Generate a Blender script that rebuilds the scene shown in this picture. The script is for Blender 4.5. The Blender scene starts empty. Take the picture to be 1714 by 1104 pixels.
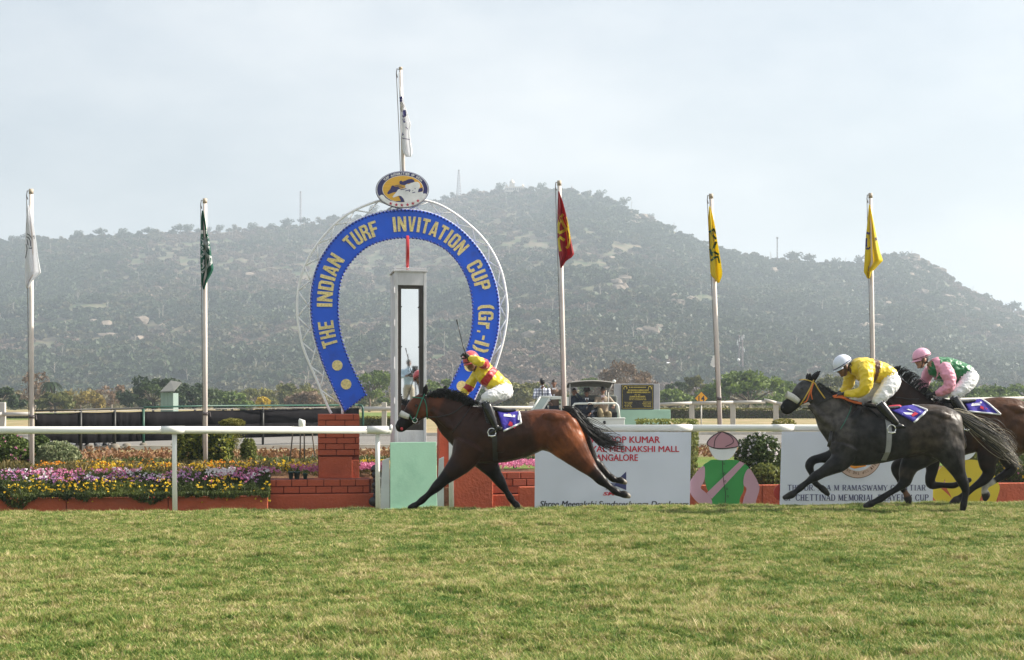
import bpy, bmesh, math, random
import numpy as np
from mathutils import Vector, Matrix, noise
from mathutils.kdtree import KDTree
from mathutils.bvhtree import BVHTree

random.seed(7)
RNG = np.random.default_rng(11)
R = math.radians
scene = bpy.context.scene
COL = scene.collection

# ------------------------------------------------------------------ camera
F, CX, HZ, EYE = 2400.0, 857.0, 672.0, 1.5      # focal length in photo pixels, image centre, horizon row, eye height
cam = bpy.data.cameras.new('camera')
cam.sensor_width = 36.0
cam.lens = 36.0 * F / 1714.0
cam.shift_y = (HZ - 552.0) / 1714.0
cam.clip_start = 0.1
cam.clip_end = 9000.0
camo = bpy.data.objects.new('camera', cam)
COL.objects.link(camo)
camo.location = (0, 0, EYE)
camo.rotation_euler = (R(90), 0, 0)
scene.camera = camo

# ------------------------------------------------------------------ sky, sun, exposure
SUN = Vector((0.80, 0.10, 0.58)).normalized()     # towards the sun: from the right, a touch behind the boards
world = bpy.data.worlds.new('World')
scene.world = world
world.use_nodes = True
wn, wl = world.node_tree.nodes, world.node_tree.links
wn.clear()
sky = wn.new('ShaderNodeTexSky')
sky.sky_type = 'NISHITA'
sky.sun_disc = False
sky.sun_elevation = math.asin(SUN.z)
sky.sun_rotation = math.atan2(SUN.x, SUN.y)
sky.air_density = 1.2
sky.dust_density = 5.0
sky.ozone_density = 1.5
tc = wn.new('ShaderNodeTexCoord')
mp = wn.new('ShaderNodeMapping')
mp.inputs['Scale'].default_value = (2.0, 2.0, 5.0)
nz = wn.new('ShaderNodeTexNoise')
nz.inputs['Scale'].default_value = 1.6
nz.inputs['Detail'].default_value = 7.0
nz.inputs['Roughness'].default_value = 0.55
cr = wn.new('ShaderNodeValToRGB')
cr.color_ramp.elements[0].position = 0.40
cr.color_ramp.elements[0].color = (0, 0, 0, 1)
cr.color_ramp.elements[1].position = 0.74
cr.color_ramp.elements[1].color = (0.6, 0.6, 0.6, 1)
mixc = wn.new('ShaderNodeMixRGB')
mixc.inputs[2].default_value = (8.2, 8.15, 8.05, 1)
veil = wn.new('ShaderNodeMixRGB')            # thin high milky haze over the whole sky
veil.inputs[0].default_value = 0.5
veil.inputs[2].default_value = (6.05, 6.52, 7.0, 1)
bg = wn.new('ShaderNodeBackground')
bg.inputs['Strength'].default_value = 0.067
wo = wn.new('ShaderNodeOutputWorld')
wl.new(tc.outputs['Generated'], mp.inputs['Vector'])
wl.new(mp.outputs['Vector'], nz.inputs['Vector'])
wl.new(nz.outputs['Fac'], cr.inputs['Fac'])
wl.new(sky.outputs['Color'], veil.inputs[1])
wl.new(cr.outputs['Color'], mixc.inputs[0])
wl.new(veil.outputs['Color'], mixc.inputs[1])
wl.new(mixc.outputs['Color'], bg.inputs['Color'])
wl.new(bg.outputs['Background'], wo.inputs['Surface'])

sl = bpy.data.lights.new('sun', 'SUN')
sl.energy = 5.0
sl.angle = R(0.6)
sl.color = (1.0, 0.93, 0.82)
so = bpy.data.objects.new('sun', sl)
COL.objects.link(so)
so.location = (60, 10, 60)
so.rotation_euler = SUN.to_track_quat('Z', 'Y').to_euler()

scene.view_settings.view_transform = 'Standard'
scene.view_settings.look = 'None'
scene.view_settings.exposure = 1.12
scene.view_settings.gamma = 1.0
scene.view_settings.use_curve_mapping = False
scene.cycles.volume_step_rate = 1.0
scene.cycles.volume_bounces = 0
scene.cycles.max_bounces = 6
scene.cycles.diffuse_bounces = 3
scene.cycles.glossy_bounces = 3

# ------------------------------------------------------------------ materials
MATS = {}
def mat(name, col, rough=0.6, var=0.12, scale=8.0, bump=0.0, bscale=60.0, metal=0.0, spec=0.5, dirt=None, dscale=2.0, damt=0.4,
        coat=0.0, sheen=0.0, stretch=None):
    if name in MATS: return MATS[name]
    m = bpy.data.materials.new(name); MATS[name] = m
    m.use_nodes = True
    n, l = m.node_tree.nodes, m.node_tree.links
    b = n['Principled BSDF']
    b.inputs['Roughness'].default_value = rough
    b.inputs['Metallic'].default_value = metal
    b.inputs['Specular IOR Level'].default_value = spec
    if coat: b.inputs['Coat Weight'].default_value = coat
    if sheen:
        b.inputs['Sheen Weight'].default_value = sheen
    t = n.new('ShaderNodeTexCoord')
    vec = t.outputs['Object']
    if stretch:
        mpn = n.new('ShaderNodeMapping'); mpn.inputs['Scale'].default_value = stretch
        l.new(vec, mpn.inputs['Vector']); vec = mpn.outputs['Vector']
    nt = n.new('ShaderNodeTexNoise')
    nt.inputs['Scale'].default_value = scale; nt.inputs['Detail'].default_value = 6
    l.new(vec, nt.inputs['Vector'])
    rp = n.new('ShaderNodeValToRGB')
    c = Vector(col)
    lo = c * (1 - var); hi = c * (1 + var)
    rp.color_ramp.elements[0].position = 0.3; rp.color_ramp.elements[0].color = (*lo, 1)
    rp.color_ramp.elements[1].position = 0.7; rp.color_ramp.elements[1].color = (*hi, 1)
    l.new(nt.outputs['Fac'], rp.inputs['Fac'])
    out = rp.outputs['Color']
    if dirt:
        n2 = n.new('ShaderNodeTexNoise'); n2.inputs['Scale'].default_value = dscale; n2.inputs['Detail'].default_value = 9
        n2.inputs['Roughness'].default_value = 0.65
        l.new(vec, n2.inputs['Vector'])
        r2 = n.new('ShaderNodeValToRGB')
        r2.color_ramp.elements[0].position = 0.52; r2.color_ramp.elements[0].color = (0, 0, 0, 1)
        r2.color_ramp.elements[1].position = 0.72; r2.color_ramp.elements[1].color = (damt, damt, damt, 1)
        l.new(n2.outputs['Fac'], r2.inputs['Fac'])
        mx = n.new('ShaderNodeMixRGB'); mx.inputs[2].default_value = (*dirt, 1)
        l.new(r2.outputs['Color'], mx.inputs[0]); l.new(out, mx.inputs[1]); out = mx.outputs['Color']
    l.new(out, b.inputs['Base Color'])
    if bump:
        n3 = n.new('ShaderNodeTexNoise'); n3.inputs['Scale'].default_value = bscale; n3.inputs['Detail'].default_value = 5
        l.new(vec, n3.inputs['Vector'])
        bp = n.new('ShaderNodeBump'); bp.inputs['Strength'].default_value = bump; bp.inputs['Distance'].default_value = 0.02
        l.new(n3.outputs['Fac'], bp.inputs['Height']); l.new(bp.outputs['Normal'], b.inputs['Normal'])
    return m

def leafmat(name, lo, hi, trans=0.35, rough=0.55, wscale=0.0, third=None):
    """foliage: colour per leaf (face attribute v), optionally varied by a world-space noise"""
    if name in MATS: return MATS[name]
    m = bpy.data.materials.new(name); MATS[name] = m
    m.use_nodes = True
    n, l = m.node_tree.nodes, m.node_tree.links
    b = n['Principled BSDF']; o = n['Material Output']
    b.inputs['Roughness'].default_value = rough
    b.inputs['Specular IOR Level'].default_value = 0.25
    a = n.new('ShaderNodeAttribute'); a.attribute_name = 'v'
    oi = n.new('ShaderNodeObjectInfo')
    ad = n.new('ShaderNodeMath'); ad.operation = 'MULTIPLY_ADD'
    l.new(a.outputs['Fac'], ad.inputs[0]); ad.inputs[1].default_value = 0.65
    m2 = n.new('ShaderNodeMath'); m2.operation = 'MULTIPLY'; l.new(oi.outputs['Random'], m2.inputs[0]); m2.inputs[1].default_value = 0.35
    l.new(m2.outputs[0], ad.inputs[2])
    fac = ad.outputs[0]
    if wscale:
        g = n.new('ShaderNodeNewGeometry')
        nt = n.new('ShaderNodeTexNoise'); nt.inputs['Scale'].default_value = wscale; nt.inputs['Detail'].default_value = 4
        l.new(g.outputs['Position'], nt.inputs['Vector'])
        s = n.new('ShaderNodeMath'); s.operation = 'MULTIPLY_ADD'; s.inputs[1].default_value = 2.2; s.inputs[2].default_value = -1.1
        l.new(nt.outputs['Fac'], s.inputs[0])
        s2 = n.new('ShaderNodeMath'); s2.operation = 'ADD'; s2.use_clamp = True
        l.new(s.outputs[0], s2.inputs[0]); l.new(fac, s2.inputs[1]); fac = s2.outputs[0]
    rp = n.new('ShaderNodeValToRGB')
    rp.color_ramp.elements[0].position = 0.1; rp.color_ramp.elements[0].color = (*lo, 1)
    rp.color_ramp.elements[1].position = 0.9; rp.color_ramp.elements[1].color = (*hi, 1)
    if third:
        e = rp.color_ramp.elements.new(0.45); e.color = (*third, 1)
    l.new(fac, rp.inputs['Fac'])
    l.new(rp.outputs['Color'], b.inputs['Base Color'])
    tr = n.new('ShaderNodeBsdfTranslucent'); l.new(rp.outputs['Color'], tr.inputs['Color'])
    ms = n.new('ShaderNodeMixShader'); ms.inputs[0].default_value = trans
    l.new(b.outputs[0], ms.inputs[1]); l.new(tr.outputs[0], ms.inputs[2]); l.new(ms.outputs[0], o.inputs['Surface'])
    return m

# ------------------------------------------------------------------ object helpers
def at(px, py, Y):
    """point at depth Y whose place in the photograph is (px, py)"""
    return Vector(((px - CX) / F * Y, Y, EYE - (py - HZ) / F * Y))

FS = 0.146                                    # slope of the rail line across the view
TH = math.atan(FS)
def fy(px, off=0.0):
    """depth of the rail line (plus off) along the view ray of column px"""
    return (22.1 + off) / (1 - FS * (px - CX) / F)
def fa(px, py, off=0.0): return at(px, py, fy(px, off))

def tag(o, label=None, cat=None, group=None, kind=None):
    if label: o['label'] = label
    if cat: o['category'] = cat
    if group: o['group'] = group
    if kind: o['kind'] = kind
    return o

def thing(name, label, cat, loc, group=None, rz=0.0):
    o = bpy.data.objects.new(name, None); COL.objects.link(o)
    o.location = loc; o.rotation_euler = (0, 0, rz); o.empty_display_size = 0.2
    return tag(o, label, cat, group)

def pm(o):
    return Matrix.LocRotScale(o.location, o.rotation_euler, o.scale)

def link(o, parent=None, local=False):
    COL.objects.link(o)
    if parent is not None:
        o.parent = parent
        if not local:
            m = pm(parent) if parent.type == 'EMPTY' else Matrix.Identity(4)
            o.matrix_parent_inverse = m.inverted()
    return o

def mesh_np(name, v, f, mats=None, midx=None, vattr=None, smooth=False):
    """mesh from arrays; f is (M,k) with k 3 or 4"""
    v = np.asarray(v, np.float32); f = np.asarray(f, np.int32)
    me = bpy.data.meshes.new(name)
    me.vertices.add(len(v)); me.vertices.foreach_set('co', v.ravel())
    k = f.shape[1]
    me.loops.add(f.size); me.loops.foreach_set('vertex_index', f.ravel())
    me.polygons.add(len(f))
    me.polygons.foreach_set('loop_start', np.arange(0, f.size, k, dtype=np.int32))
    me.polygons.foreach_set('loop_total', np.full(len(f), k, np.int32))
    if midx is not None: me.polygons.foreach_set('material_index', np.asarray(midx, np.int32))
    me.polygons.foreach_set('use_smooth', np.full(len(f), smooth))
    for m in (mats or []): me.materials.append(m)
    if vattr is not None:
        a = me.attributes.new('v', 'FLOAT', 'FACE'); a.data.foreach_set('value', np.asarray(vattr, np.float32))
    me.update(calc_edges=True)
    return me

class MB:
    """collects shapes, links them as one mesh object"""
    def __init__(s): s.v = []; s.f = []; s.m = []; s.mi = 0
    def add(s, vs, fs):
        b = len(s.v); s.v += [tuple(p) for p in vs]; s.f += [tuple(b + i for i in q) for q in fs]; s.m += [s.mi] * len(fs); return s
    def box(s, c, d, rz=0.0, rx=0.0, ry=0.0, taper=1.0):
        x, y, z = d[0] / 2, d[1] / 2, d[2] / 2
        M = Matrix.Translation(Vector(c)) @ Matrix.Rotation(rz, 4, 'Z') @ Matrix.Rotation(ry, 4, 'Y') @ Matrix.Rotation(rx, 4, 'X')
        vs = []
        for sz in (-1, 1):
            t = taper if sz > 0 else 1
            for sx, sy in ((-1, -1), (1, -1), (1, 1), (-1, 1)): vs.append(M @ Vector((sx * x * t, sy * y * t, sz * z)))
        return s.add(vs, [(3, 2, 1, 0), (4, 5, 6, 7), (0, 1, 5, 4), (1, 2, 6, 5), (2, 3, 7, 6), (3, 0, 4, 7)])
    def tube(s, pts, r, seg=8, cap=True):
        pts = [Vector(p) for p in pts]; n = len(pts)
        rr = r if isinstance(r, (list, tuple)) else [r] * n
        vs = []; prev = None
        for i, p in enumerate(pts):
            t = (pts[min(i + 1, n - 1)] - pts[max(i - 1, 0)])
            if t.length < 1e-9: t = Vector((0, 0, 1))
            t.normalize()
            if prev is None:
                a = Vector((0, 0, 1)) if abs(t.z) < 0.9 else Vector((1, 0, 0))
                u = t.cross(a).normalized()
            else:
                u = (prev - t * prev.dot(t))
                u = u.normalized() if u.length > 1e-6 else t.orthogonal().normalized()
            prev = u; w = t.cross(u)
            for k in range(seg):
                an = 2 * math.pi * k / seg
                vs.append(p + (u * math.cos(an) + w * math.sin(an)) * rr[i])
        fs = []
        for i in range(n - 1):
            for k in range(seg):
                k2 = (k + 1) % seg
                fs.append((i * seg + k, i * seg + k2, (i + 1) * seg + k2, (i + 1) * seg + k))
        if cap: fs += [tuple(range(seg - 1, -1, -1)), tuple((n - 1) * seg + k for k in range(seg))]
        return s.add(vs, fs)
    def ball(s, c, r, seg=10, rings=6):
        c = Vector(c); r = Vector(r) if not isinstance(r, (int, float)) else Vector((r, r, r))
        vs = [c + Vector((0, 0, r.z))]
        for i in range(1, rings):
            a = math.pi * i / rings
            for k in range(seg):
                b = 2 * math.pi * k / seg
                vs.append(c + Vector((r.x * math.sin(a) * math.cos(b), r.y * math.sin(a) * math.sin(b), r.z * math.cos(a))))
        vs.append(c - Vector((0, 0, r.z)))
        fs = [(0, 1 + k, 1 + (k + 1) % seg) for k in range(seg)]
        for i in range(rings - 2):
            for k in range(seg):
                a = 1 + i * seg + k; b = 1 + i * seg + (k + 1) % seg
                fs.append((a, a + seg, b + seg, b))
        e = len(vs) - 1; o = 1 + (rings - 2) * seg
        fs += [(e, o + (k + 1) % seg, o + k) for k in range(seg)]
        return s.add(vs, fs)
    def prism(s, pts, d):
        """polygon pts (in order) extruded by vector d"""
        n = len(pts); d = Vector(d); pts = [Vector(p) for p in pts]
        vs = pts + [p + d for p in pts]
        fs = [tuple(range(n)), tuple(range(2 * n - 1, n - 1, -1))]
        fs += [(i, i + n, (i + 1) % n + n, (i + 1) % n) for i in range(n)]
        return s.add(vs, fs)
    def strip(s, a, b):
        """quad strip between two point lists"""
        n = len(a)
        return s.add(list(a) + list(b), [(i, i + 1, n + i + 1, n + i) for i in range(n - 1)])
    def mesh(s, name, mats, smooth=False):
        me = bpy.data.meshes.new(name)
        me.from_pydata(s.v, [], s.f)
        for m in (mats if isinstance(mats, (list, tuple)) else [mats]): me.materials.append(m)
        if any(s.m): me.polygons.foreach_set('material_index', s.m)
        if smooth: me.polygons.foreach_set('use_smooth', [True] * len(me.polygons))
        bm = bmesh.new(); bm.from_mesh(me); bmesh.ops.recalc_face_normals(bm, faces=bm.faces); bm.to_mesh(me); bm.free()
        return me
    def build(s, name, mats, parent=None, smooth=False, local=False, bevel=0.0):
        o = bpy.data.objects.new(name, s.mesh(name, mats, smooth))
        link(o, parent, local)
        if bevel:
            b = o.modifiers.new('bevel', 'BEVEL'); b.width = bevel; b.segments = 2; b.limit_method = 'ANGLE'
        return o

def catmull(P, sub=6, closed=False):
    P = [np.array(p, float) for p in P]; n = len(P); out = []
    rng = range(n if closed else n - 1)
    for i in rng:
        if closed: p0, p1, p2, p3 = P[(i - 1) % n], P[i], P[(i + 1) % n], P[(i + 2) % n]
        else: p0, p1, p2, p3 = P[max(i - 1, 0)], P[i], P[i + 1], P[min(i + 2, n - 1)]
        for k in range(sub):
            t = k / sub
            out.append(0.5 * ((2 * p1) + (-p0 + p2) * t + (2 * p0 - 5 * p1 + 4 * p2 - p3) * t * t + (-p0 + 3 * p1 - 3 * p2 + p3) * t ** 3))
    if not closed: out.append(P[-1])
    return out

class Plane:
    """upright plane through the ground point of column px at rail offset off, turned by th"""
    def __init__(s, px, Y, th=TH):
        s.p = at(px, HZ, Y); s.n = Vector((math.sin(th), -math.cos(th), 0)); s.u = Vector((math.cos(th), math.sin(th), 0)); s.w = Vector((0, 0, 1))
        s.o = Vector((0, 0, EYE)); s.th = th
    def at(s, px, py, off=0.0):
        d = Vector(((px - CX) / F, 1, -(py - HZ) / F))
        t = (s.p - s.o).dot(s.n) / d.dot(s.n)
        return s.o + d * t + s.n * off

# text as flat meshes -------------------------------------------------
def glyph(txt, bold=0.0, shear=0.0, extrude=0.0):
    cu = bpy.data.curves.new('t', 'FONT'); cu.body = txt; cu.offset = bold; cu.shear = shear; cu.extrude = extrude
    cu.resolution_u = 3
    o = bpy.data.objects.new('t', cu); COL.objects.link(o)
    dg = bpy.context.evaluated_depsgraph_get()
    me = bpy.data.meshes.new_from_object(o.evaluated_get(dg))
    bpy.data.objects.remove(o); bpy.data.curves.remove(cu)
    v = np.zeros(len(me.vertices) * 3, np.float32); me.vertices.foreach_get('co', v); v = v.reshape(-1, 3)
    f = [tuple(p.vertices) for p in me.polygons]
    bpy.data.meshes.remove(me)
    return v, f

def text_on(mb, txt, o, ux, uy, w, h, n, off, bold=0.02, shear=0.0, thick=0.0):
    """put txt in the box from o, w along ux, h along uy"""
    v, f = glyph(txt, bold, shear, 0.5 if thick else 0.0)
    lo, hi = v.min(0), v.max(0)
    x = (v[:, 0] - lo[0]) / max(hi[0] - lo[0], 1e-6) * w
    y = (v[:, 1] - lo[1]) / max(hi[1] - lo[1], 1e-6) * h
    z = off + (v[:, 2] + 0.5) * thick if thick else np.full(len(v), off)
    o = Vector(o)
    vs = [o + ux * float(a) + uy * float(b) + n * float(c) for a, b, c in zip(x, y, z)]
    mb.add(vs, f)

def text_px(mb, pl, txt, x0, y0, x1, y1, off=0.006, **k):
    """txt fitted to the photo box (x0,y0 top) - (x1,y1 bottom) on plane pl"""
    a = pl.at(x0, y1); b = pl.at(x1, y1); c = pl.at(x0, y0)
    text_on(mb, txt, a, (b - a).normalized(), Vector((0, 0, 1)), (b - a).length, (c - a).length, pl.n, off, **k)

def leaves_np(P, size, up=0.3, jitter=0.5, aspect=0.5):
    """diamond leaves at points P (N,3): returns verts, quads, per-leaf random"""
    N = len(P)
    d = RNG.normal(size=(N, 3)); d[:, 2] += up; d /= np.linalg.norm(d, axis=1)[:, None]
    e = np.cross(d, RNG.normal(size=(N, 3))); e /= np.linalg.norm(e, axis=1)[:, None]
    s = size * (1 - jitter / 2 + jitter * RNG.random(N))[:, None]
    a = P - d * s * 0.5; b = P + e * s * 0.5 * aspect; c = P + d * s * 0.5; g = P - e * s * 0.5 * aspect
    v = np.stack([a, b, c, g], 1).reshape(-1, 3)
    f = np.arange(4 * N).reshape(-1, 4)
    return v, f, RNG.random(N)

def copy_thing(o, parent=None):
    c = o.copy(); COL.objects.link(c); c.parent = parent
    for ch in list(o.children): copy_thing(ch, c)
    return c

def points_object(name, P, protos, rot, scl, idx, label, cat, kind='stuff', mats=None):
    """one scatter object: point mesh + geometry nodes placing prototype objects"""
    me = bpy.data.meshes.new(name); me.vertices.add(len(P)); me.vertices.foreach_set('co', np.asarray(P, np.float32).ravel())
    a = me.attributes.new('rot', 'FLOAT_VECTOR', 'POINT'); a.data.foreach_set('vector', np.asarray(rot, np.float32).ravel())
    a = me.attributes.new('scl', 'FLOAT_VECTOR', 'POINT'); a.data.foreach_set('vector', np.asarray(scl, np.float32).ravel())
    a = me.attributes.new('idx', 'INT', 'POINT'); a.data.foreach_set('value', np.asarray(idx, np.int32))
    o = bpy.data.objects.new(name, me); COL.objects.link(o)
    pc = bpy.data.collections.new(name + '_kinds')
    for p in protos: pc.objects.link(p)
    ng = bpy.data.node_groups.new(name, 'GeometryNodeTree')
    ng.interface.new_socket('Geometry', in_out='INPUT', socket_type='NodeSocketGeometry')
    ng.interface.new_socket('Geometry', in_out='OUTPUT', socket_type='NodeSocketGeometry')
    n, l = ng.nodes, ng.links
    gi = n.new('NodeGroupInput'); go = n.new('NodeGroupOutput')
    ci = n.new('GeometryNodeCollectionInfo'); ci.inputs['Collection'].default_value = pc
    ci.inputs['Separate Children'].default_value = True; ci.inputs['Reset Children'].default_value = True
    ip = n.new('GeometryNodeInstanceOnPoints'); ip.inputs['Pick Instance'].default_value = True
    def na(nm, ty):
        x = n.new('GeometryNodeInputNamedAttribute'); x.data_type = ty; x.inputs['Name'].default_value = nm; return x.outputs['Attribute']
    l.new(gi.outputs[0], ip.inputs['Points']); l.new(ci.outputs[0], ip.inputs['Instance'])
    l.new(na('idx', 'INT'), ip.inputs['Instance Index'])
    l.new(na('rot', 'FLOAT_VECTOR'), ip.inputs['Rotation']); l.new(na('scl', 'FLOAT_VECTOR'), ip.inputs['Scale'])
    l.new(ip.outputs[0], go.inputs[0])
    md = o.modifiers.new('scatter', 'NODES'); md.node_group = ng
    return tag(o, label, cat, kind=kind)
# ================================================================== SETTING
def fbm(x, y, s, oct=4):
    return noise.fractal((x * s, y * s, 3.7), 1.0, 2.1, oct)

CT = math.cos(TH)
def dist_rail(X, Y): return (Y - 22.1 - FS * X) * CT
def lerp_tab(t, tab):
    if t <= tab[0][0]: return tab[0][1]
    for (a, b), (c, d) in zip(tab, tab[1:]):
        if t <= c: return b + (d - b) * (t - a) / (c - a)
    return tab[-1][1]
GTAB = [(-2.8, 0.0), (-1.8, -0.03), (-1.2, -0.08), (-0.3, -0.19), (0.6, -0.27), (30, -0.27)]
def turf_z(X, Y):
    return lerp_tab(dist_rail(X, Y), GTAB) + 0.03 * fbm(X, Y, 0.9) + 0.018 * fbm(X, Y, 2.6)
STAB = [(0.9, -0.12), (1.3, 0.02), (2.0, 0.14), (3.0, 0.24), (4.5, 0.28), (400, 0.28)]
STAB2 = [(0.9, -0.28), (1.5, -0.28), (2.0, 0.06), (3.0, 0.24), (4.5, 0.28), (400, 0.28)]
def soil_z(X, Y): return lerp_tab(dist_rail(X, Y), STAB if X < -4.05 else STAB2)
GZ = 0.28

def grid(name, us, ds, zf, material, kind='structure', dz=0.0):
    """sheet in rail coordinates: u along the rail, d away from it"""
    v = []; f = []
    nu = len(us)
    for d in ds:
        for u in us:
            X = u * CT - d * math.sin(TH); Y = 22.1 + u * math.sin(TH) + d * CT
            v.append((X, Y, zf(X, Y) + dz))
    for j in range(len(ds) - 1):
        for i in range(nu - 1):
            f.append((j * nu + i, j * nu + i + 1, (j + 1) * nu + i + 1, (j + 1) * nu + i))
    o = bpy.data.objects.new(name, mesh_np(name, v, f, [material], smooth=True)); COL.objects.link(o)
    o['kind'] = kind
    return o

def groundmat(name, cols, scales, bump=0.3, bs=30):
    m = bpy.data.materials.new(name); m.use_nodes = True
    n, l = m.node_tree.nodes, m.node_tree.links
    b = n['Principled BSDF']; b.inputs['Roughness'].default_value = 0.9; b.inputs['Specular IOR Level'].default_value = 0.15
    g = n.new('ShaderNodeNewGeometry')
    out = None
    for i, (c, s) in enumerate(zip(cols, scales)):
        if i == 0:
            x = n.new('ShaderNodeRGB'); x.outputs[0].default_value = (*c, 1); out = x.outputs[0]; continue
        t = n.new('ShaderNodeTexNoise'); t.inputs['Scale'].default_value = s; t.inputs['Detail'].default_value = 8; t.inputs['Roughness'].default_value = 0.6
        l.new(g.outputs['Position'], t.inputs['Vector'])
        r = n.new('ShaderNodeValToRGB'); r.color_ramp.elements[0].position = 0.42; r.color_ramp.elements[1].position = 0.62
        l.new(t.outputs['Fac'], r.inputs['Fac'])
        mx = n.new('ShaderNodeMixRGB'); mx.inputs[2].default_value = (*c, 1)
        l.new(r.outputs['Color'], mx.inputs[0]); l.new(out, mx.inputs[1]); out = mx.outputs[0]
    l.new(out, b.inputs['Base Color'])
    t = n.new('ShaderNodeTexNoise'); t.inputs['Scale'].default_value = bs; t.inputs['Detail'].default_value = 6
    l.new(g.outputs['Position'], t.inputs['Vector'])
    bp = n.new('ShaderNodeBump'); bp.inputs['Strength'].default_value = bump; bp.inputs['Distance'].default_value = 0.05
    l.new(t.outputs['Fac'], bp.inputs['Height']); l.new(bp.outputs['Normal'], b.inputs['Normal'])
    return m

m_turf = groundmat('turf_ground', [(0.10, 0.125, 0.03), (0.22, 0.18, 0.07), (0.08, 0.11, 0.03)], [0, 1.1, 5], 0.6, 60)
m_soil = groundmat('garden_soil', [(0.16, 0.085, 0.045), (0.09, 0.055, 0.03), (0.2, 0.11, 0.06)], [0, 3, 12], 0.8, 40)
m_lawn = groundmat('garden_lawn', [(0.12, 0.19, 0.035), (0.2, 0.2, 0.06), (0.1, 0.15, 0.03)], [0, 1.5, 7], 0.6, 60)
m_far = groundmat('dry_field', [(0.30, 0.22, 0.11), (0.16, 0.18, 0.06), (0.34, 0.27, 0.15)], [0, 0.03, 0.6], 0.3, 5)
m_road = groundmat('old_asphalt', [(0.19, 0.18, 0.165), (0.23, 0.22, 0.2), (0.16, 0.15, 0.14)], [0, 0.8, 14], 0.15, 90)
m_sand = groundmat('sand_verge', [(0.36, 0.28, 0.17), (0.28, 0.2, 0.11), (0.2, 0.19, 0.08)], [0, 1.2, 0.5], 0.4, 30)

def span(a, b, n): return list(np.linspace(a, b, n))
far_us = [-3500, -1500, -600, -200, -80, -40, -20, 0, 20, 40, 80, 200, 600, 1500, 3500]
turf = grid('racetrack_turf', [-60, -35] + span(-22, 24, 150) + [40, 60], [-60, -40, -25] + span(-16, 0.95, 110), turf_z, m_turf)
grid('garden_soil', span(-60, 60, 400), [0.9, 1.1, 1.3, 1.5, 1.7, 2.0, 2.5, 3.0, 3.8, 4.5, 6], soil_z, m_soil, dz=0.0)
grid('garden_lawn', span(-60, 60, 60), [4.0, 5, 8.5], soil_z, m_lawn, dz=0.012)
grid('ground', far_us, [5.5, 12, 30, 60, 120, 300, 800, 1600, 2500], lambda x, y: GZ, m_far, dz=-0.004)
grid('stand_apron', far_us, [-620, -300, -120, -59.5], lambda x, y: -0.01, m_far)
grid('service_road', span(-150, 150, 20), [15.5, 22, 29], lambda x, y: GZ, m_road, dz=0.004)
grid('sandy_verge', span(-150, 150, 20), [8.2, 11, 15.6], lambda x, y: GZ, m_sand, dz=0.002)
grid('sand_track', span(-300, 300, 20), [30, 45, 78], lambda x, y: GZ, m_sand, dz=0.003)
grid('infield_grass', span(-400, 400, 20), [79, 100, 140], lambda x, y: GZ, m_lawn, dz=0.004)
# kerb of the service road
mb = MB()
for dd in (15.4, 29.1):
    c = Vector((-dd * math.sin(TH), 22.1 + dd * CT, GZ + 0.05)); mb.box(c, (300, 0.14, 0.12), rz=TH)
tag(mb.build('road_kerb', mat('kerb_concrete', (0.42, 0.4, 0.36), 0.85, 0.2, 3, 0.3, 40)), kind='structure')

# ------------------------------------------------------------------ hill
RID = [(-2600, 470), (-1600, 440), (-800, 415), (-300, 408), (0, 404), (100, 402), (160, 397), (300, 391), (420, 386), (520, 376), (600, 362), (660, 350),
       (720, 339), (760, 330), (800, 323), (850, 318), (930, 317), (980, 323), (1010, 332), (1045, 345), (1080, 362), (1130, 386),
       (1180, 408), (1240, 426), (1300, 436), (1380, 442), (1440, 442), (1470, 433), (1500, 430), (1530, 434), (1560, 448), (1580, 462),
       (1610, 482), (1650, 503), (1690, 520), (1720, 530), (1800, 552), (1950, 585), (2200, 620), (2800, 655), (4200, 668)]
rx = np.array([p[0] for p in RID], float); ry = np.array([p[1] for p in RID], float)
def ridge_y(px): return float(np.interp(px, rx, ry))
def hill_R(px): return 1120 + 130 * math.sin(px * 0.0021 + 0.6) - 60 * math.sin(px * 0.0063)
def hill_pt(px, t):
    """t 0 foot .. 1 ridge .. beyond: back slope"""
    a = (px - CX) / F
    Rr = hill_R(px); D0 = 430 + 50 * math.sin(px * 0.004 + 1)
    zr = EYE + (HZ - ridge_y(px)) / F * Rr
    D = D0 + (Rr - D0) * t
    if t <= 1: f = 0.30 * t + 0.70 * t ** 1.55
    else: f = 1 - 1.1 * (t - 1) ** 1.3
    X, Y = a * D, D
    amp = (1 - abs(2 * min(t, 1) - 1)) * min(1.0, zr / 60)
    z = GZ - 0.6 + (zr - GZ) * f + amp * (9 * fbm(X, Y, 0.006) + 4.5 * fbm(X, Y, 0.02, 3)) + 0.8 * fbm(X, Y, 0.09, 2) * min(1, t * 3)
    return Vector((X, Y, z))
pxs = list(range(-2600, -300, 60)) + list(range(-300, 2050, 9)) + list(range(2050, 4260, 60))
ts = list(np.linspace(0, 1, 70)) + [1.05, 1.12, 1.25, 1.5, 1.9]
v = []; f = []
for t in ts:
    for p in pxs: v.append(hill_pt(p, t))
nu = len(pxs)
for j in range(len(ts) - 1):
    for i in range(nu - 1): f.append((j * nu + i, j * nu + i + 1, (j + 1) * nu + i + 1, (j + 1) * nu + i))
m_hill = groundmat('hill_scrub', [(0.16, 0.135, 0.09), (0.07, 0.095, 0.045), (0.18, 0.138, 0.098), (0.06, 0.085, 0.04)], [0, 0.012, 0.03, 0.11], 1.0, 0.5)
hill = bpy.data.objects.new('hill', mesh_np('hill', v, f, [m_hill], smooth=True)); COL.objects.link(hill); hill['kind'] = 'structure'

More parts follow.
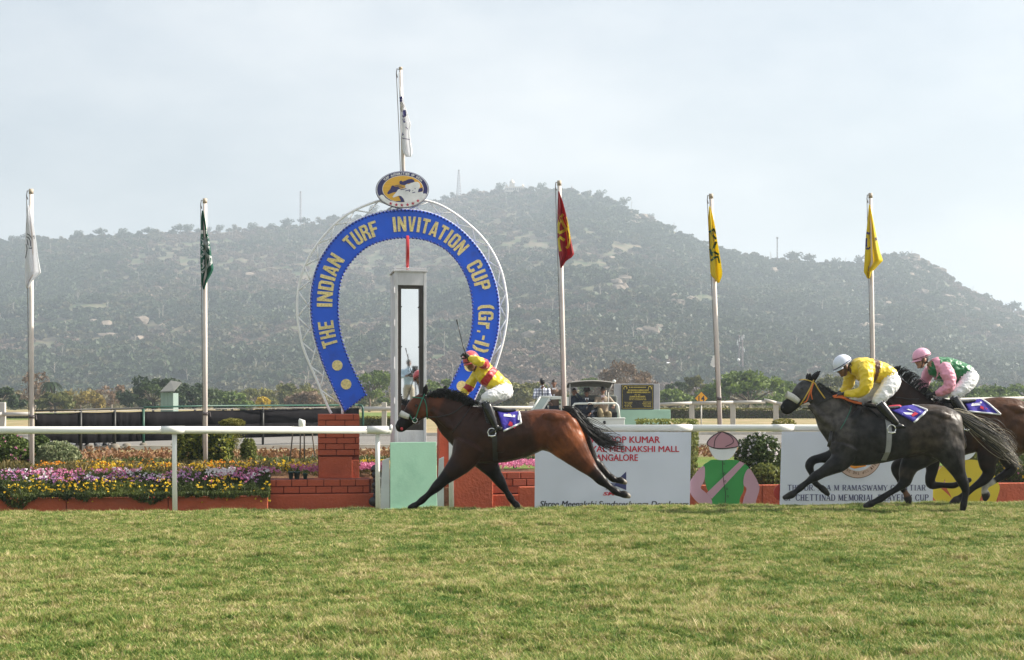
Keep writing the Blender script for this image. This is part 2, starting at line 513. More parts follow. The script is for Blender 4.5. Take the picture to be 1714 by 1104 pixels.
def hill_at(px, py):
    """hill surface point seen at (px, py)"""
    e = (HZ - py) / F
    lo, hi = 0.02, 1.0
    for _ in range(24):
        m = (lo + hi) / 2; p = hill_pt(px, m)
        if (p.z - EYE) / p.y < e: lo = m
        else: hi = m
    return hill_pt(px, (lo + hi) / 2)

def clump_np(K, rad, leaf, n_per, flat=0.75, up=0.3, base=None):
    cs = RNG.normal(size=(K, 3)); cs /= np.linalg.norm(cs, axis=1)[:, None]; cs *= (rad * (0.35 + 0.65 * RNG.random(K)) )[:, None]
    cs[:, 2] = np.abs(cs[:, 2]) * flat + rad * 0.15
    P = []
    for c in cs:
        d = RNG.normal(size=(n_per, 3)); d /= np.linalg.norm(d, axis=1)[:, None]
        P.append(c + d * rad * 0.42 * (0.6 + 0.4 * RNG.random(n_per))[:, None] * np.array([1, 1, 0.8]))
    return np.concatenate(P)

wood_mats = [leafmat('wood_dark', (0.026, 0.045, 0.017), (0.052, 0.075, 0.03), 0.2, wscale=0.02),
             leafmat('wood_olive', (0.058, 0.062, 0.028), (0.098, 0.094, 0.045), 0.2, wscale=0.02),
             leafmat('wood_dry', (0.12, 0.085, 0.062), (0.175, 0.125, 0.092), 0.2, wscale=0.03)]
m_paletrunk = mat('pale_bark', (0.30, 0.27, 0.23), 0.9, 0.2, 4)
protos = []
for i in range(9):
    m = wood_mats[[0, 0, 0, 1, 1, 1, 2, 2, 0][i]]
    P = clump_np(RNG.integers(7, 13), 1.0, 0.3, 26, flat=0.9 if i % 2 else 0.6)
    P[:, 2] += 0.25
    vv, ff, r = leaves_np(P, 0.5, jitter=0.7, aspect=0.8)
    protos.append(bpy.data.objects.new('bush_kind', mesh_np('bush_kind', vv, ff, [m], vattr=r)))
for i in range(2):      # slim pale trunk with a thin crown
    mb = MB(); mb.tube([(0, 0, -0.2), (0.04, 0.02, 0.8), (-0.03, 0, 1.7), (0.03, 0, 2.3)], [0.055, 0.045, 0.035, 0.01], 4)
    for k in range(5):
        a = k * 1.3; z = 1.1 + 0.22 * k
        mb.tube([(0, 0, z), (0.35 * math.cos(a), 0.35 * math.sin(a), z + 0.45)], [0.025, 0.008], 4)
    protos.append(bpy.data.objects.new('pale_trunk_kind', mb.mesh('pale_trunk_kind', [m_paletrunk])))

P = []; S = []; I = []; RT = []
for k in range(40000):
    px = random.uniform(-420, 2150); t = random.random() ** 0.85
    q = hill_pt(px, t)
    dens = 0.55 + 0.9 * fbm(q.x, q.y, 0.008) + 0.35 * fbm(q.x, q.y, 0.03)
    if t > 0.93: dens += 0.5
    if px > 1380 and t > 0.3: dens -= 0.22
    if random.random() > max(0.26, dens): continue
    dry = fbm(q.x + 500, q.y, 0.006) + random.uniform(-0.35, 0.35) + (0.25 if t < 0.35 else -0.1)
    u = random.random()
    if u < 0.022: i = random.choice((9, 10)); s = random.uniform(2.2, 4.0)
    elif dry > 0.14: i = random.choice((6, 7)); s = random.uniform(1.6, 3.4)
    elif dry > -0.10: i = random.choice((3, 4, 5)); s = random.uniform(2.0, 4.4)
    else: i = random.choice((0, 1, 2, 8)); s = random.uniform(2.0, 5.0) if t < 0.94 else random.uniform(1.6, 3.2)
    P.append(q); I.append(i); RT.append((0, 0, random.uniform(0, 6.28))); S.append((s, s, s * random.uniform(0.7, 1.1)))
points_object('hillside_woodland', [tuple(p) for p in P], protos, RT, S, I,
              'dry scrub and woodland covering the hazy hillside', 'woodland')

# boulders on the hill
m_rock = mat('granite', (0.23, 0.19, 0.155), 0.95, 0.35, 0.5, 0.8, 1.2, spec=.1, dirt=(.08, .07, .06), dscale=.35, damt=.7)
rk = []
for i in range(5):
    bm = bmesh.new(); bmesh.ops.create_icosphere(bm, subdivisions=2, radius=1)
    for w in bm.verts:
        w.co *= 1 + 0.6 * noise.noise(w.co * 1.5 + Vector((i * 7, 0, 0))); w.co.z *= 0.75
    me = bpy.data.meshes.new('boulder'); bm.to_mesh(me); bm.free(); me.materials.append(m_rock); rk.append(me)
patches = [(1545, 452, 26, 10, 12), (1520, 440, 20, 6, 8), (1575, 505, 22, 12, 16), (1500, 475, 30, 12, 9), (1600, 520, 22, 12, 8), (1610, 500, 24, 10, 8), (1480, 525, 20, 10, 5), (1145, 515, 18, 6, 8), (1125, 512, 12, 5, 5),
           (1075, 372, 24, 8, 8), (1038, 487, 10, 6, 4), (1080, 566, 16, 8, 7), (1090, 562, 10, 6, 4), (1300, 500, 60, 30, 6), (1445, 550, 30, 20, 5), (1000, 450, 60, 40, 6),
           (190, 560, 120, 25, 8), (330, 520, 150, 60, 6), (880, 560, 60, 30, 6), (1660, 545, 40, 25, 8)]
nb = 0
for (bx, by, sx, sy, n) in patches:
    for k in range(n):
        px = bx + random.gauss(0, 0.5) * sx; py = max(by + random.gauss(0, 0.5) * sy, ridge_y(px) + 3)
        q = hill_at(px, py)
        o = bpy.data.objects.new('boulder', rk[nb % 5]); COL.objects.link(o); nb += 1
        s = random.uniform(1.6, 3.7)
        o.location = q + Vector((0, 0, s * 0.75)); o.rotation_euler = (0, 0, random.uniform(0, 6)); o.scale = (s * random.uniform(0.8, 1.5), s, s * random.uniform(0.7, 1.1))
        tag(o, 'pale granite boulder among the scrub on the hazy hillside', 'boulder', 'boulders scattered over the hill')
for (px, py, s, lab) in ((1573, 456, 5.0, 'big upright granite block standing on the right shoulder of the hill'), (1527, 436, 5.5, 'rounded granite dome on the skyline behind the rightmost yellow flag')):
    q = hill_at(px, py)
    o = bpy.data.objects.new('boulder', rk[2]); COL.objects.link(o); o.location = q + Vector((0, 0, s * 0.3)); o.scale = (s, s, s * 0.9); tag(o, lab, 'boulder')

# skyline trees
sk = []
for i in range(4):
    mb = MB(); h = (3.2, 2.6, 3.8, 2.2)[i]
    mb.tube([(0, 0, -1.0), (0.1, 0, h * 0.5), (0, 0, h)], [0.14, 0.1, 0.05], 5)
    for k in range(5):
        a = k * 2.2 + i; mb.tube([(0.05, 0, h * (0.55 + 0.08 * k)), (1.1 * math.cos(a), 1.1 * math.sin(a), h * (0.8 + 0.06 * k))], [0.05, 0.02], 4)
    tm = mb.mesh('trunk', [m_paletrunk])
    Pn = clump_np((9, 7, 11, 8)[i], (1.9, 1.5, 1.7, 1.8)[i], 0.3, 44, flat=0.95); Pn[:, 2] += h * 0.45
    vv, ff, r = leaves_np(Pn, 0.42, jitter=0.7, aspect=0.7)
    sk.append((tm, mesh_np('crown', vv, ff, [wood_mats[0 if i != 1 else 1]], vattr=r)))
spots = [(x + random.uniform(-6, 6), random.choice((0, 1, 2, 3)), random.uniform(1.6, 2.9)) for x in
         list(range(4, 230, 14)) + list(range(232, 500, 17)) + list(range(512, 640, 22)) + [745, 762, 792, 838, 905, 1000, 1022, 1048, 1085, 1310, 1322, 1335, 1360, 1385, 1398, 1442, 1640, 1652, 1690, 1700, 1708]]
for (px, k, s) in spots:
    q = hill_pt(px, 0.985)
    o = thing('skyline_tree', 'small thin-crowned tree on the hazy skyline of the hill', 'tree', q, 'trees along the hill skyline')
    o.scale = (s, s, s)
    for nm, me in (('trunk', sk[k][0]), ('crown', sk[k][1])):
        c = bpy.data.objects.new(nm, me); link(c, o, local=True)
for (px, k, s, lab) in ((1512, 0, 2.0, 'lone flat-topped tree on a bare trunk on the right hill shoulder'), (1497, 3, 1.9, 'leaning skyline tree just left of the lone flat-topped tree'),
                        (1481, 2, 1.7, 'bushy skyline tree right behind the rightmost yellow flag')):
    o = thing('skyline_tree', lab, 'tree', hill_pt(px, 0.985), 'trees along the hill skyline'); o.scale = (s, s, s)
    for nm, me in (('trunk', sk[k][0]), ('crown', sk[k][1])):
        c = bpy.data.objects.new(nm, me); link(c, o, local=True)

# ------------------------------------------------------------------ things on the hill
m_lime = mat('lime_wash', (0.70, 0.62, 0.52), 0.8, 0.1, 0.3)
m_steelfar = mat('mast_steel', (0.22, 0.17, 0.17), 0.6, 0.1, 1)
m_winfar = mat('dark_opening', (0.08, 0.08, 0.09), 0.6)
def lathe(mb, c, prof, seg=12):
    c = Vector(c)
    vs = []; n = len(prof)
    for (r, z) in prof:
        for k in range(seg):
            a = 2 * math.pi * k / seg; vs.append(c + Vector((r * math.cos(a), r * math.sin(a), z)))
    fs = [(i * seg + k, i * seg + (k + 1) % seg, (i + 1) * seg + (k + 1) % seg, (i + 1) * seg + k) for i in range(n - 1) for k in range(seg)]
    fs += [tuple(range(seg - 1, -1, -1)), tuple((n - 1) * seg + k for k in range(seg))]
    return mb.add(vs, fs)
q = hill_pt(857, 0.985); q.z += 0.5
t = thing('hilltop_palace', 'pale domed palace with corner turrets on the hill summit', 'palace', q)
MB().box(q + Vector((2, 2, 2.3)), (17, 9, 4.6)).build('wall', m_lime, t)
mb = MB(); mb.box(q + Vector((0, 0, 5.2)), (4.4, 4.4, 5.0)); mb.build('tower', m_lime, t)
mb = MB(); lathe(mb, q + Vector((0, 0, 7.7)), [(2.0, 0), (2.2, 0.8), (1.6, 2.2), (0.7, 3.0), (0.15, 3.3), (0.1, 4.3)]); mb.build('dome', m_lime, t)
for (dx, h) in ((-4.6, 5.2), (9.5, 5.4)):
    mb = MB(); mb.box(q + Vector((dx, 0, 2.6)), (1.9, 1.9, h)); lathe(mb, q + Vector((dx, 0, 2.6 + h / 2)), [(1.1, 0), (1.1, 0.7), (0.5, 1.4), (0.1, 2.0)]); mb.build('turret', m_lime, t)
for k in range(9):
    MB().box(q + Vector((-5.2 + 1.7 * k, -2.56, 2.4)), (0.8, 0.16, 1.9)).build('window', m_winfar, t)
def lattice_mast(name, label, px, ptop, py_base=None, wid=3.0, antennas=False, slim=False):
    q = hill_pt(px, 0.985) if py_base is None else hill_at(px, py_base)
    H = EYE + (HZ - ptop) / F * q.y - q.z
    t = thing(name, label, 'mast', q)
    mb = MB(); w0 = wid / 2; w1 = w0 * (0.22 if not slim else 0.8)
    r = 0.17 if not slim else 0.12
    cor = [(-1, -1), (1, -1), (1, 1), (-1, 1)]
    def cp(c, z): w = w0 + (w1 - w0) * z / H; return q + Vector((c[0] * w, c[1] * w, z))
    for c in cor: mb.tube([cp(c, -1), cp(c, H)], r, 4)
    mb.build('leg_frame', m_steelfar, t)
    mb = MB(); n = max(5, int(H / 2.2))
    for k in range(n):
        for a in range(4):
            b = (a + 1) % 4
            mb.tube([cp(cor[a], H * k / n), cp(cor[b], H * (k + 1) / n)], r * 0.7, 4); mb.tube([cp(cor[a], H * k / n), cp(cor[b], H * k / n)], r * 0.7, 4)
    mb.build('bracing', m_steelfar, t)
    if antennas:
        m = mat('antenna_white', (0.75, 0.75, 0.74), 0.5)
        for k in range(9):
            a = k * 0.7; z = H * (0.62 + 0.042 * k)
            p = q + Vector((math.cos(a) * 1.3, math.sin(a) * 1.3, z)); MB().box(p, (0.28, 0.25, 1.3)).build('antenna', m, t)
        MB().ball(q + Vector((-1.0, -0.9, H * 0.38)), 0.6).build('dish', m, t)
    else:
        MB().box(q + Vector((0, 0, H)), (1.3, 1.3, 1.2)).build('antenna', m_steelfar, t)
    return t
lattice_mast('radio_mast', 'pinkish lattice radio mast left of the hilltop palace', 768, 285, wid=4.6)
lattice_mast('radio_mast', 'thin radio mast on the left ridge behind the arch', 503, 321, wid=1.2, slim=True)
lattice_mast('radio_mast', 'hair-thin mast on the saddle between the two yellow flags', 1301, 398, wid=0.6, slim=True)
lattice_mast('cell_tower', 'cell tower with white antennas in front of the hill', 1240, 560, 628, wid=1.5, antennas=True, slim=True)
q = hill_pt(957, 0.985)
t = thing('hilltop_tower', 'slim masonry tower on the skyline right of the dark red flag', 'tower', q)
mb = MB(); mb.box(q + Vector((0, 0, 2.2)), (1.9, 1.9, 5.5), taper=0.75); mb.build('shaft', m_steelfar, t)
mb = MB(); lathe(mb, q + Vector((0, 0, 4.9)), [(0.7, 0), (0.65, 1.4), (0.2, 2.2), (0.05, 2.8)]); mb.build('cap', m_steelfar, t)
q = hill_at(1112, 618)
t = thing('hillside_house', 'tiny white house at the foot of the hill', 'house', q)
MB().box(q + Vector((0, 0, 1.0)), (3.4, 3, 2.4)).build('wall', m_lime, t)
mb = MB(); mb.box(q + Vector((0, 0, 2.3)), (4.0, 3.6, 0.3), rx=0.12); mb.build('roof', mat('tin_roof', (0.8, 0.8, 0.8), 0.4), t)
MB().box(q + Vector((0.5, -1.53, 0.9)), (0.7, 0.1, 1.3)).build('door', m_winfar, t)
q = hill_at(1195, 628)
t = thing('small_temple', 'small pale temple tower among trees behind the fifth flagpole', 'temple', q)
mb = MB(); mb.box(q + Vector((0, 0, 1.2)), (4.2, 3.5, 3.0)); mb.build('base', m_lime, t)
mb = MB()
for k in range(5): mb.box(q + Vector((0, 0, 3.1 + k * 0.9)), (2.9 - 0.5 * k, 2.2 - 0.35 * k, 0.86))
mb.build('tower', m_lime, t)

# ------------------------------------------------------------------ trees behind the course
m_bark = mat('bark', (0.13, 0.095, 0.07), 0.95, 0.3, 3, 0.8, 8)
m_barkg = mat('grey_bark', (0.22, 0.19, 0.16), 0.95, 0.3, 3, 0.8, 8)
LM = {'dark': leafmat('leaf_dark', (0.014, 0.03, 0.01), (0.06, 0.09, 0.026), 0.25, wscale=0.25),
      'green': leafmat('leaf_green', (0.035, 0.07, 0.014), (0.15, 0.205, 0.04), 0.3, wscale=0.25),
      'olive': leafmat('leaf_olive', (0.07, 0.085, 0.022), (0.22, 0.21, 0.065), 0.3, wscale=0.25),
      'yellow': leafmat('leaf_yellow', (0.14, 0.12, 0.03), (0.33, 0.25, 0.07), 0.3, wscale=0.3),
      'brown': leafmat('leaf_brown', (0.11, 0.075, 0.045), (0.21, 0.14, 0.085), 0.25, wscale=0.3),
      'gold': leafmat('leaf_gold', (0.45, 0.32, 0.03), (0.70, 0.5, 0.06), 0.3)}
def tree(label, px, wpx, ptop, Y, kind='green', shape='round', name='tree', nleaf=2600, leaf=0.36, sparse=False, group='trees behind the racecourse'):
    base = Vector(((px - CX) / F * Y, Y, GZ))
    H = EYE + (HZ - ptop) / F * Y - GZ; W = wpx / F * Y / 2
    t = thing(name, label, 'tree', base, group)
    K = 34 if shape != 'umbrella' else 44
    cs = []
    for k in range(K):
        a = random.uniform(0, 6.283); rr = math.sqrt(random.random())
        if shape == 'umbrella':
            z = H * (0.86 - 0.52 * rr ** 2.4) + random.uniform(-0.06, 0.03) * H; rad = W * rr * 0.93
        elif shape == 'tall':
            z = H * random.uniform(0.3, 0.92); rad = W * rr * math.sin(math.pi * min(1, (z / H) * 0.85 + 0.1)) * 0.95
        else:
            z = H * random.uniform(0.22, 0.88); e = (z / H - 0.48) / 0.46; rad = W * 0.9 * math.sqrt(max(0.05, 1 - e * e)) * (0.5 + 0.5 * rr)
        cs.append(base + Vector((rad * math.cos(a), rad * math.sin(a), z)))
    cr_ = min(W, H) * (0.22 if not sparse else 0.2)
    per = nleaf // K
    Pn = []
    for c in cs:
        d = RNG.normal(size=(per, 3)); d /= np.linalg.norm(d, axis=1)[:, None]
        r_ = cr_ * random.uniform(0.7, 1.3)
        Pn.append(np.array(c) + d * (r_ * (0.45 + 0.55 * RNG.random(per)))[:, None] * np.array([1.15, 1.15, 0.7]))
    Pn = np.concatenate(Pn); Pn = Pn[Pn[:, 2] > GZ + 0.1]
    vv, ff, r = leaves_np(Pn, leaf, jitter=0.8, aspect=0.65)
    o = bpy.data.objects.new('crown', mesh_np('crown', vv, ff, [LM[kind]], vattr=r)); link(o, t)
    mb = MB(); tr = max(0.12, H * 0.028)
    fork = base + Vector((random.uniform(-.3, .3), 0, H * (0.32 if shape != 'umbrella' else 0.25)))
    mb.tube([base - Vector((0, 0, 0.3)), base + Vector((0.05, 0, H * 0.15)), fork], [tr * 1.25, tr, tr * 0.8], 7)
    for c in cs[::2 if not sparse else 1]:
        mid = (fork + c) / 2 + Vector((random.uniform(-.3, .3), random.uniform(-.3, .3), H * 0.05))
        mb.tube([fork, mid, c], [tr * 0.5, tr * 0.3, tr * 0.08], 5)
    mb.build('trunk', m_barkg if sparse else m_bark, t, smooth=True)
    return t
TREES = [
 ('dark leafy tree cut by the left edge of the picture', 2, 74, 648, 150, 'dark', 'round', {}),
 ('thin half-bare tree behind the leftmost flagpole', 58, 84, 622, 175, 'brown', 'tall', dict(sparse=True, nleaf=700)),
 ('olive scrubby tree just right of the leftmost flagpole', 92, 62, 655, 150, 'olive', 'round', {}),
 ('mustard-coloured rounded tree left of the metal hut', 134, 92, 650, 165, 'yellow', 'round', {}),
 ('greyish half-bare tree between the mustard tree and the dark tree', 186, 66, 642, 185, 'brown', 'round', dict(sparse=True, nleaf=900)),
 ('large dark green tree behind the metal hut', 256, 110, 630, 150, 'dark', 'round', dict(nleaf=4200)),
 ('dark green tree behind the green flag pole', 326, 92, 640, 155, 'dark', 'round', dict(nleaf=3600)),
 ('low green tree right of the green flag pole', 388, 68, 656, 160, 'green', 'round', {}),
 ('olive tree left of the arch foot', 432, 80, 650, 190, 'olive', 'round', {}),
 ('small tree in golden yellow bloom left of the arch', 440, 26, 662, 140, 'gold', 'round', dict(nleaf=700, leaf=0.3)),
 ('brownish olive tree behind the arch truss foot', 492, 110, 640, 195, 'olive', 'round', dict(nleaf=3400)),
 ('tan thinning tree beside the brownish olive tree', 512, 70, 656, 165, 'brown', 'round', {}),
 ('bright green tree between the arch foot and the mirror tower', 618, 96, 616, 175, 'green', 'round', dict(nleaf=3600)),
 ('green tree seen between mirror tower and leading jockey', 738, 70, 632, 170, 'green', 'round', {}),
 ('dark olive tree behind the leading jockey', 812, 80, 650, 180, 'dark', 'round', {}),
 ('yellowish green tree left of the videographer', 880, 100, 640, 175, 'olive', 'round', dict(nleaf=3400)),
 ('dense green bush-like tree behind the two standing men', 930, 74, 652, 160, 'green', 'round', {}),
 ('bright green treetop above the vehicle canopy', 988, 50, 628, 190, 'green', 'round', {}),
 ('leafless reddish brown tree above the plaque', 1046, 116, 600, 185, 'brown', 'umbrella', dict(sparse=True, nleaf=4800, leaf=0.3)),
 ('green spreading tree right of the plaque', 1122, 92, 651, 150, 'green', 'umbrella', {}),
 ('dark little treetop behind the spreading tree', 1134, 46, 634, 180, 'dark', 'round', {}),
 ('pale tall green tree left of the umbrella tree', 1162, 44, 624, 185, 'olive', 'tall', {}),
 ('wide umbrella-shaped green tree behind the fifth flagpole', 1252, 166, 621, 145, 'green', 'umbrella', dict(nleaf=6500)),
 ('tan scrubby tree right of the umbrella tree', 1340, 70, 640, 175, 'olive', 'round', {}),
 ('olive tree behind the white-capped jockey', 1400, 76, 624, 185, 'olive', 'round', dict(nleaf=3000)),
 ('green tree behind the grey horse', 1482, 120, 640, 180, 'green', 'round', {}),
 ('flat-crowned green tree behind the pink-capped jockey', 1592, 116, 633, 155, 'green', 'umbrella', dict(nleaf=4200)),
 ('green tree above the third horse', 1664, 90, 645, 160, 'green', 'umbrella', dict(nleaf=3400)),
 ('leafy tree cut by the right edge of the picture', 1722, 90, 638, 170, 'green', 'round', {}),
]
for (lab, px, w, top, Y, kd, sh, kw) in TREES: tree(lab, px, w, top, Y, kd, sh, **kw)
# palm
base = Vector(((86 - CX) / F * 170, 170, GZ)); H = EYE + (HZ - 640) / F * 170 - GZ
t = thing('palm_tree', 'small shaggy palm beside the leftmost flagpole', 'tree', base, 'trees behind the racecourse')
MB().tube([base, base + Vector((0.1, 0, H * 0.5)), base + Vector((0, 0, H))], [0.2, 0.15, 0.12], 7).build('trunk', m_bark, t, smooth=True)
mb = MB(); tp = base + Vector((0, 0, H))
for k in range(22):
    a = k * 2.4; dr = random.uniform(-1.0, 0.5)
    d = Vector((math.cos(a), math.sin(a), 0)); sd = Vector((-d.y, d.x, 0))
    A = []; B = []
    for j in range(6):
        s = j / 5; c = tp + d * 1.5 * s + Vector((0, 0, 0.9 * s * (0.6 + dr) - 1.5 * s * s)); w = 0.22 * math.sin(math.pi * (0.15 + 0.8 * s))
        A.append(c + sd * w); B.append(c - sd * w)
    mb.strip(A, B)
mb.build('fronds', LM['dark'], t)
# low scrub filling the foot of the tree line
Pn = []
for k in range(1500):
    px = random.uniform(-500, 2250); Y = random.uniform(205, 330)
    if (px > 1100) and random.random() < 0.3: continue
    s = random.uniform(0.9, 2.3)
    c = np.array([(px - CX) / F * Y, Y, GZ + s * 0.7])
    d = RNG.normal(size=(46, 3)); d /= np.linalg.norm(d, axis=1)[:, None]
    Pn.append(c + d * s * np.array([1.3, 1.3, 0.9]) * (0.5 + 0.5 * RNG.random(46))[:, None])
Pn = np.concatenate(Pn); vv, ff, r = leaves_np(Pn, 0.6, jitter=0.8, aspect=0.7)
o = bpy.data.objects.new('scrub_belt', mesh_np('scrub_belt', vv, ff, [leafmat('scrub', (0.045, 0.06, 0.02), (0.17, 0.145, 0.07), 0.25, wscale=0.06)], vattr=r)); COL.objects.link(o)
tag(o, 'belt of low mixed scrub at the foot of the hill', 'scrub', kind='stuff')

# ------------------------------------------------------------------ haze
hb = MB(); hb.box((0, 1300, 111.5), (8400, 4000, 227))
hz = hb.build('haze', [])
tag(hz, 'thin pale haze in the air between course and hill', 'haze', kind='stuff')
hm = bpy.data.materials.new('haze'); hm.use_nodes = True
hn = hm.node_tree.nodes; hn.clear()
pv = hn.new('ShaderNodeVolumePrincipled'); ho = hn.new('ShaderNodeOutputMaterial')
pv.inputs['Color'].default_value = (0.765, 0.885, 1.0, 1); pv.inputs['Density'].default_value = 0.00054; pv.inputs['Anisotropy'].default_value = 0.2
hm.node_tree.links.new(pv.outputs[0], ho.inputs['Volume'])
hz.data.materials.append(hm)
# ================================================================== TURF GRASS
m_grass = bpy.data.materials.new('grass_blades'); m_grass.use_nodes = True
n, l = m_grass.node_tree.nodes, m_grass.node_tree.links
b = n['Principled BSDF']; b.inputs['Roughness'].default_value = 0.6; b.inputs['Specular IOR Level'].default_value = 0.2
g = n.new('ShaderNodeNewGeometry'); oi = n.new('ShaderNodeObjectInfo'); av = n.new('ShaderNodeAttribute'); av.attribute_name = 'v'
def nnoise(scale, det=4):
    t = n.new('ShaderNodeTexNoise'); t.inputs['Scale'].default_value = scale; t.inputs['Detail'].default_value = det; t.inputs['Roughness'].default_value = 0.6
    l.new(g.outputs['Position'], t.inputs['Vector']); return t.outputs['Fac']
def nmath(op, a, b2, c=None):
    x = n.new('ShaderNodeMath'); x.operation = op
    for i, q in enumerate((a, b2, c)):
        if q is None: continue
        if isinstance(q, (int, float)): x.inputs[i].default_value = q
        else: l.new(q, x.inputs[i])
    return x.outputs[0]
acc = nmath('MULTIPLY_ADD', nnoise(0.55, 5), 0.9, -0.45)
acc = nmath('ADD', acc, nmath('MULTIPLY_ADD', nnoise(3.2, 3), 1.2, -0.6))
acc = nmath('ADD', acc, nmath('MULTIPLY_ADD', nnoise(9.0, 3), 1.5, -0.78))
acc = nmath('ADD', acc, nmath('MULTIPLY_ADD', av.outputs['Fac'], 0.62, -0.31))
acc = nmath('ADD', acc, nmath('MULTIPLY_ADD', oi.outputs['Random'], 0.5, 0.25))
rp = n.new('ShaderNodeValToRGB'); E = rp.color_ramp.elements
E[0].position = 0.05; E[0].color = (0.085, 0.16, 0.03, 1)
E[1].position = 0.95; E[1].color = (0.55, 0.46, 0.25, 1)
e = E.new(0.36); e.color = (0.18, 0.255, 0.05, 1)
e = E.new(0.62); e.color = (0.35, 0.34, 0.11, 1)
l.new(acc, rp.inputs['Fac']); l.new(rp.outputs['Color'], b.inputs['Base Color'])
tr = n.new('ShaderNodeBsdfTranslucent'); l.new(rp.outputs['Color'], tr.inputs['Color'])
ms = n.new('ShaderNodeMixShader'); ms.inputs[0].default_value = 0.32
l.new(b.outputs[0], ms.inputs[1]); l.new(tr.outputs[0], ms.inputs[2]); l.new(ms.outputs[0], n['Material Output'].inputs['Surface'])

def tuft(nb, rad, h, lean):
    v = []; f = []; a = []
    for k in range(nb):
        r = rad * math.sqrt(random.random()); an = random.uniform(0, 6.283)
        p = Vector((r * math.cos(an), r * math.sin(an), -0.008))
        d = Vector((random.gauss(0, 1), random.gauss(0, 1), 0)); d.normalize(); s = Vector((-d.y, d.x, 0))
        hh = h * random.uniform(0.55, 1.2); ln = lean * random.uniform(0.2, 1.4) * hh; w = random.uniform(0.0022, 0.0042)
        q = p + d * ln * 0.3 + Vector((0, 0, hh * 0.6)); t = p + d * ln + Vector((0, 0, hh))
        i = len(v); v += [p - s * w, p + s * w, q + s * w * 0.8, q - s * w * 0.8, t]
        f += [(i, i + 1, i + 2), (i, i + 2, i + 3), (i + 3, i + 2, i + 4)]
        a += [random.random()] * 3
    return mesh_np('grass_tuft_kind', v, f, [m_grass], vattr=a)
random.seed(21)
gp = [bpy.data.objects.new('grass_tuft_kind', tuft(16, 0.035, 0.036, 0.8)) for _ in range(7)] + \
     [bpy.data.objects.new('grass_tuft_kind', tuft(18, 0.05, 0.028, 1.6)) for _ in range(5)] + \
     [bpy.data.objects.new('grass_tuft_kind', tuft(22, 0.035, 0.06, 0.9)) for _ in range(4)]
P = []; S = []; I = []; RT = []
Yg = 6.6
bands = [(6.6, 10, 1500), (10, 14, 1250), (14, 18, 1000), (18, 24.6, 850)]
for (y0, y1, den) in bands:
    area = (y1 - y0) * (0.74 * (y0 + y1) / 2 + 2.4)
    for k in range(int(area * den)):
        Y = random.uniform(y0, y1); X = random.uniform(-1, 1) * (0.37 * Y + 1.2)
        d = dist_rail(X, Y)
        if d > 0.75: continue
        c = fbm(X, Y, 1.3, 3) + 0.5 * fbm(X + 40, Y, 4.0, 2)
        big = c > 0.22
        if c < -0.55 and random.random() < 0.45: continue
        if big and random.random() < 0.55: i = random.choice((12, 13, 14, 15)); s = random.uniform(0.75, 1.2)
        else: i = random.randrange(12); s = random.uniform(0.75, 1.25) * (1 + 0.25 * c)
        P.append((X, Y, turf_z(X, Y))); I.append(i)
        RT.append((random.gauss(0, 0.16), random.gauss(0, 0.16), random.uniform(0, 6.28))); S.append((s * 1.1, s * 1.1, s))
points_object('turf_grass', P, gp, RT, S, I, 'short mixed green and straw coloured turf of the racetrack', 'grass')

# ================================================================== RUNNING RAIL
m_pvc = mat('white_pvc', (0.78, 0.78, 0.74), 0.35, 0.05, 3, dirt=(0.45, 0.42, 0.36), dscale=1.5, damt=0.35)
def fline(px, z, off=0.0):
    p = at(px, HZ, fy(px, off)); p.z = z; return p
def rail(label, p0, p1, posts, joints, endcap):
    a, b2 = fline(p0, 1.09), fline(p1, 1.07)
    t = thing('running_rail', label, 'rail', Vector((a.x, a.y, -0.2)), 'white running rails along the turf')
    MB().tube([a, b2], 0.055, 16).build('rail_tube', m_pvc, t, smooth=True)
    for j in joints:
        c = fline(j, 1.09 - 0.02 * (j - p0) / max(1, p1 - p0)); d = (b2 - a).normalized()
        mb = MB(); mb.tube([c - d * 0.17, c + d * 0.17], 0.0595, 16); mb.build('joint_sleeve', m_pvc, t, smooth=True)
    for p in posts:
        c = fline(p, 1.05, 0.04)
        mb = MB(); mb.tube([c + Vector((0, 0, -0.02)), c + Vector((0.0, 0, -0.5)), Vector((c.x + 0.01, c.y, -0.35))], [0.036, 0.036, 0.04], 12); mb.build('post', m_pvc, t, smooth=True)
    for p in endcap:
        c = fline(p, 1.09); d = (b2 - a).normalized(); MB().tube([c - d * 0.02, c + d * 0.012], 0.06, 16).build('end_cap', m_pvc, t, smooth=True)
rail('white tubular running rail left of the mirror tower', -420, 655, [-390, -50, 292, 632], [-170, 290, 633], [655])
rail('white tubular running rail behind the horses right of the tower', 745, 2350, [755, 1100, 1440, 1780, 2120], [1140, 1310, 1700], [745])
c = fline(505, 1.09, 0.0)
tag(MB().tube([c + Vector((0, 0.02, 0.03)), c + Vector((0, 0.02, 0.13)), c + Vector((0.004, 0.02, 0.14))], [0.05, 0.05, 0.045], 14).build('white_stub_post', m_pvc, smooth=True),
    'short white pipe stub standing on the rail near the brick pillar', 'post')

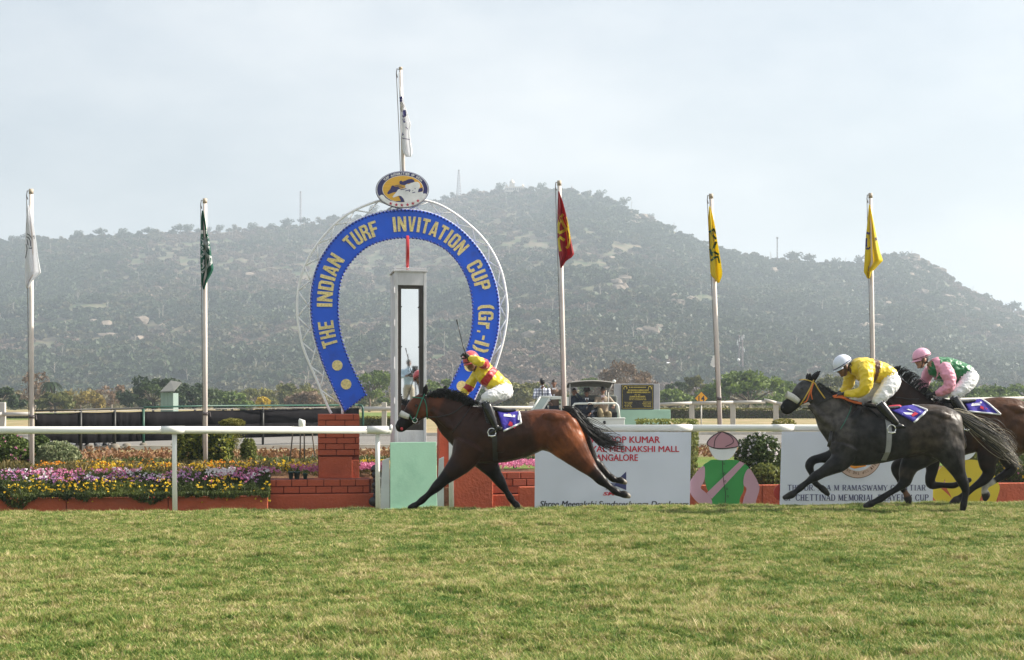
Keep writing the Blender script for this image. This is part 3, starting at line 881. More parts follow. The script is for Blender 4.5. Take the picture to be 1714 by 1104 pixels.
# ================================================================== FLAGPOLES AND FLAGS
m_pole = mat('pole_paint', (0.66, 0.60, 0.56), 0.5, 0.12, 5, dirt=(0.36, 0.27, 0.21), dscale=4, damt=0.6, stretch=(1, 1, 0.25))
m_poletop = mat('pole_weathered', (0.42, 0.35, 0.27), 0.6, 0.2, 6)
m_rope = mat('rope', (0.18, 0.16, 0.14), 0.9)
m_clamp = mat('pole_clamp', (0.12, 0.1, 0.1), 0.5)
def cloth(name, col, rough=0.55):
    if name in MATS: return MATS[name]
    m = mat(name, col, rough, 0.06, 30, 0.15, 90)
    n, l = m.node_tree.nodes, m.node_tree.links
    b = n['Principled BSDF']; tr = n.new('ShaderNodeBsdfTranslucent'); tr.inputs['Color'].default_value = (*col, 1)
    ms = n.new('ShaderNodeMixShader'); ms.inputs[0].default_value = 0.5
    l.new(b.outputs[0], ms.inputs[1]); l.new(tr.outputs[0], ms.inputs[2]); l.new(ms.outputs[0], n['Material Output'].inputs['Surface'])
    return m
def flagpole(label, x0, y0, x1, zb, Y, clampy=None, r=0.038):
    """top at (x0,y0); foot under column x1 at height zb"""
    top = at(x0, y0, Y); foot = at(x1, HZ, Y); foot.z = zb
    t = thing('flagpole', label, 'flagpole', foot, 'flagpoles along the flower beds')
    MB().tube([foot, foot.lerp(top, 0.5), top], [r * 1.08, r, r * 0.92], 12).build('pole', m_pole, t, smooth=True)
    MB().tube([foot.lerp(top, 0.985), top + Vector((0, 0, 0.01))], r * 1.02, 12).build('pole_top', m_poletop, t, smooth=True)
    hk = top + Vector((-0.07, -0.02, -0.10))
    mb = MB(); mb.tube([top + Vector((-0.02, 0, -0.03)), top + Vector((-0.06, -0.01, -0.02)), hk, hk + Vector((0.02, 0, -0.07))], 0.008, 6); mb.build('pulley_hook', m_clamp, t)
    mb = MB(); mb.tube([hk, foot.lerp(top, 0.5) + Vector((-0.05, -0.02, 0)), foot.lerp(top, 0.12) + Vector((-0.045, -0.02, 0))], 0.006, 5); mb.build('halyard', m_rope, t)
    if clampy:
        s = (at(x1, clampy, Y).z - foot.z) / (top.z - foot.z); c = foot.lerp(top, s)
        MB().tube([c - Vector((0, 0, 0.03)), c + Vector((0, 0, 0.03))], r * 1.25, 12).build('clamp', m_clamp, t, smooth=True)
        MB().tube([c + Vector((-0.02, -0.03, 0)), c + Vector((0.09, -0.05, 0.03)), c + Vector((0.10, -0.05, -0.05))], 0.008, 6).build('cleat', m_clamp, t)
    return foot, top
def flag(label, name, rows, col, Y, emblems, folds=2.2, amp=0.07, ph=0.0, group='club flags'):
    """rows: (y, x left, x right) outline in the photograph; emblems: list of (material, polygons, strokes) drawn on the cloth"""
    yy = [r[0] for r in rows]; xl = [r[1] for r in rows]; xr = [r[2] for r in rows]
    def dep(px, py):
        a = np.interp(py, yy, xl); b2 = np.interp(py, yy, xr); s = (px - a) / max(b2 - a, 1.0); w = min(1, (b2 - a) / 12.0)
        return Y + amp * w * math.sin(folds * 2 * math.pi * s * 0.7 + ph + 0.012 * (py - yy[0])) + 0.02 * math.sin(py * 0.08 + ph)
    ny, nx = 64, 30
    mb = MB(); V = []
    for j in range(ny + 1):
        y = yy[0] + (yy[-1] - yy[0]) * j / ny
        a = np.interp(y, yy, xl); b2 = np.interp(y, yy, xr)
        for i in range(nx + 1):
            x = a + (b2 - a) * i / nx; V.append(at(x, y + 0.0, dep(x, y)))
    Fq = [(j * (nx + 1) + i, j * (nx + 1) + i + 1, (j + 1) * (nx + 1) + i + 1, (j + 1) * (nx + 1) + i) for j in range(ny) for i in range(nx)]
    mb.add(V, Fq)
    o = mb.build(name, cloth(*col), smooth=True)
    sd = o.modifiers.new('thick', 'SOLIDIFY'); sd.thickness = 0.004; sd.offset = 0
    tag(o, label, 'flag', group)
    for k, (mt, strokes) in enumerate(emblems):
        mb = MB()
        for (w, pts) in strokes:
            pts = catmull(pts, 5) if len(pts) > 2 else catmull([pts[0], (np.array(pts[0]) + np.array(pts[1])) / 2, pts[1]], 4)
            A = []; B = []
            for i, p in enumerate(pts):
                tn = np.array(pts[min(i + 1, len(pts) - 1)]) - np.array(pts[max(i - 1, 0)]); tn = tn / max(np.linalg.norm(tn), 1e-6)
                nn = np.array([-tn[1], tn[0]]) * w * 1.25 / 2
                for (L, q) in ((A, p + nn), (B, p - nn)):
                    x = min(max(q[0], np.interp(q[1], yy, xl)), np.interp(q[1], yy, xr)); L.append(at(x, q[1], dep(x, q[1]) - 0.018))
            mb.strip(A, B)
        mb.build('emblem', cloth(*mt), o)
    return o
YP = 26.0
flagpole('leftmost flagpole, pale weathered, with a limp white flag', 52, 317, 53.5, 0.1, fy(53, 3.6), 697)
flagpole('pale flagpole second from left, carrying the green flag', 343, 333, 344, 0.1, fy(343, 3.6), 692)
flagpole('weathered flagpole right of the arch carrying the dark red flag', 936, 303, 948, 0.1, fy(945, 3.6))
flagpole('leaning flagpole above the jockey cut-out, carrying a yellow flag with green letters', 1190, 325, 1209, 0.1, fy(1205, 3.4), 667)
flagpole('rightmost flagpole, behind the white-capped jockey', 1457, 324, 1464, 0.1, fy(1462, 3.4))
W_ = ('flag_white', (0.86, 0.87, 0.90)); GR_ = ('flag_green', (0.012, 0.14, 0.09)); RD_ = ('flag_red', (0.40, 0.012, 0.02)); YL_ = ('flag_yellow', (0.80, 0.66, 0.03))
INK = ('flag_ink', (0.06, 0.07, 0.09)); NV = ('flag_navy', (0.02, 0.02, 0.14)); GW = ('flag_print_white', (0.75, 0.78, 0.78)); YP_ = ('flag_print_yellow', (0.85, 0.72, 0.05)); GP = ('flag_print_green', (0.01, 0.09, 0.05))
flag('limp white flag with grey round crest on the leftmost pole', 'flag', [(343, 46.5, 48), (360, 44.5, 53), (385, 43, 57.5), (405, 42.5, 61), (430, 42, 64), (456, 42, 68.5), (464, 42, 60), (472, 42, 52), (482, 44, 48)], W_, fy(53, 3.6) - 0.07,
     [(INK, [(1.1, [(45, 391), (50, 394), (54, 402), (55, 410), (53, 415), (48, 415)]), (1.1, [(44, 396), (48, 398), (51, 404), (51.5, 412)]), (0.9, [(45, 400), (47, 410)]), (0.9, [(43.5, 408), (45, 416), (44, 424), (42.5, 432)]), (0.8, [(55, 397), (57, 394), (57, 400)])])], ph=0.6)
flag('dark green flag with white swirling emblem', 'flag', [(352, 338, 340), (370, 336, 344), (385, 336, 346), (400, 335.5, 350), (420, 335.5, 353), (435, 335.5, 355), (450, 336, 357.5), (460, 336.5, 353), (470, 336.5, 347), (484, 340, 342)], GR_, fy(343, 3.6) - 0.07,
     [(GW, [(5, [(336, 388), (346, 388)]), (4, [(337, 398), (343, 404), (345, 412), (350, 420)]), (2.5, [(343, 397), (342, 404), (339, 410)]), (2.5, [(349, 396), (344, 402), (350, 406), (345, 410), (351, 414)]), (3, [(336, 412), (342, 420), (348, 428), (355, 430)]),
            (3, [(336, 430), (342, 424), (348, 430), (350, 440), (344, 450), (337, 456)]), (2.5, [(355, 430), (355, 438), (350, 444)]), (1.8, [(338, 440), (341, 444), (338, 449)]), (1.8, [(341, 434), (340, 444)])])], ph=2.0)
flag('dark red flag with yellow monogram right of the arch', 'flag', [(320, 934.5, 936), (340, 933.5, 943), (360, 933, 948), (380, 933, 952.5), (400, 933.5, 955.5), (425, 935, 961), (430, 936, 957), (437, 937, 947), (448, 938, 940)], RD_, fy(940, 3.6) - 0.07,
     [(YP_, [(3.6, [(937, 358), (942, 372), (947, 383)]), (3.4, [(943, 358), (938, 366), (934.5, 378), (935, 390)]), (3.2, [(946, 363), (951, 376), (954, 388), (953, 399)]), (3.6, [(935, 390), (942, 387), (951, 382)]), (3.6, [(949, 384), (952, 400), (951, 411), (948, 415)]), (3.6, [(936, 396), (945, 402)]), (3.0, [(935, 398), (936, 410), (938, 420)])])], ph=1.2)
flag('yellow flag with dark green letters on the leaning pole', 'flag', [(345, 1187, 1188.5), (360, 1186, 1193), (380, 1186, 1197), (400, 1186.5, 1200), (420, 1187, 1203.5), (440, 1188.5, 1207), (455, 1189, 1209), (462, 1191, 1208.5), (473, 1201, 1204)], YL_, fy(1200, 3.4) - 0.07,
     [(GP, [(2.6, [(1187, 388), (1196, 383)]), (2.6, [(1187, 386), (1193, 393), (1199, 400)]), (2.0, [(1195, 383), (1198, 391)]), (2.8, [(1199, 404), (1194, 416), (1190, 426)]), (2.4, [(1188, 416), (1192, 428)]), (2.8, [(1195, 421), (1203, 426)]), (2.8, [(1190, 436), (1196, 431), (1203, 429)]), (2.2, [(1202, 429), (1204, 440)])])], ph=0.2)
flag('broad yellow flag with navy emblem on the rightmost pole', 'flag', [(342, 1454.5, 1456), (360, 1453, 1460), (380, 1451, 1464), (400, 1449, 1468), (420, 1448, 1472.5), (436, 1447, 1478), (444, 1446.5, 1470), (455, 1446, 1460), (466, 1452, 1456)], YL_, fy(1462, 3.4) - 0.07,
     [(NV, [(6.0, [(1452, 390), (1454, 393), (1452, 398)]), (3.0, [(1450, 389), (1456, 391)]), (3.0, [(1450, 398), (1449.5, 408), (1450.5, 416)]), (2.0, [(1450, 416), (1454, 416), (1456, 413)]), (1.8, [(1466, 397), (1467, 402)])])], ph=2.6)

# ================================================================== HORSESHOE ARCH
YA = fy(677, 2.3)
PA = Plane(677, YA)
def z3(x, y): return (480 + x / 2.5675, 270 + y / 2.5675)
OUT = [(250, 1072), (195, 960), (150, 850), (118, 740), (105, 640), (110, 540), (135, 445), (190, 352), (270, 275), (380, 226), (508, 209), (625, 226), (725, 278), (805, 355), (865, 445), (900, 545), (911, 640), (903, 745), (872, 855), (832, 960), (780, 1070)]
INN = [(341, 1003), (300, 925), (262, 840), (234, 755), (221, 660), (224, 560), (240, 490), (282, 425), (343, 369), (425, 337), (510, 328), (595, 337), (675, 372), (735, 432), (775, 505), (795, 580), (800, 660), (792, 740), (768, 825), (732, 905), (690, 990)]
oc = [z3(*p) for p in catmull(OUT, 8)]; ic = [z3(*p) for p in catmull(INN, 8)]
m_blue = mat('royal_blue_sheet', (0.006, 0.10, 0.70), 0.4, 0.10, 3, 0.08, 30, dirt=(0.02, 0.04, 0.3), dscale=2.5, damt=0.5)
m_blued = mat('blue_lamp', (0.008, 0.03, 0.28), 0.3)
m_gold = mat('gold_foil', (0.72, 0.60, 0.27), 0.4, 0.25, 40, 0.3, 120, metal=0.15)
m_goldedge = mat('gold_edge', (0.25, 0.19, 0.06), 0.6)
m_whitesteel = mat('white_steel', (0.84, 0.84, 0.84), 0.4, 0.06, 6, dirt=(0.5, 0.46, 0.42), dscale=6, damt=0.3)
arch = thing('horseshoe_arch', 'tall blue horseshoe arch with gold lettering on brick pillars', 'arch', PA.at(677, 700))
mb = MB()
N = len(oc)
fo = [PA.at(*p) for p in oc]; fi = [PA.at(*p) for p in ic]; back = -PA.n * 0.09
vs = fo + fi + [p + back for p in fo] + [p + back for p in fi]
fs = []
for i in range(N - 1):
    fs += [(i, i + 1, N + i + 1, N + i), (2 * N + i, 3 * N + i, 3 * N + i + 1, 2 * N + i + 1), (i, 2 * N + i, 2 * N + i + 1, i + 1), (N + i, N + i + 1, 3 * N + i + 1, 3 * N + i)]
fs += [(0, N, 3 * N, 2 * N), (N - 1, 3 * N - 1, 4 * N - 1, 2 * N - 1)]
mb.add(vs, fs); panel = mb.build('blue_panel', m_blue, arch)
def walk(pts, step):
    out = []; acc = 0
    for a, b2 in zip(pts, pts[1:]):
        L = (b2 - a).length
        while acc < L: out.append(a.lerp(b2, acc / L)); acc += step
        acc -= L
    return out
mb = MB()
for pts in (fo, fi, [fo[0], fi[0]], [fo[-1], fi[-1]]):
    for p in walk(pts, 0.062): mb.ball(p + PA.n * 0.01 - PA.n * 0.0, (0.02, 0.02, 0.02), 6, 4)
o = mb.build('edge_lights', m_blued, panel, smooth=True); o['kind'] = 'stuff'
# lettering along the middle of the band
mid = [(np.array(a) + np.array(b2)) / 2 for a, b2 in zip(oc, ic)]
cum = [0]
for a, b2 in zip(mid, mid[1:]): cum.append(cum[-1] + float(np.linalg.norm(b2 - a)))
def s_of(x, y):
    q = np.array(z3(x, y)); return cum[int(np.argmin([np.linalg.norm(m - q) for m in mid]))]
def mid_at(s):
    x = float(np.interp(s, cum, [m[0] for m in mid])); y = float(np.interp(s, cum, [m[1] for m in mid])); return np.array([x, y])
# heavy condensed capitals for the arch
def _mir(p): return [(1 - x, y) for (x, y) in p]
def _rc(a, b, c, d): return [(a, b), (c, b), (c, d), (a, d)]
_bowl = [(.34, 1), (.8, 1), (1, .88), (1, .58), (.8, .45), (.34, .45), (.34, .6), (.6, .6), (.66, .65), (.66, .8), (.6, .85), (.34, .85)]
_half = [(.5, 1), (.2, 1), (0, .86), (0, .14), (.2, 0), (.5, 0), (.5, .16), (.38, .16), (.34, .2), (.34, .8), (.38, .84), (.5, .84)]
_par = [(1, 1), (.4, .95), (0, .75), (0, .25), (.4, .05), (1, 0), (1, .11), (.8, .18), (.66, .3), (.66, .7), (.8, .82), (1, .89)]
BLK = {'T': [_rc(0, .82, 1, 1), _rc(.33, 0, .67, .82)], 'H': [_rc(0, 0, .34, 1), _rc(.66, 0, 1, 1), _rc(.34, .41, .66, .59)], 'E': [_rc(0, 0, .4, 1), _rc(.4, .84, 1, 1), _rc(.4, .42, .9, .58), _rc(.4, 0, 1, .16)],
 'F': [_rc(0, 0, .4, 1), _rc(.4, .84, 1, 1), _rc(.4, .42, .9, .58)], 'I': [_rc(0, 0, 1, 1)], 'N': [_rc(0, 0, .3, 1), _rc(.7, 0, 1, 1), [(.3, 1), (.3, .55), (.7, 0), (.7, .45)]],
 'D': [_rc(0, 0, .35, 1), [(.35, 1), (.75, 1), (1, .85), (1, .15), (.75, 0), (.35, 0), (.35, .16), (.6, .16), (.66, .22), (.66, .78), (.6, .84), (.35, .84)]],
 'A': [[(0, 0), (.31, 0), (.5, .72), (.5, 1), (.3, 1)], [(.5, 1), (.5, .72), (.69, 0), (1, 0), (.7, 1)], _rc(.27, .17, .73, .32)], 'U': [_rc(0, .2, .34, 1), _rc(.66, .2, 1, 1), [(0, .2), (0, .12), (.2, 0), (.8, 0), (1, .12), (1, .2), (.66, .2), (.61, .16), (.39, .16), (.34, .2)]],
 'R': [_rc(0, 0, .34, 1), _bowl, [(.5, .45), (.8, .45), (1, .36), (1, 0), (.67, 0), (.67, .36)]], 'P': [_rc(0, 0, .34, 1), _bowl], 'V': [[(0, 1), (.33, 1), (.5, .3), (.5, 0), (.31, 0)], [(.67, 1), (1, 1), (.69, 0), (.5, 0), (.5, .3)]],
 'O': [_half, _mir(_half)], 'C': [_half, [(.5, 1), (.5, .84), (.62, .84), (.66, .8), (.66, .62), (1, .62), (1, .86), (.8, 1)], [(.5, 0), (.8, 0), (1, .14), (1, .38), (.66, .38), (.66, .2), (.62, .16), (.5, .16)]],
 'G': [_half, [(.5, 1), (.5, .84), (.62, .84), (.66, .8), (.66, .66), (1, .66), (1, .86), (.8, 1)], [(.5, 0), (1, 0), (1, .52), (.56, .52), (.56, .38), (.68, .38), (.68, .2), (.62, .16), (.5, .16)]],
 'r': [_rc(0, 0, .44, 1), [(.44, .98), (1, 1), (1, .74), (.44, .68)]], '(': [_par], ')': [_mir(_par)], '.': [_rc(0, 0, 1, 1)], '-': [_rc(0, 0, 1, 1)]}
def block(mb, c, A, X, U, n, off, thick):
    for i, pl_ in enumerate(BLK[c]):
        e = off + thick + i * .0012; mb.prism([A + X * x + U * y + n * e for (x, y) in pl_], -n * (e - .002))
GW_ = {'I': 0.42, '(': 0.5, ')': 0.5, '.': 0.35, '-': 0.5, 'r': 0.75, 'T': 0.95, 'N': 1.1}
def arch_word(word, a, b2, h=26):
    s0, s1 = s_of(*a), s_of(*b2)
    ws = [GW_.get(c, 1.0) for c in word]; tot = sum(ws) + 0.20 * (len(word) - 1); k = (s1 - s0) / tot; s = s0
    for c, w in zip(word, ws):
        m = mid_at(s + w * k / 2); d = mid_at(s + w * k / 2 + 3) - mid_at(s + w * k / 2 - 3); d /= np.linalg.norm(d); up = np.array([d[1], -d[0]])
        hh = h * {'.': 0.22, '-': 0.16, 'r': 0.78, '(': 1.15, ')': 1.15}.get(c, 1.0)
        yo = {'.': -h / 2, '-': -hh / 2, 'r': -h / 2}.get(c, -hh / 2)
        ww = w * k * {'.': 0.55, 'I': 0.9, 'r': 0.9}.get(c, 1.0)
        org = m - d * ww / 2 + up * yo
        A = PA.at(*org); X = PA.at(*(org + d * ww)) - A; U = PA.at(*(org + up * hh)) - A
        mb = MB(); block(mb, c, A, X, U, PA.n, 0.004, 0.018); mb.build('letter', m_gold, panel)
        s += (w + 0.20) * k
arch_word('THE', (190, 792), (168, 682)); arch_word('INDIAN', (166, 622), (232, 415)); arch_word('TURF', (262, 362), (395, 280))
arch_word('INVITATION', (452, 268), (768, 385), 25); arch_word('CUP', (785, 440), (852, 545)); arch_word('(Gr.-I)', (853, 618), (822, 818), 25)
def disc(mb, pl, px, py, r, off, seg=28, ry=None):
    c = pl.at(px, py); ux = pl.u; e = (pl.at(px + r, py) - c).length; g2 = e if ry is None else (pl.at(px, py - ry) - c).length
    pts = [c + ux * (e * math.cos(2 * math.pi * k / seg)) + Vector((0, 0, g2 * math.sin(2 * math.pi * k / seg))) + pl.n * off for k in range(seg)]
    mb.prism(pts, -pl.n * min(0.02, off + 0.002)); return mb
for (x, y) in ((217, 876), (255, 957), (785, 880), (752, 965)):
    px, py = z3(x, y); disc(MB(), PA, px, py, 8.8, 0.02).build('gold_disc', m_gold, panel)
# truss
TRL = [(192, 1082), (175, 1050), (120, 920), (68, 790), (44, 640), (55, 520), (90, 420), (160, 318), (255, 230), (385, 172), (500, 160)]
TRR = [(500, 160), (630, 176), (742, 238), (850, 338), (918, 460), (945, 590), (945, 680), (925, 790), (885, 920), (868, 985)]
tl = [z3(*p) for p in catmull(TRL, 6)]; trr = [z3(*p) for p in catmull(TRR, 6)]
PT = Plane(677, YA + 0.06)
ring = [PT.at(*p) for p in tl + trr[1:]]
MB().tube(ring, 0.021, 8).build('truss_ring', m_whitesteel, arch, smooth=True)
inr = [p + back * 0.6 + (p - PA.at(677, 520)).normalized() * 0.02 for p in fo]
MB().tube(inr, 0.016, 8).build('truss_inner_ring', m_whitesteel, arch, smooth=True)
rp_ = walk(ring, 0.43)
for i, p in enumerate(rp_[1:-1]):
    q = min(inr, key=lambda w: (w - p - Vector((0, 0, 0.16 if i % 2 else -0.16))).length if True else 0)
    best = sorted(inr, key=lambda w: (w - p).length)[0]
    j = inr.index(best); q1 = inr[max(0, j - 5)]; q2 = inr[min(len(inr) - 1, j + 5)]
    mb = MB(); mb.tube([p, q1], 0.0135, 6); mb.tube([p, q2], 0.0135, 6); mb.build('truss_brace', m_whitesteel, arch, smooth=True)
for (x, y) in ((239, 1072), (800, 1075)):
    px, py = z3(x, y); MB().tube([PA.at(px, py + 6, -0.04), PA.at(px, py - 4, -0.04)], 0.018, 8).build('foot_pin', m_whitesteel, arch, smooth=True)

# oval emblem on top of the arch
PO = Plane(673, YA - 0.10)
def z5(x, y): return (620 + x / 12.99, 275 + y / 12.99)
def poly(mb, pl, pts, zf, off, d=0.006):
    mb.prism([pl.at(*zf(*p), off) for p in pts], -pl.n * d)
def ell(cx, cy, a, b2, n=48, t0=0, t1=6.2832):
    return [(cx + a * math.cos(t0 + (t1 - t0) * k / n), cy - b2 * math.sin(t0 + (t1 - t0) * k / n)) for k in range(n + (0 if abs(t1 - t0 - 6.2832) < 1e-3 else 1))]
m_ow = mat('emblem_white', (0.78, 0.78, 0.8), 0.4); m_on = mat('emblem_navy', (0.03, 0.03, 0.14), 0.4); m_og = mat('emblem_gold', (0.75, 0.42, 0.05), 0.4, 0.12, 1.5, stretch=(1, 1, 60))
m_or = mat('emblem_red', (0.42, 0.02, 0.06), 0.4)
em = thing('oval_emblem', 'oval emblem board with racing horses on top of the arch', 'sign', PO.at(673, 348))
mb = MB(); poly(mb, PO, ell(695, 545, 580, 402), z5, 0.0, 0.05); mb.build('board', m_on, em)
mb = MB(); poly(mb, PO, ell(695, 545, 568, 394), z5, 0.004); mb.build('rim', m_ow, em)
mb = MB(); poly(mb, PO, ell(695, 545, 548, 386), z5, 0.008); mb.build('navy_ring', m_on, em)
mb = MB(); poly(mb, PO, ell(705, 535, 448, 296), z5, 0.011); mb.build('cream_line', m_ow, em)
mb = MB(); poly(mb, PO, ell(705, 535, 437, 287), z5, 0.014); mb.build('gold_field', m_og, em)
mb = MB()
poly(mb, PO, [(190, 690), (240, 658), (285, 672), (330, 730), (420, 785), (560, 818), (740, 822), (900, 826), (1020, 800), (1110, 730), (1150, 640), (1190, 628), (1218, 655)] + ell(695, 545, 546, 384, 30, -0.20, -math.pi + 0.42), z5, 0.018); mb.build('white_base', m_ow, em)
mb = MB()
poly(mb, PO, [(365, 630), (375, 600), (430, 540), (455, 480), (475, 455), (490, 468), (500, 455), (520, 482), (600, 490), (650, 515), (560, 600), (500, 608), (420, 640), (385, 652)], z5, 0.018)
poly(mb, PO, [(628, 390), (640, 362), (670, 352), (695, 375), (760, 352), (820, 326), (900, 316), (950, 345), (960, 385), (880, 402), (790, 425), (750, 452), (690, 446), (640, 432)], z5, 0.018)
poly(mb, PO, [(610, 690), (665, 690), (720, 755), (738, 818), (620, 818), (540, 806), (662, 794), (640, 740)], z5, 0.022)
poly(mb, PO, [(1030, 605), (1050, 530), (1130, 500), (1142, 560), (1125, 590)], z5, 0.022)
for (a, c2) in (((520, 470), (640, 445)), ((560, 490), (680, 470)), ((640, 515), (720, 500))):
    poly(mb, PO, [(a[0], a[1] - 6), (c2[0], c2[1] - 6), (c2[0], c2[1] + 6), (a[0], a[1] + 6)], z5, 0.02)
mb.build('dark_horse_and_rider', m_on, em)
mb = MB()
poly(mb, PO, [(478, 705), (500, 672), (540, 630), (600, 545), (640, 540), (720, 522), (770, 500), (750, 470), (770, 436), (800, 428), (830, 436), (880, 405), (960, 382), (1030, 382), (1070, 420), (1082, 480), (1055, 535), (1028, 610), (1130, 592), (1150, 630), (1110, 735), (1020, 806), (900, 828), (745, 822), (722, 750), (670, 690), (620, 678), (560, 700), (500, 722)], z5, 0.0205); mb.build('white_horse_and_rider', m_ow, em)
mb = MB()
for (x0, y0, x1, y1) in ((650, 550, 780, 530), (760, 578, 860, 552), (860, 555, 840, 600), (910, 618, 970, 604), (965, 520, 972, 540), (916, 568, 922, 580)):
    d = np.array([x1 - x0, y1 - y0], float); d /= np.linalg.norm(d); w = np.array([-d[1], d[0]]) * 8
    poly(mb, PO, [(x0 + w[0], y0 + w[1]), (x1 + w[0], y1 + w[1]), (x1 - w[0], y1 - w[1]), (x0 - w[0], y0 - w[1])], z5, 0.024)
mb.build('ink_lines', m_on, em)
for (x, y) in ((440, 850), (562, 878), (682, 886), (806, 878), (922, 848), (1030, 792)):
    mb = MB(); poly(mb, PO, [(x + (40 if k % 2 == 0 else 16) * math.sin(k * math.pi / 5), y - (40 if k % 2 == 0 else 16) * math.cos(k * math.pi / 5)) for k in range(10)], z5, 0.024); mb.build('star', m_or, em)
TXT = 'TURF AUTHORITIES OF INDIA'
mb = MB()
for k, c in enumerate(TXT):
    if c == ' ': continue
    t_ = 2.48 + (0.60 - 2.48) * k / (len(TXT) - 1)
    a_, b_ = 497, 340
    p = np.array([700 + a_ * math.cos(t_), 541 - b_ * math.sin(t_)]); d = np.array([a_ * math.sin(t_), b_ * math.cos(t_)]); d /= np.linalg.norm(d); up = np.array([d[1], -d[0]])
    w = 40 if c != 'I' else 12; h = 52; org = p - d * w / 2 - up * h / 2
    A = PO.at(*z5(*org)); X = PO.at(*z5(*(org + d * w))) - A; U = PO.at(*z5(*(org + up * h))) - A
    text_on(mb, c, A, X.normalized(), U.normalized(), X.length, U.length, PO.n, 0.013, bold=0.03)
mb.build('lettering', m_ow, em)
# flag above the emblem
YF = YA + 0.02
flagpole('slim flagpole rising from the top of the arch', 670.5, 113, 676.5, PA.at(676, 345).z, YF, r=0.03)
flag('limp white flag with navy print above the arch', 'flag', [(120, 667.3, 668.2), (140, 667.6, 669), (155, 668, 671.5), (170, 669, 676), (185, 670, 681), (200, 671, 685), (208, 671.5, 688), (220, 672, 685.5), (235, 672, 687), (248, 672.5, 689.5), (256, 675, 690), (262, 680, 688)], W_, YF - 0.06,
     [(NV, [(3.2, [(668.5, 164), (673.5, 163)]), (3.0, [(669, 168), (673, 168)]), (4.4, [(676.5, 184), (677.5, 194)]), (3.4, [(674, 195), (679, 192)]), (2.6, [(675, 198), (677, 205)]), (0.9, [(679, 212), (683, 216)]), (0.8, [(672.5, 224), (676, 225)]), (0.8, [(673.8, 221.5), (674, 227)]), (0.8, [(672.5, 230.5), (679, 232), (686, 233)])]), 
      (('flag_print_olive', (0.28, 0.26, 0.2)), [(1.0, [(670, 172), (675, 180)]), (1.0, [(670.5, 177), (674.5, 184)]), (1.2, [(670, 180), (673, 187)]), (0.9, [(672, 170), (676.5, 178)])])], amp=0.035, ph=0.9)
# ================================================================== BRICK PILLARS AND WALLS
m_red = mat('red_brick_paint', (0.40, 0.078, 0.032), 0.75, 0.14, 6, 0.35, 50, dirt=(0.20, 0.05, 0.03), dscale=3, damt=0.5)
m_redmortar = mat('red_mortar', (0.17, 0.035, 0.018), 0.9, 0.2, 10, 0.4, 60)
m_redplaster = mat('red_plaster', (0.42, 0.088, 0.038), 0.85, 0.16, 4, 0.6, 25, dirt=(0.22, 0.06, 0.035), dscale=2, damt=0.6)
mb = MB(); mb.box((0, 0, 0), (1, 1, 1)); bme = mb.mesh('brick', [m_red])
bm = bmesh.new(); bm.from_mesh(bme); bmesh.ops.bevel(bm, geom=list(bm.edges), offset=0.05, segments=1, affect='EDGES'); bm.to_mesh(bme); bm.free()
def brick(parent, c, d):
    o = bpy.data.objects.new('brick', bme); link(o, parent, local=True)
    o.location = c; o.scale = d; o.rotation_euler = (random.gauss(0, .006), random.gauss(0, .006), random.gauss(0, .008))
def bricks(parent, x0, x1, z0, z1, front, rows, bl=0.235, depth=0.06, first=True, side=False):
    """courses of single bricks on the front plane y = front (local), from x0 to x1"""
    h = (z1 - z0) / rows
    for r in range(rows):
        x = x0; off = (bl * 0.45 if r % 2 else bl)
        while x < x1 - 0.02:
            w = min(off * random.uniform(0.94, 1.06), x1 - x); off = bl
            if x1 - x - w < 0.06: w = x1 - x
            brick(parent, (x + w / 2, front - depth / 2 + 0.022 + random.uniform(-.004, .004), z0 + (r + 0.5) * h), (w - 0.012, depth, h - 0.011)); x += w
def local(name, label, cat, px, off, group=None, th=TH):
    p = at(px, HZ, fy(px, off)); p.z = 0
    return thing(name, label, cat, p, group, rz=th), p.y
# left pillar (front face 532-602) on the low wall (451-622)
def sc(Y): return F / Y
t, Y = local('brick_pillar', 'red painted brick pillar under the left arch foot', 'pillar', 567, 2.05, 'brick pillars of the arch')
k = 1 / sc(Y)
zt = lambda py: EYE - (py - HZ) * k
MB().box((0, 0.34, (zt(693) + zt(800)) / 2 - 0.1), (70 * k - 0.02, 0.64, zt(693) - zt(800) + 0.2)).build('core', m_redmortar, t, local=True)
bricks(t, -35 * k, 35 * k, zt(762), zt(693), 0.0, 7, bl=0.30)
MB().box((-0.055, 0.012, (zt(764) + zt(799)) / 2), (70 * k - 0.14, 0.06, zt(764) - zt(799)), ).build('plaster_panel', m_redplaster, t, local=True, bevel=0.006)
MB().box((35 * k - 0.075, 0.03, (zt(770) + zt(799)) / 2), (0.13, 0.06, zt(770) - zt(799)), ry=0.0).build('loose_tile', m_redplaster, t, local=True, bevel=0.005)
MB().box((-0.02, -0.04, zt(801)), (70 * k + 0.08, 0.16, 0.035)).build('ledge', m_redplaster, t, local=True, bevel=0.008)
t, Y = local('brick_wall', 'low red brick wall with plaster footing below the left pillar', 'wall', 536, 1.55, 'low brick walls of the arch'); k = 1 / sc(Y)
MB().box((0, 0.30, (zt(802) - 0.45) / 2), (171 * k - 0.02, 0.55, zt(802) + 0.44)).build('core', m_redmortar, t, local=True)
bricks(t, -85.5 * k, 82 * k, zt(825), zt(802), 0.0, 2, bl=0.255)
mb = MB(); mb.box((0.02, 0.0, (zt(826) - 0.42) / 2), (176 * k, 0.16, zt(826) + 0.42)); mb.build('plaster_footing', m_redplaster, t, local=True, bevel=0.02)
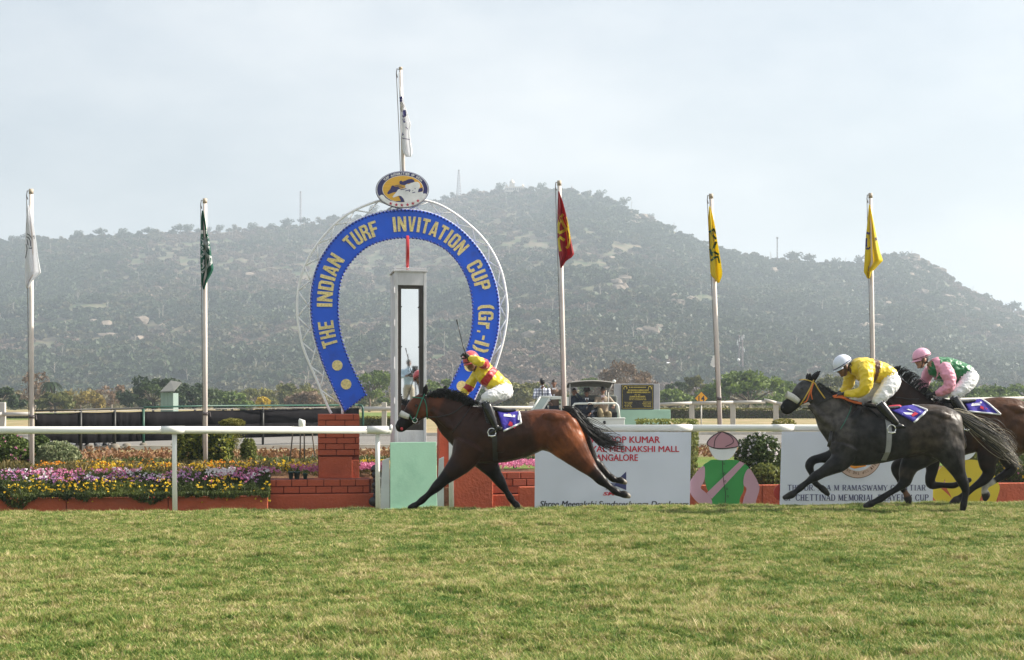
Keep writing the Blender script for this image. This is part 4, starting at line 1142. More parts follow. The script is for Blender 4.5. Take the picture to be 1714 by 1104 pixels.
# right pillar mostly hidden by the leading horse
t, Y = local('brick_pillar', 'red brick pillar behind the leading horse under the right arch foot', 'pillar', 786, 2.05, 'brick pillars of the arch'); k = 1 / sc(Y)
MB().box((0, 0.34, (zt(693) + zt(800)) / 2 - 0.3), (70 * k - 0.02, 0.64, zt(693) - zt(800) + 0.6)).build('core', m_redplaster, t, local=True)
bricks(t, -35 * k, 35 * k, zt(762), zt(693), 0.0, 7, bl=0.30)
MB().box((-42 * k, 0.30, (zt(716) - 0.4) / 2), (15 * k, 0.5, zt(716) + 0.4)).build('side_pier', m_redplaster, t, local=True, bevel=0.01)
t, Y = local('brick_wall', 'red plastered block and low brick wall right of the mirror tower', 'wall', 828, 1.5, 'low brick walls of the arch'); k = 1 / sc(Y)
MB().box((-36 * k, 0.2, (zt(777) - 0.4) / 2), (64 * k, 0.6, zt(777) + 0.4)).build('plaster_block', m_redplaster, t, local=True, bevel=0.015)
MB().box((35 * k, 0.36, (zt(792) - 0.4) / 2), (76 * k, 0.5, zt(792) + 0.4)).build('core', m_redmortar, t, local=True)
bricks(t, -4 * k, 73 * k, zt(826), zt(790), 0.1, 3, bl=0.24)
MB().box((35 * k, 0.10, (zt(828) - 0.4) / 2), (77 * k, 0.12, zt(828) + 0.4)).build('plaster_footing', m_redplaster, t, local=True, bevel=0.015)

# red garden kerb walls
def kerb(label, px0, px1, off, ztop):
    a = fline(px0, 0, off); b2 = fline(px1, 0, off); L = (b2 - a).length
    t = thing('garden_kerb', label, 'kerb wall', (a + b2) / 2 + Vector((0, 0, -0.3)), 'red kerb walls of the flower beds', rz=TH)
    n = max(1, int(L / 1.3)); 
    for i in range(n):
        w = L / n
        MB().box((-L / 2 + (i + 0.5) * w, 0, (ztop + random.uniform(-.008, .008) + 0.3) / 2 - 0.08), (w - 0.008, 0.12, ztop + 0.46)).build('kerb_block', m_redplaster, t, local=True, bevel=0.012)
kerb('low red kerb wall in front of the left flower bed', -420, 449, 0.95, 0.02)
kerb('low red kerb wall behind the boards right of the arch', 868, 1660, 1.35, 0.11)
kerb('low red kerb wall behind the rightmost horse', 1662, 2300, 1.35, 0.10)

# ================================================================== MIRROR TOWER
TT = R(10.0)
PTW = Plane(688, fy(688, 1.25), TT)
def twp(px, py, off=0.0): return PTW.at(px, py, off)
m_tw = mat('tower_paint', (0.58, 0.57, 0.60), 0.55, 0.12, 4, 0.15, 30, dirt=(0.30, 0.28, 0.28), dscale=3.5, damt=0.55, stretch=(1, 1, 0.35))
m_mint = mat('mint_paint', (0.30, 0.52, 0.38), 0.55, 0.07, 2, 0.08, 30, dirt=(0.10, 0.28, 0.19), dscale=2.5, damt=0.35)
m_frame = mat('mirror_frame_dark', (0.03, 0.022, 0.018), 0.5, 0.3, 8)
m_mirror = mat('mirror_glass', (0.95, 0.96, 0.95), 0.02, 0.01, 2, metal=1.0)
tw = thing('mirror_tower', 'grey-white finishing post tower with a tall mirror', 'finishing post', Vector((twp(688, 850).x, twp(688, 850).y + 0.3, -0.2)))
A = twp(660.5, 452); B = twp(713.5, 452); wT = (B - A).length; dT = 0.74
ux, nn = PTW.u, PTW.n
cT = (A + B) / 2
zt_, zb_ = A.z, -0.2
def tbox(name, x0, x1, z0, z1, f0, f1, m, bevel=0.004, parent=None):
    """box on the tower: x from its middle line, z absolute, f = metres in front of (+) / behind the front face"""
    mb = MB(); c = Vector((cT.x, cT.y, 0)) + ux * ((x0 + x1) / 2) + nn * ((f0 + f1) / 2) + Vector((0, 0, (z0 + z1) / 2))
    mb.box(c, (x1 - x0, abs(f1 - f0), z1 - z0), rz=TT); return mb.build(name, m, parent or tw, bevel=bevel)
hw = wT / 2
zz = lambda py: twp(688, py).z
mz0, mz1 = zz(720), zz(477); mx0 = (twp(666, 600) - twp(687, 600)).dot(ux); mx1 = (twp(709, 600) - twp(687, 600)).dot(ux)
tbox('side_panel', -hw, -hw + 0.025, zb_, zt_ - 0.03, -dT, -0.002, m_tw)
tbox('side_panel', hw - 0.025, hw, zb_, zt_ - 0.03, -dT, -0.002, m_tw)
tbox('back_panel', -hw + 0.03, hw - 0.03, zb_, zt_ - 0.03, -dT, -dT + 0.03, m_tw)
tbox('front_stile', -hw, mx0, zb_, zt_ - 0.02, -0.03, 0.0, m_tw)
tbox('front_stile', mx1, hw, zb_, zt_ - 0.02, -0.03, 0.0, m_tw)
tbox('head_panel', mx0 + 0.002, mx1 - 0.002, mz1, zt_ - 0.02, -0.03, -0.003, m_tw)
tbox('sill_panel', mx0 + 0.002, mx1 - 0.002, zb_, mz0, -0.03, -0.003, m_tw)
tbox('cap', -hw - 0.02, hw + 0.02, zt_ - 0.02, zt_ + 0.012, -dT - 0.02, 0.02, m_tw)
for (za, zb2) in ((zz(470), zz(480)),): tbox('band', -hw - 0.004, hw + 0.004, zz(476) + 0.25, zz(476) + 0.27, -0.01, 0.006, m_tw)
fw = 0.055
tbox('mirror_frame', mx0, mx0 + fw, mz0, mz1, -0.09, -0.012, m_frame)
tbox('mirror_frame', mx1 - fw * 1.2, mx1, mz0, mz1, -0.09, -0.012, m_frame)
tbox('mirror_frame', mx0 + fw, mx1 - fw * 1.2, mz1 - 0.045, mz1, -0.09, -0.012, m_frame)
tbox('mirror_frame', mx0 + fw, mx1 - fw * 1.2, mz0, mz0 + 0.10, -0.09, -0.012, m_frame)
# the glass leans back a little
mb = MB(); tilt = R(1.1)
c = Vector((cT.x, cT.y, (mz0 + mz1) / 2)) + ux * ((mx0 + mx1) / 2) - nn * 0.075
mb.box(c, (mx1 - mx0 - 0.02, 0.006, mz1 - mz0 - 0.02), rz=TT, rx=-tilt); mb.build('mirror_glass', m_mirror, tw)
for py in (513, 580, 660):
    for s in (-1, 1):
        xx = (mx0 + fw + 0.004) if s < 0 else (mx1 - fw * 1.2 - 0.004)
        p = Vector((cT.x, cT.y, zz(py))) + ux * xx - nn * 0.03; MB().ball(p, 0.012, 8, 5).build('mirror_clip', m_frame, tw)
for py in (485, 540, 602, 612, 670): # hinges on the left edge
    p = Vector((cT.x, cT.y, zz(py))) - ux * (hw + 0.006) + nn * 0.004; MB().tube([p - Vector((0, 0, 0.05)), p + Vector((0, 0, 0.05))], 0.010, 6).build('hinge', m_tw, tw)
# leaning mint board at the foot, white backing
m_board = mat('board_white', (0.62, 0.63, 0.66), 0.6, 0.1, 4)
tg = thing('mint_board', 'mint green board leaning against the foot of the mirror tower', 'board', Vector((twp(690, 845).x, twp(690, 845).y - 0.4, -0.2)))
PG = Plane(690, fy(690, 0.55), TH)
a = [PG.at(651, 741), PG.at(729, 740), PG.at(732, 862), PG.at(653, 862)]
lean = Vector((0, 0.22, 0))
pts = [a[0] + lean, a[1] + lean, a[2], a[3]]
MB().prism(pts, -PG.n * 0.035).build('panel', m_mint, tg, bevel=0.006)
mb = MB(); mb.box(PG.at(692, 852) + Vector((0, 0.1, -0.07)), (0.95, 0.3, 0.14), rz=TH); mb.build('foot', m_mint, tg, bevel=0.01)
for (x0, x1, y0) in ((636, 652, 770), (731, 743, 768)):
    pl = Plane((x0 + x1) / 2, fy((x0 + x1) / 2, 1.0), TH)
    MB().prism([pl.at(x0 + 4, y0), pl.at(x1, y0 - 4), pl.at(x1, 866), pl.at(x0, 866)], -pl.n * 0.05).build('side_board', m_board, tg)
mb = MB(); pl = Plane(630, fy(630, 1.3), TH)
for k in range(7):
    p = pl.at(628 + random.uniform(-3, 5), 785 + k * 9); mb.ball(p, (0.09, 0.08, 0.08), 7, 5)
tag(mb.build('black_sack', mat('black_plastic', (0.012, 0.012, 0.014), 0.35, 0.2, 10, 0.8, 20), smooth=True), 'crumpled black plastic sack between brick wall and mint board', 'sack')
# red disc seen edge-on above the tower
m_redgloss = mat('red_gloss', (0.42, 0.015, 0.02), 0.35, 0.15, 5)
ctop = Vector((cT.x, cT.y, zt_)) - nn * 0.28
pd = thing('finish_disc', 'red finishing post disc seen edge-on atop the mirror tower', 'disc', ctop)
k = 1 / sc(ctop.y); zc = EYE + (HZ - 420) * k
sx = (682 - CX) * k
mb = MB(); cc = Vector((sx, ctop.y, zc)); d = Vector((-0.10, 0.995, 0)).normalized(); s2 = Vector((d.y, -d.x, 0))
pts = [cc + d * (0.255 * math.cos(a)) + Vector((0, 0, 0.255 * math.sin(a))) - s2 * 0.024 for a in [2 * math.pi * i / 36 for i in range(36)]]
mb.prism(pts, s2 * 0.048); mb.build('disc', m_redgloss, pd, bevel=0.01)
MB().tube([Vector((sx, ctop.y, zt_)), Vector((sx, ctop.y, zc - 0.24))], 0.022, 10).build('stem', m_redgloss, pd, smooth=True)

# ================================================================== BOARDS ON THE RAIL
m_bann = mat('banner_vinyl', (0.63, 0.67, 0.80), 0.5, 0.04, 2, 0.05, 4)
m_bred = mat('print_red', (0.50, 0.02, 0.05), 0.5); m_bnavy = mat('print_navy', (0.03, 0.035, 0.14), 0.5); m_bblk = mat('print_black', (0.03, 0.03, 0.05), 0.5)
m_borange = mat('print_orange', (0.75, 0.27, 0.03), 0.5); m_bbrown = mat('print_tan', (0.55, 0.40, 0.34), 0.5); m_bdbrown = mat('print_brown', (0.12, 0.05, 0.03), 0.5)
PB = Plane(1025, fy(1025, -0.10))
bn = thing('sponsor_board', 'pale board with red sponsor lettering behind the leading horse', 'sign board', PB.at(1025, 850), 'boards along the rail')
MB().prism([PB.at(896, 722), PB.at(1157, 723), PB.at(1154, 868), PB.at(895, 868)], -PB.n * 0.02).build('panel', m_bann, bn)
for (txt, b_) in (('SWAROOP KUMAR', (973, 730, 1104, 741)), ('R ROYAL MEENAKSHI MALL', (956, 746, 1136, 756)), ('BANGALORE', (991, 760, 1067, 771))):
    mb = MB(); text_px(mb, PB, txt, *b_, bold=0.0); text_px(mb, PB, txt, b_[0] + .75, b_[1] + .2, b_[2] + .75, b_[3] + .2, off=0.0072, bold=0.0); text_px(mb, PB, txt, b_[0] + .4, b_[1] - .2, b_[2] + .4, b_[3] - .2, off=0.0084, bold=0.0); mb.build('lettering', m_bred, bn)
mb = MB(); text_px(mb, PB, 'Shree Meenakshi Sundareshwara Developers', 903, 838, 1152, 851, bold=0.0, shear=0.25); text_px(mb, PB, 'Shree Meenakshi Sundareshwara Developers', 903.7, 838, 1152.7, 851, off=0.0072, bold=0.0, shear=0.25); mb.build('lettering', m_bblk, bn)
mb = MB()
mb.prism([PB.at(*p, 0.008) for p in ((1048, 789), (1048, 820), (1028, 812), (1036, 800))], -PB.n * 0.004)
for k in range(5): mb.prism([PB.at(*p, 0.008) for p in ((1010 + k, 812 + k * 2.4 - 4), (1030, 811 + k * 2.0 - 3), (1030, 812.2 + k * 2.0 - 3), (1010 + k, 813.4 + k * 2.4 - 4))], -PB.n * 0.004)
mb.build('logo_sail', m_bnavy, bn)
mb = MB(); text_px(mb, PB, 'SM', 1009, 823, 1030, 829, bold=0.03, shear=0.2); mb.build('logo_letters', m_bred, bn)

# serif capitals for the second board (thick and thin strokes with foot serifs)
SER = {
 'T': [('t', .5, 0, .5, 1), ('h', 0, 1, 1, 1)], 'H': [('t', .18, 0, .18, 1), ('t', .82, 0, .82, 1), ('h', .18, .5, .82, .5)], 'E': [('t', .2, 0, .2, 1), ('h', .2, 1, .9, 1), ('h', .2, .5, .75, .5), ('h', .2, 0, .95, 0)],
 'F': [('t', .2, 0, .2, 1), ('h', .2, 1, .9, 1), ('h', .2, .5, .75, .5)], 'L': [('t', .2, 0, .2, 1), ('h', .2, 0, .95, 0)], 'I': [('t', .5, 0, .5, 1)],
 'D': [('t', .2, 0, .2, 1), ('c', (.2, 1), (.62, .98), (.9, .75), (.9, .25), (.62, .02), (.2, 0))], 'P': [('t', .2, 0, .2, 1), ('c', (.2, 1), (.65, 1), (.85, .85), (.85, .62), (.65, .48), (.2, .48))],
 'R': [('t', .2, 0, .2, 1), ('c', (.2, 1), (.65, 1), (.82, .86), (.82, .64), (.62, .5), (.2, .5)), ('t', .5, .5, .92, 0)],
 'A': [('h', .1, 0, .5, 1), ('t', .5, 1, .9, 0), ('h', .25, .36, .75, .36)], 'M': [('h', .12, 0, .15, 1), ('t', .15, 1, .5, .05), ('h', .5, .05, .85, 1), ('t', .87, 0, .87, 1)],
 'N': [('h', .15, 0, .15, 1), ('t', .15, 1, .85, 0), ('h', .85, 0, .85, 1)], 'W': [('t', .02, 1, .28, 0), ('h', .28, 0, .5, .9), ('t', .5, .9, .74, 0), ('h', .74, 0, .98, 1)], 'Y': [('t', .05, 1, .5, .45), ('h', .5, .45, .95, 1), ('t', .5, 0, .5, .45)],
 'S': [('c', (.85, .8), (.7, .97), (.4, 1), (.18, .82), (.25, .6), (.7, .42), (.85, .22), (.65, .02), (.35, 0), (.12, .2))], 'C': [('c', (.9, .78), (.7, .98), (.38, .96), (.12, .7), (.12, .3), (.38, .04), (.7, .02), (.92, .22))],
 'O': [('c', (.5, 1), (.85, .82), (.92, .5), (.85, .18), (.5, 0), (.15, .18), (.08, .5), (.15, .82), (.5, 1))], 'U': [('t', .18, 1, .18, .3), ('c', (.18, .3), (.3, .05), (.55, 0), (.78, .12), (.85, .35)), ('h', .85, .3, .85, 1)],
 '.': [('t', .4, 0, .4, .12)], "'": [('t', .5, .72, .5, 1)]}
SW = {'I': .5, '.': .4, "'": .4, ' ': .45, 'M': 1.2, 'W': 1.3}
def serif_px(mb, pl, txt, x0, y0, x1, y1, off=0.008):
    tot = sum(SW.get(c, .95) + .14 for c in txt); k = (x1 - x0) / tot; H = y1 - y0; x = x0
    def P2(u, v, w): return pl.at(x + u * w, y1 - v * H, off)
    for c in txt:
        w = SW.get(c, .95) * k
        for s in SER.get(c, []):
            if s[0] in 'th':
                wd = (0.085 if s[0] == 't' else 0.04) * H / w
                if s[0] == 'h' and abs(s[2] - s[4]) < 1e-6:
                    d = 0.045; mb.add([P2(s[1], s[2] - d, w), P2(s[3], s[2] - d, w), P2(s[3], s[2] + d, w), P2(s[1], s[2] + d, w)], [(0, 1, 2, 3)])
                    continue
                mb.add([P2(s[1] - wd, s[2], w), P2(s[1] + wd, s[2], w), P2(s[3] + wd, s[4], w), P2(s[3] - wd, s[4], w)], [(0, 1, 2, 3)])
                for (u, v) in ((s[1], s[2]), (s[3], s[4])):
                    if v in (0, 1) and c not in ".'": 
                        e = wd + 0.09 * H / w; q = 0.05 if v == 0 else -0.05
                        mb.add([P2(u - e, v, w), P2(u + e, v, w), P2(u + e, v + q, w), P2(u - e, v + q, w)], [(0, 1, 2, 3)])
            else:
                pts = catmull(s[1:], 5); A2 = []; B2 = []
                for i, p in enumerate(pts):
                    d = np.array(pts[min(i + 1, len(pts) - 1)]) - np.array(pts[max(0, i - 1)]); d = d / max(1e-6, np.linalg.norm(d))
                    th = 0.03 + 0.055 * abs(d[1]); nrm = np.array([-d[1], d[0]]) * th * np.array([H / w, 1.0])
                    A2.append(P2(*(p + nrm), w)); B2.append(P2(*(p - nrm), w))
                mb.strip(A2, B2)
        x += w + .14 * k
PC = Plane(1435, fy(1435, -0.10))
bn = thing('memorial_cup_board', 'pale board with serif memorial cup lettering behind the grey horse', 'sign board', PC.at(1435, 850), 'boards along the rail')
MB().prism([PC.at(1309, 722), PC.at(1563, 722), PC.at(1561, 862), PC.at(1305, 862)], -PC.n * 0.02).build('panel', m_bann, bn)
mb = MB(); serif_px(mb, PC, 'THE DR. M A M RAMASWAMY CHETTIAR', 1318, 811.5, 1550, 820.5); mb.build('lettering', m_bnavy, bn)
mb = MB(); serif_px(mb, PC, "OF CHETTINAD MEMORIAL PLAYERS' CUP", 1312, 827.5, 1555, 837.5); mb.build('lettering', m_bnavy, bn)
disc(MB(), PC, 1436, 757, 41, 0.004, 48).build('emblem_edge', m_bdbrown, bn)
disc(MB(), PC, 1436, 757, 40, 0.006, 48).build('emblem_ring', m_bbrown, bn)
disc(MB(), PC, 1436, 757, 29.5, 0.009, 48).build('emblem_middle', m_bann, bn)
mb = MB()
RT_ = "THE DR. M A M RAMASWAMY CHETTIAR MEMORIAL PLAYERS' CUP "
for k, c in enumerate(RT_):
    if c == ' ': continue
    an = -math.pi / 2 - 2 * math.pi * (k - 1) / len(RT_) - 0.1
    # ring lettering reads outward-down along the lower half
    p = np.array([1436 + 34.5 * math.cos(an), 757 - 34.5 * math.sin(an)]); up = np.array([math.cos(an), -math.sin(an)]); d = np.array([-up[1], up[0]])
    org = p - d * 1.3 - up * 2.2; A = PC.at(*org); X = PC.at(*(org + d * 2.6)) - A; U = PC.at(*(org + up * 4.4)) - A
    text_on(mb, c, A, X.normalized(), U.normalized(), X.length, U.length, PC.n, 0.009, bold=0.02)
mb.build('emblem_lettering', m_bdbrown, bn)
mb = MB(); mb.prism([PC.at(*p, 0.013) for p in ((1422, 760), (1448, 760), (1449, 780), (1430, 784), (1423, 782))], -PC.n * 0.004); mb.build('emblem_picture', m_borange, bn)

# flat painted jockey figures
m_cut = {k: mat('cutout_' + k, c, 0.5, 0.05, 3) for k, c in {'green': (0.04, 0.28, 0.07), 'pink': (0.52, 0.31, 0.40), 'white': (0.72, 0.74, 0.78), 'line': (0.03, 0.02, 0.03), 'yellow': (0.62, 0.47, 0.02), 'red': (0.40, 0.03, 0.02), 'cap': (0.42, 0.22, 0.27)}.items()}
def cz(x, y): return (880 + x / 3.8955, 590 + y / 3.8955)
def cutout(label, dx, sleeves, body, cap, sash, Yo):
    pl = Plane(1212 + dx, fy(1212 + dx, Yo))
    t = thing('jockey_cutout', label, 'cut-out', pl.at(1212 + dx, 850), 'painted jockey cut-outs on the rail')
    zf = lambda x, y: (cz(x, y)[0] + dx, cz(x, y)[1])
    def pc(name, pts, m, off, d=0.012): mb = MB(); poly(mb, pl, pts, zf, off, d); mb.build(name, m, t)
    B_ = [tuple(p) for p in catmull([(1190, 712), (1215, 698), (1280, 700), (1350, 698), (1390, 705), (1440, 735), (1455, 760), (1425, 830), (1420, 900), (1395, 960), (1390, 1080), (1215, 1080), (1212, 950), (1180, 880), (1165, 800), (1155, 740)], 4, True)]
    pc('torso', B_, m_cut[body], 0.0)
    pc('sleeve', [tuple(p) for p in catmull([(1158, 738), (1168, 790), (1160, 840), (1140, 880), (1165, 905), (1205, 945), (1215, 990), (1190, 1010), (1120, 975), (1070, 910), (1062, 870), (1090, 810)], 4, True)], m_cut[sleeves], 0.006)
    pc('sleeve', [tuple(p) for p in catmull([(1455, 755), (1490, 800), (1515, 850), (1523, 890), (1500, 970), (1480, 1060), (1405, 1060), (1420, 960), (1440, 890), (1420, 860), (1425, 800)], 4, True)], m_cut[sleeves], 0.006)
    pc('face', [tuple(p) for p in catmull([(1200, 610), (1285, 590), (1372, 605), (1365, 650), (1330, 690), (1285, 700), (1240, 692), (1210, 655)], 4, True)], m_cut['white'], 0.006)
    pc('cap_line', [tuple(p) for p in catmull([(1180, 600), (1200, 555), (1250, 522), (1285, 514), (1330, 528), (1368, 555), (1388, 590), (1372, 618), (1250, 628)], 4, True)], m_cut['line'], 0.012)
    pc('cap', [tuple(p) for p in catmull([(1186, 599), (1204, 560), (1252, 528), (1285, 520), (1326, 534), (1362, 560), (1380, 590), (1368, 612), (1252, 621)], 4, True)], m_cut[cap], 0.016)
    if sash: pc('sash', [(1395, 708), (1428, 722), (1212, 952), (1180, 915)], m_cut[sash], 0.009)
    def ln(pts, w=4):
        P_ = catmull(pts, 5); A2 = []; B2 = []
        for i, p in enumerate(P_):
            d = np.array(P_[min(i + 1, len(P_) - 1)]) - np.array(P_[max(0, i - 1)]); d = d / np.linalg.norm(d); nr = np.array([-d[1], d[0]]) * w / 2
            A2.append(pl.at(*zf(*(p + nr)), 0.021)); B2.append(pl.at(*zf(*(p - nr)), 0.021))
        return A2, B2
    mb = MB()
    for pts, w in (([(1280, 705), (1283, 780), (1290, 850), (1300, 920), (1297, 1000)], 4), ([(1272, 518), (1235, 560), (1225, 618)], 5), ([(1285, 518), (1335, 545), (1350, 585), (1300, 612)], 5)):
        mb.strip(*ln(pts, w))
    for (x, y) in ((1290, 723), (1293, 787), (1298, 838), (1310, 887), (1315, 936)):
        mb.strip(*ln([(x + 5 * math.cos(a), y + 6 * math.sin(a)) for a in [i * 0.785 for i in range(9)]], 2.5))
    mb.build('outline', m_cut['line'], t)
cutout('painted cut-out jockey in green and pink silks between the two boards', 0, 'pink', 'green', 'cap', 'pink', -0.06)
cutout('painted cut-out jockey in yellow silks behind the third horse', 402, 'yellow', 'yellow', 'red', None, -0.06)
pl = Plane(1303, fy(1303, -0.03))
tag(disc(MB(), pl, 1310, 824, 15, 0.02, 32, ry=15).build('red_disc_board', m_cut['red']), 'dark red round board peeping out left of the memorial cup board', 'board')

# ================================================================== FLOWER BEDS
bed = [(0.86, -0.02), (1.0, 0.10), (1.3, 0.24), (1.8, 0.31), (2.6, 0.36), (3.4, 0.38), (4.2, 0.34)]
def bed_pt(px, d): 
    Y = fy(px, d / CT); p = at(px, HZ, Y); p.z = lerp_tab(d, bed); return p
m_fol = leafmat('bed_foliage', (0.014, 0.028, 0.008), (0.09, 0.115, 0.024), 0.25, wscale=1.2)
m_folg = leafmat('bed_foliage_dry', (0.07, 0.07, 0.02), (0.20, 0.15, 0.05), 0.25, wscale=1.2)
FLM = {'purple': leafmat('petal_purple', (0.42, 0.18, 0.42), (0.64, 0.40, 0.58), 0.3), 'pink': leafmat('petal_pink', (0.55, 0.10, 0.28), (0.75, 0.36, 0.50), 0.3),
       'white': leafmat('petal_white', (0.70, 0.62, 0.66), (0.85, 0.82, 0.82), 0.3), 'yellow': leafmat('petal_yellow', (0.70, 0.42, 0.02), (0.85, 0.66, 0.05), 0.3), 'orange': leafmat('petal_orange', (0.65, 0.20, 0.02), (0.80, 0.36, 0.02), 0.3)}
def blades(P, size, m, name, label, cat):
    v, f, r = leaves_np(np.array(P), size, up=1.6, jitter=0.8, aspect=0.22)
    o = bpy.data.objects.new(name, mesh_np(name, v, f, [m], vattr=r)); COL.objects.link(o); return tag(o, label, cat, kind='stuff')
BEDPX = lambda: random.uniform(-150, 452)
P = []
for k in range(60000):
    px = BEDPX(); d = 0.98 + 1.4 * random.random() ** 1.3
    c = 0.06 * noise.noise(Vector((px * 0.02, d * 1.5, 0))) + 0.05 * noise.noise(Vector((px * 0.07, d * 3, 5)))
    if noise.noise(Vector((px * 0.013, 3, 1))) > 0.25 and d < 1.0: continue
    p = bed_pt(px, d); q = random.random(); p.z = p.z + c - 0.20 * q * q
    if d < 0.95: p.z -= random.uniform(0.0, 0.07)
    P.append(p)
for k in range(7000):
    px = BEDPX(); q = noise.noise(Vector((px * 0.018, 1, 4))) + 0.6 * noise.noise(Vector((px * 0.06, 8, 4)))
    p = bed_pt(px, random.uniform(0.78, 0.9)); p.z = 0.09 - random.random() * max(0.04, 0.06 + 0.24 * q); P.append(p)
blades(P, 0.075, m_fol, 'bed_foliage', 'dark green feathery foliage spilling over the red kerb', 'foliage')
P = []
for k in range(16000):
    px = random.uniform(-150, 640); d = random.uniform(2.2, 4.6)
    if px > 452 and d < 2.9: continue
    p = bed_pt(px, d); p.z += random.uniform(-0.12, 0.10) * (1 + noise.noise(Vector((px * 0.02, d, 9)))); P.append(p)
blades(P, 0.10, m_folg, 'bed_stems', 'dry yellowish stems and leaves at the back of the flower bed', 'foliage')
FL = {k: [] for k in FLM}
def heads(n, col, pxf, d0, d1, dz0, dz1, clump=0.25, sc_=0.02, seed=0, zoff=0.0):
    for k in range(n):
        px = pxf(); d = random.uniform(d0, d1)
        if noise.noise(Vector((px * sc_, d * 1.3, seed))) < clump - 0.5 + random.uniform(-0.15, 0.15): continue
        p = bed_pt(px, d); p.z += random.uniform(dz0, dz1) + zoff
        for j in range(5): FL[col].append(p + Vector((random.gauss(0, .011), random.gauss(0, .011), random.gauss(0, .007))))
heads(1250, 'purple', BEDPX, 1.25, 2.3, -0.03, 0.09, 0.5, 0.012, 1)
heads(1300, 'pink', BEDPX, 1.25, 2.3, -0.03, 0.09, 0.55, 0.014, 7)
heads(850, 'white', BEDPX, 1.3, 2.3, 0.02, 0.09, 0.62, 0.022, 13)
heads(90, 'white', lambda: random.uniform(346, 392), 1.4, 1.9, 0.06, 0.12, 0.1, 0.02, 3)
heads(650, 'yellow', BEDPX, 1.0, 1.6, -0.02, 0.06, 0.55, 0.03, 4)
heads(420, 'yellow', BEDPX, 0.86, 1.2, -0.06, 0.06, 0.5, 0.05, 5)
heads(1200, 'yellow', lambda: random.uniform(120, 532), 2.3, 3.4, 0.0, 0.12, 0.58, 0.015, 6)
heads(550, 'orange', lambda: random.uniform(60, 470), 2.3, 3.5, 0.02, 0.14, 0.66, 0.02, 8)
heads(500, 'pink', lambda: random.uniform(430, 534), 2.2, 2.7, 0.0, 0.08, 0.4, 0.02, 9)
heads(500, 'pink', lambda: random.uniform(604, 640), 2.4, 3.2, 0.0, 0.08, 0.3, 0.02, 10)
heads(400, 'yellow', lambda: random.uniform(604, 660), 2.8, 4.0, 0.0, 0.1, 0.3, 0.02, 11)
heads(500, 'pink', lambda: random.uniform(828, 900), 2.6, 4.0, 0.0, 0.1, 0.3, 0.02, 12)
for col, pts in FL.items():
    v, f, r = leaves_np(np.array(pts), 0.027, up=0.6, jitter=0.5, aspect=0.9)
    o = bpy.data.objects.new(col + '_flowers', mesh_np(col + '_flowers', v, f, [FLM[col]], vattr=r)); COL.objects.link(o)
    tag(o, col + ' flower heads massed in the garden beds', 'flowers', kind='stuff')

# ------------------------------------------------------------------ shrubs
def shrub(name, label, px0, px1, py0, py1, Y, mats, leaf=0.06, n=2600, shape='ball', depth=None, stem=True, group='shrubs in the garden', cat='shrub', extra=None):
    c = at((px0 + px1) / 2, (py0 + py1) / 2, Y); a = (px1 - px0) / 2 / F * Y; h = (py1 - py0) / 2 / F * Y; dp = depth or a
    t = thing(name, label, cat, Vector((c.x, c.y, c.z - h)), group)
    if shape == 'box':
        q = RNG.random((n, 3)) * 2 - 1; ax = RNG.integers(0, 3, n); sg = np.sign(RNG.random(n) - 0.5); q[np.arange(n), ax] = sg * (0.82 + 0.22 * RNG.random(n))
    elif shape == 'cone':
        z = RNG.random(n) * 2 - 1; r_ = (0.45 + 0.55 * (1 - np.abs(z) ** 2.0)) * (0.6 + 0.4 * RNG.random(n)); an = RNG.random(n) * 6.283; q = np.stack([r_ * np.cos(an), r_ * np.sin(an), z], 1)
    else:
        q = RNG.normal(size=(n, 3)); q /= np.linalg.norm(q, axis=1)[:, None]
        lump = np.array([noise.noise(Vector(p) * 2.3 + Vector((px0, 0, 0))) for p in q]); q *= (0.86 + 0.22 * lump + 0.14 * (RNG.random(n) - 0.6))[:, None]
    P = np.array(c) + q * np.array([a, dp, h])
    k = int(n * 0.35); inner = np.array(c) + (RNG.random((k, 3)) * 2 - 1) * np.array([a, dp, h]) * 0.62
    v, f, r = leaves_np(np.concatenate([P, inner]), leaf, jitter=0.7, aspect=0.6)
    o = bpy.data.objects.new('leaves', mesh_np('leaves', v, f, [mats], vattr=r)); link(o, t)
    if stem:
        mb = MB()
        for j in range(4): mb.tube([(c.x + random.uniform(-.2, .2) * a, c.y, c.z - h * 1.05), (c.x + random.uniform(-.6, .6) * a, c.y + random.uniform(-.3, .3) * dp, c.z + h * 0.4)], [0.012, 0.006], 5)
        mb.build('stems', m_bark, t)
    if extra:
        for (fm, cnt, sz) in extra:
            q2 = q[RNG.integers(0, n, cnt)] * 1.04; q2 = q2[q2[:, 1] < 0.3]
            v, f, r = leaves_np(np.repeat(np.array(c) + q2 * np.array([a, dp, h]), 3, 0) + RNG.normal(size=(len(q2) * 3, 3)) * 0.01, sz, aspect=0.9)
            o = bpy.data.objects.new('blossoms', mesh_np('blossoms', v, f, [fm], vattr=r)); link(o, t)
    return t
S_box = leafmat('croton_leaf', (0.02, 0.035, 0.01), (0.46, 0.40, 0.05), 0.3, third=(0.15, 0.18, 0.03)); S_dk = leafmat('shrub_dark', (0.025, 0.05, 0.014), (0.12, 0.16, 0.035), 0.25); S_lt = leafmat('shrub_light', (0.08, 0.11, 0.03), (0.26, 0.27, 0.07), 0.3)
S_var = leafmat('variegated_leaf', (0.06, 0.10, 0.03), (0.36, 0.38, 0.22), 0.3); S_hed = leafmat('hedge_leaf', (0.05, 0.065, 0.015), (0.22, 0.2, 0.04), 0.25); S_rd = leafmat('reddish_plants', (0.12, 0.05, 0.025), (0.26, 0.14, 0.06), 0.25)
YS = lambda px, o: fy(px, o)
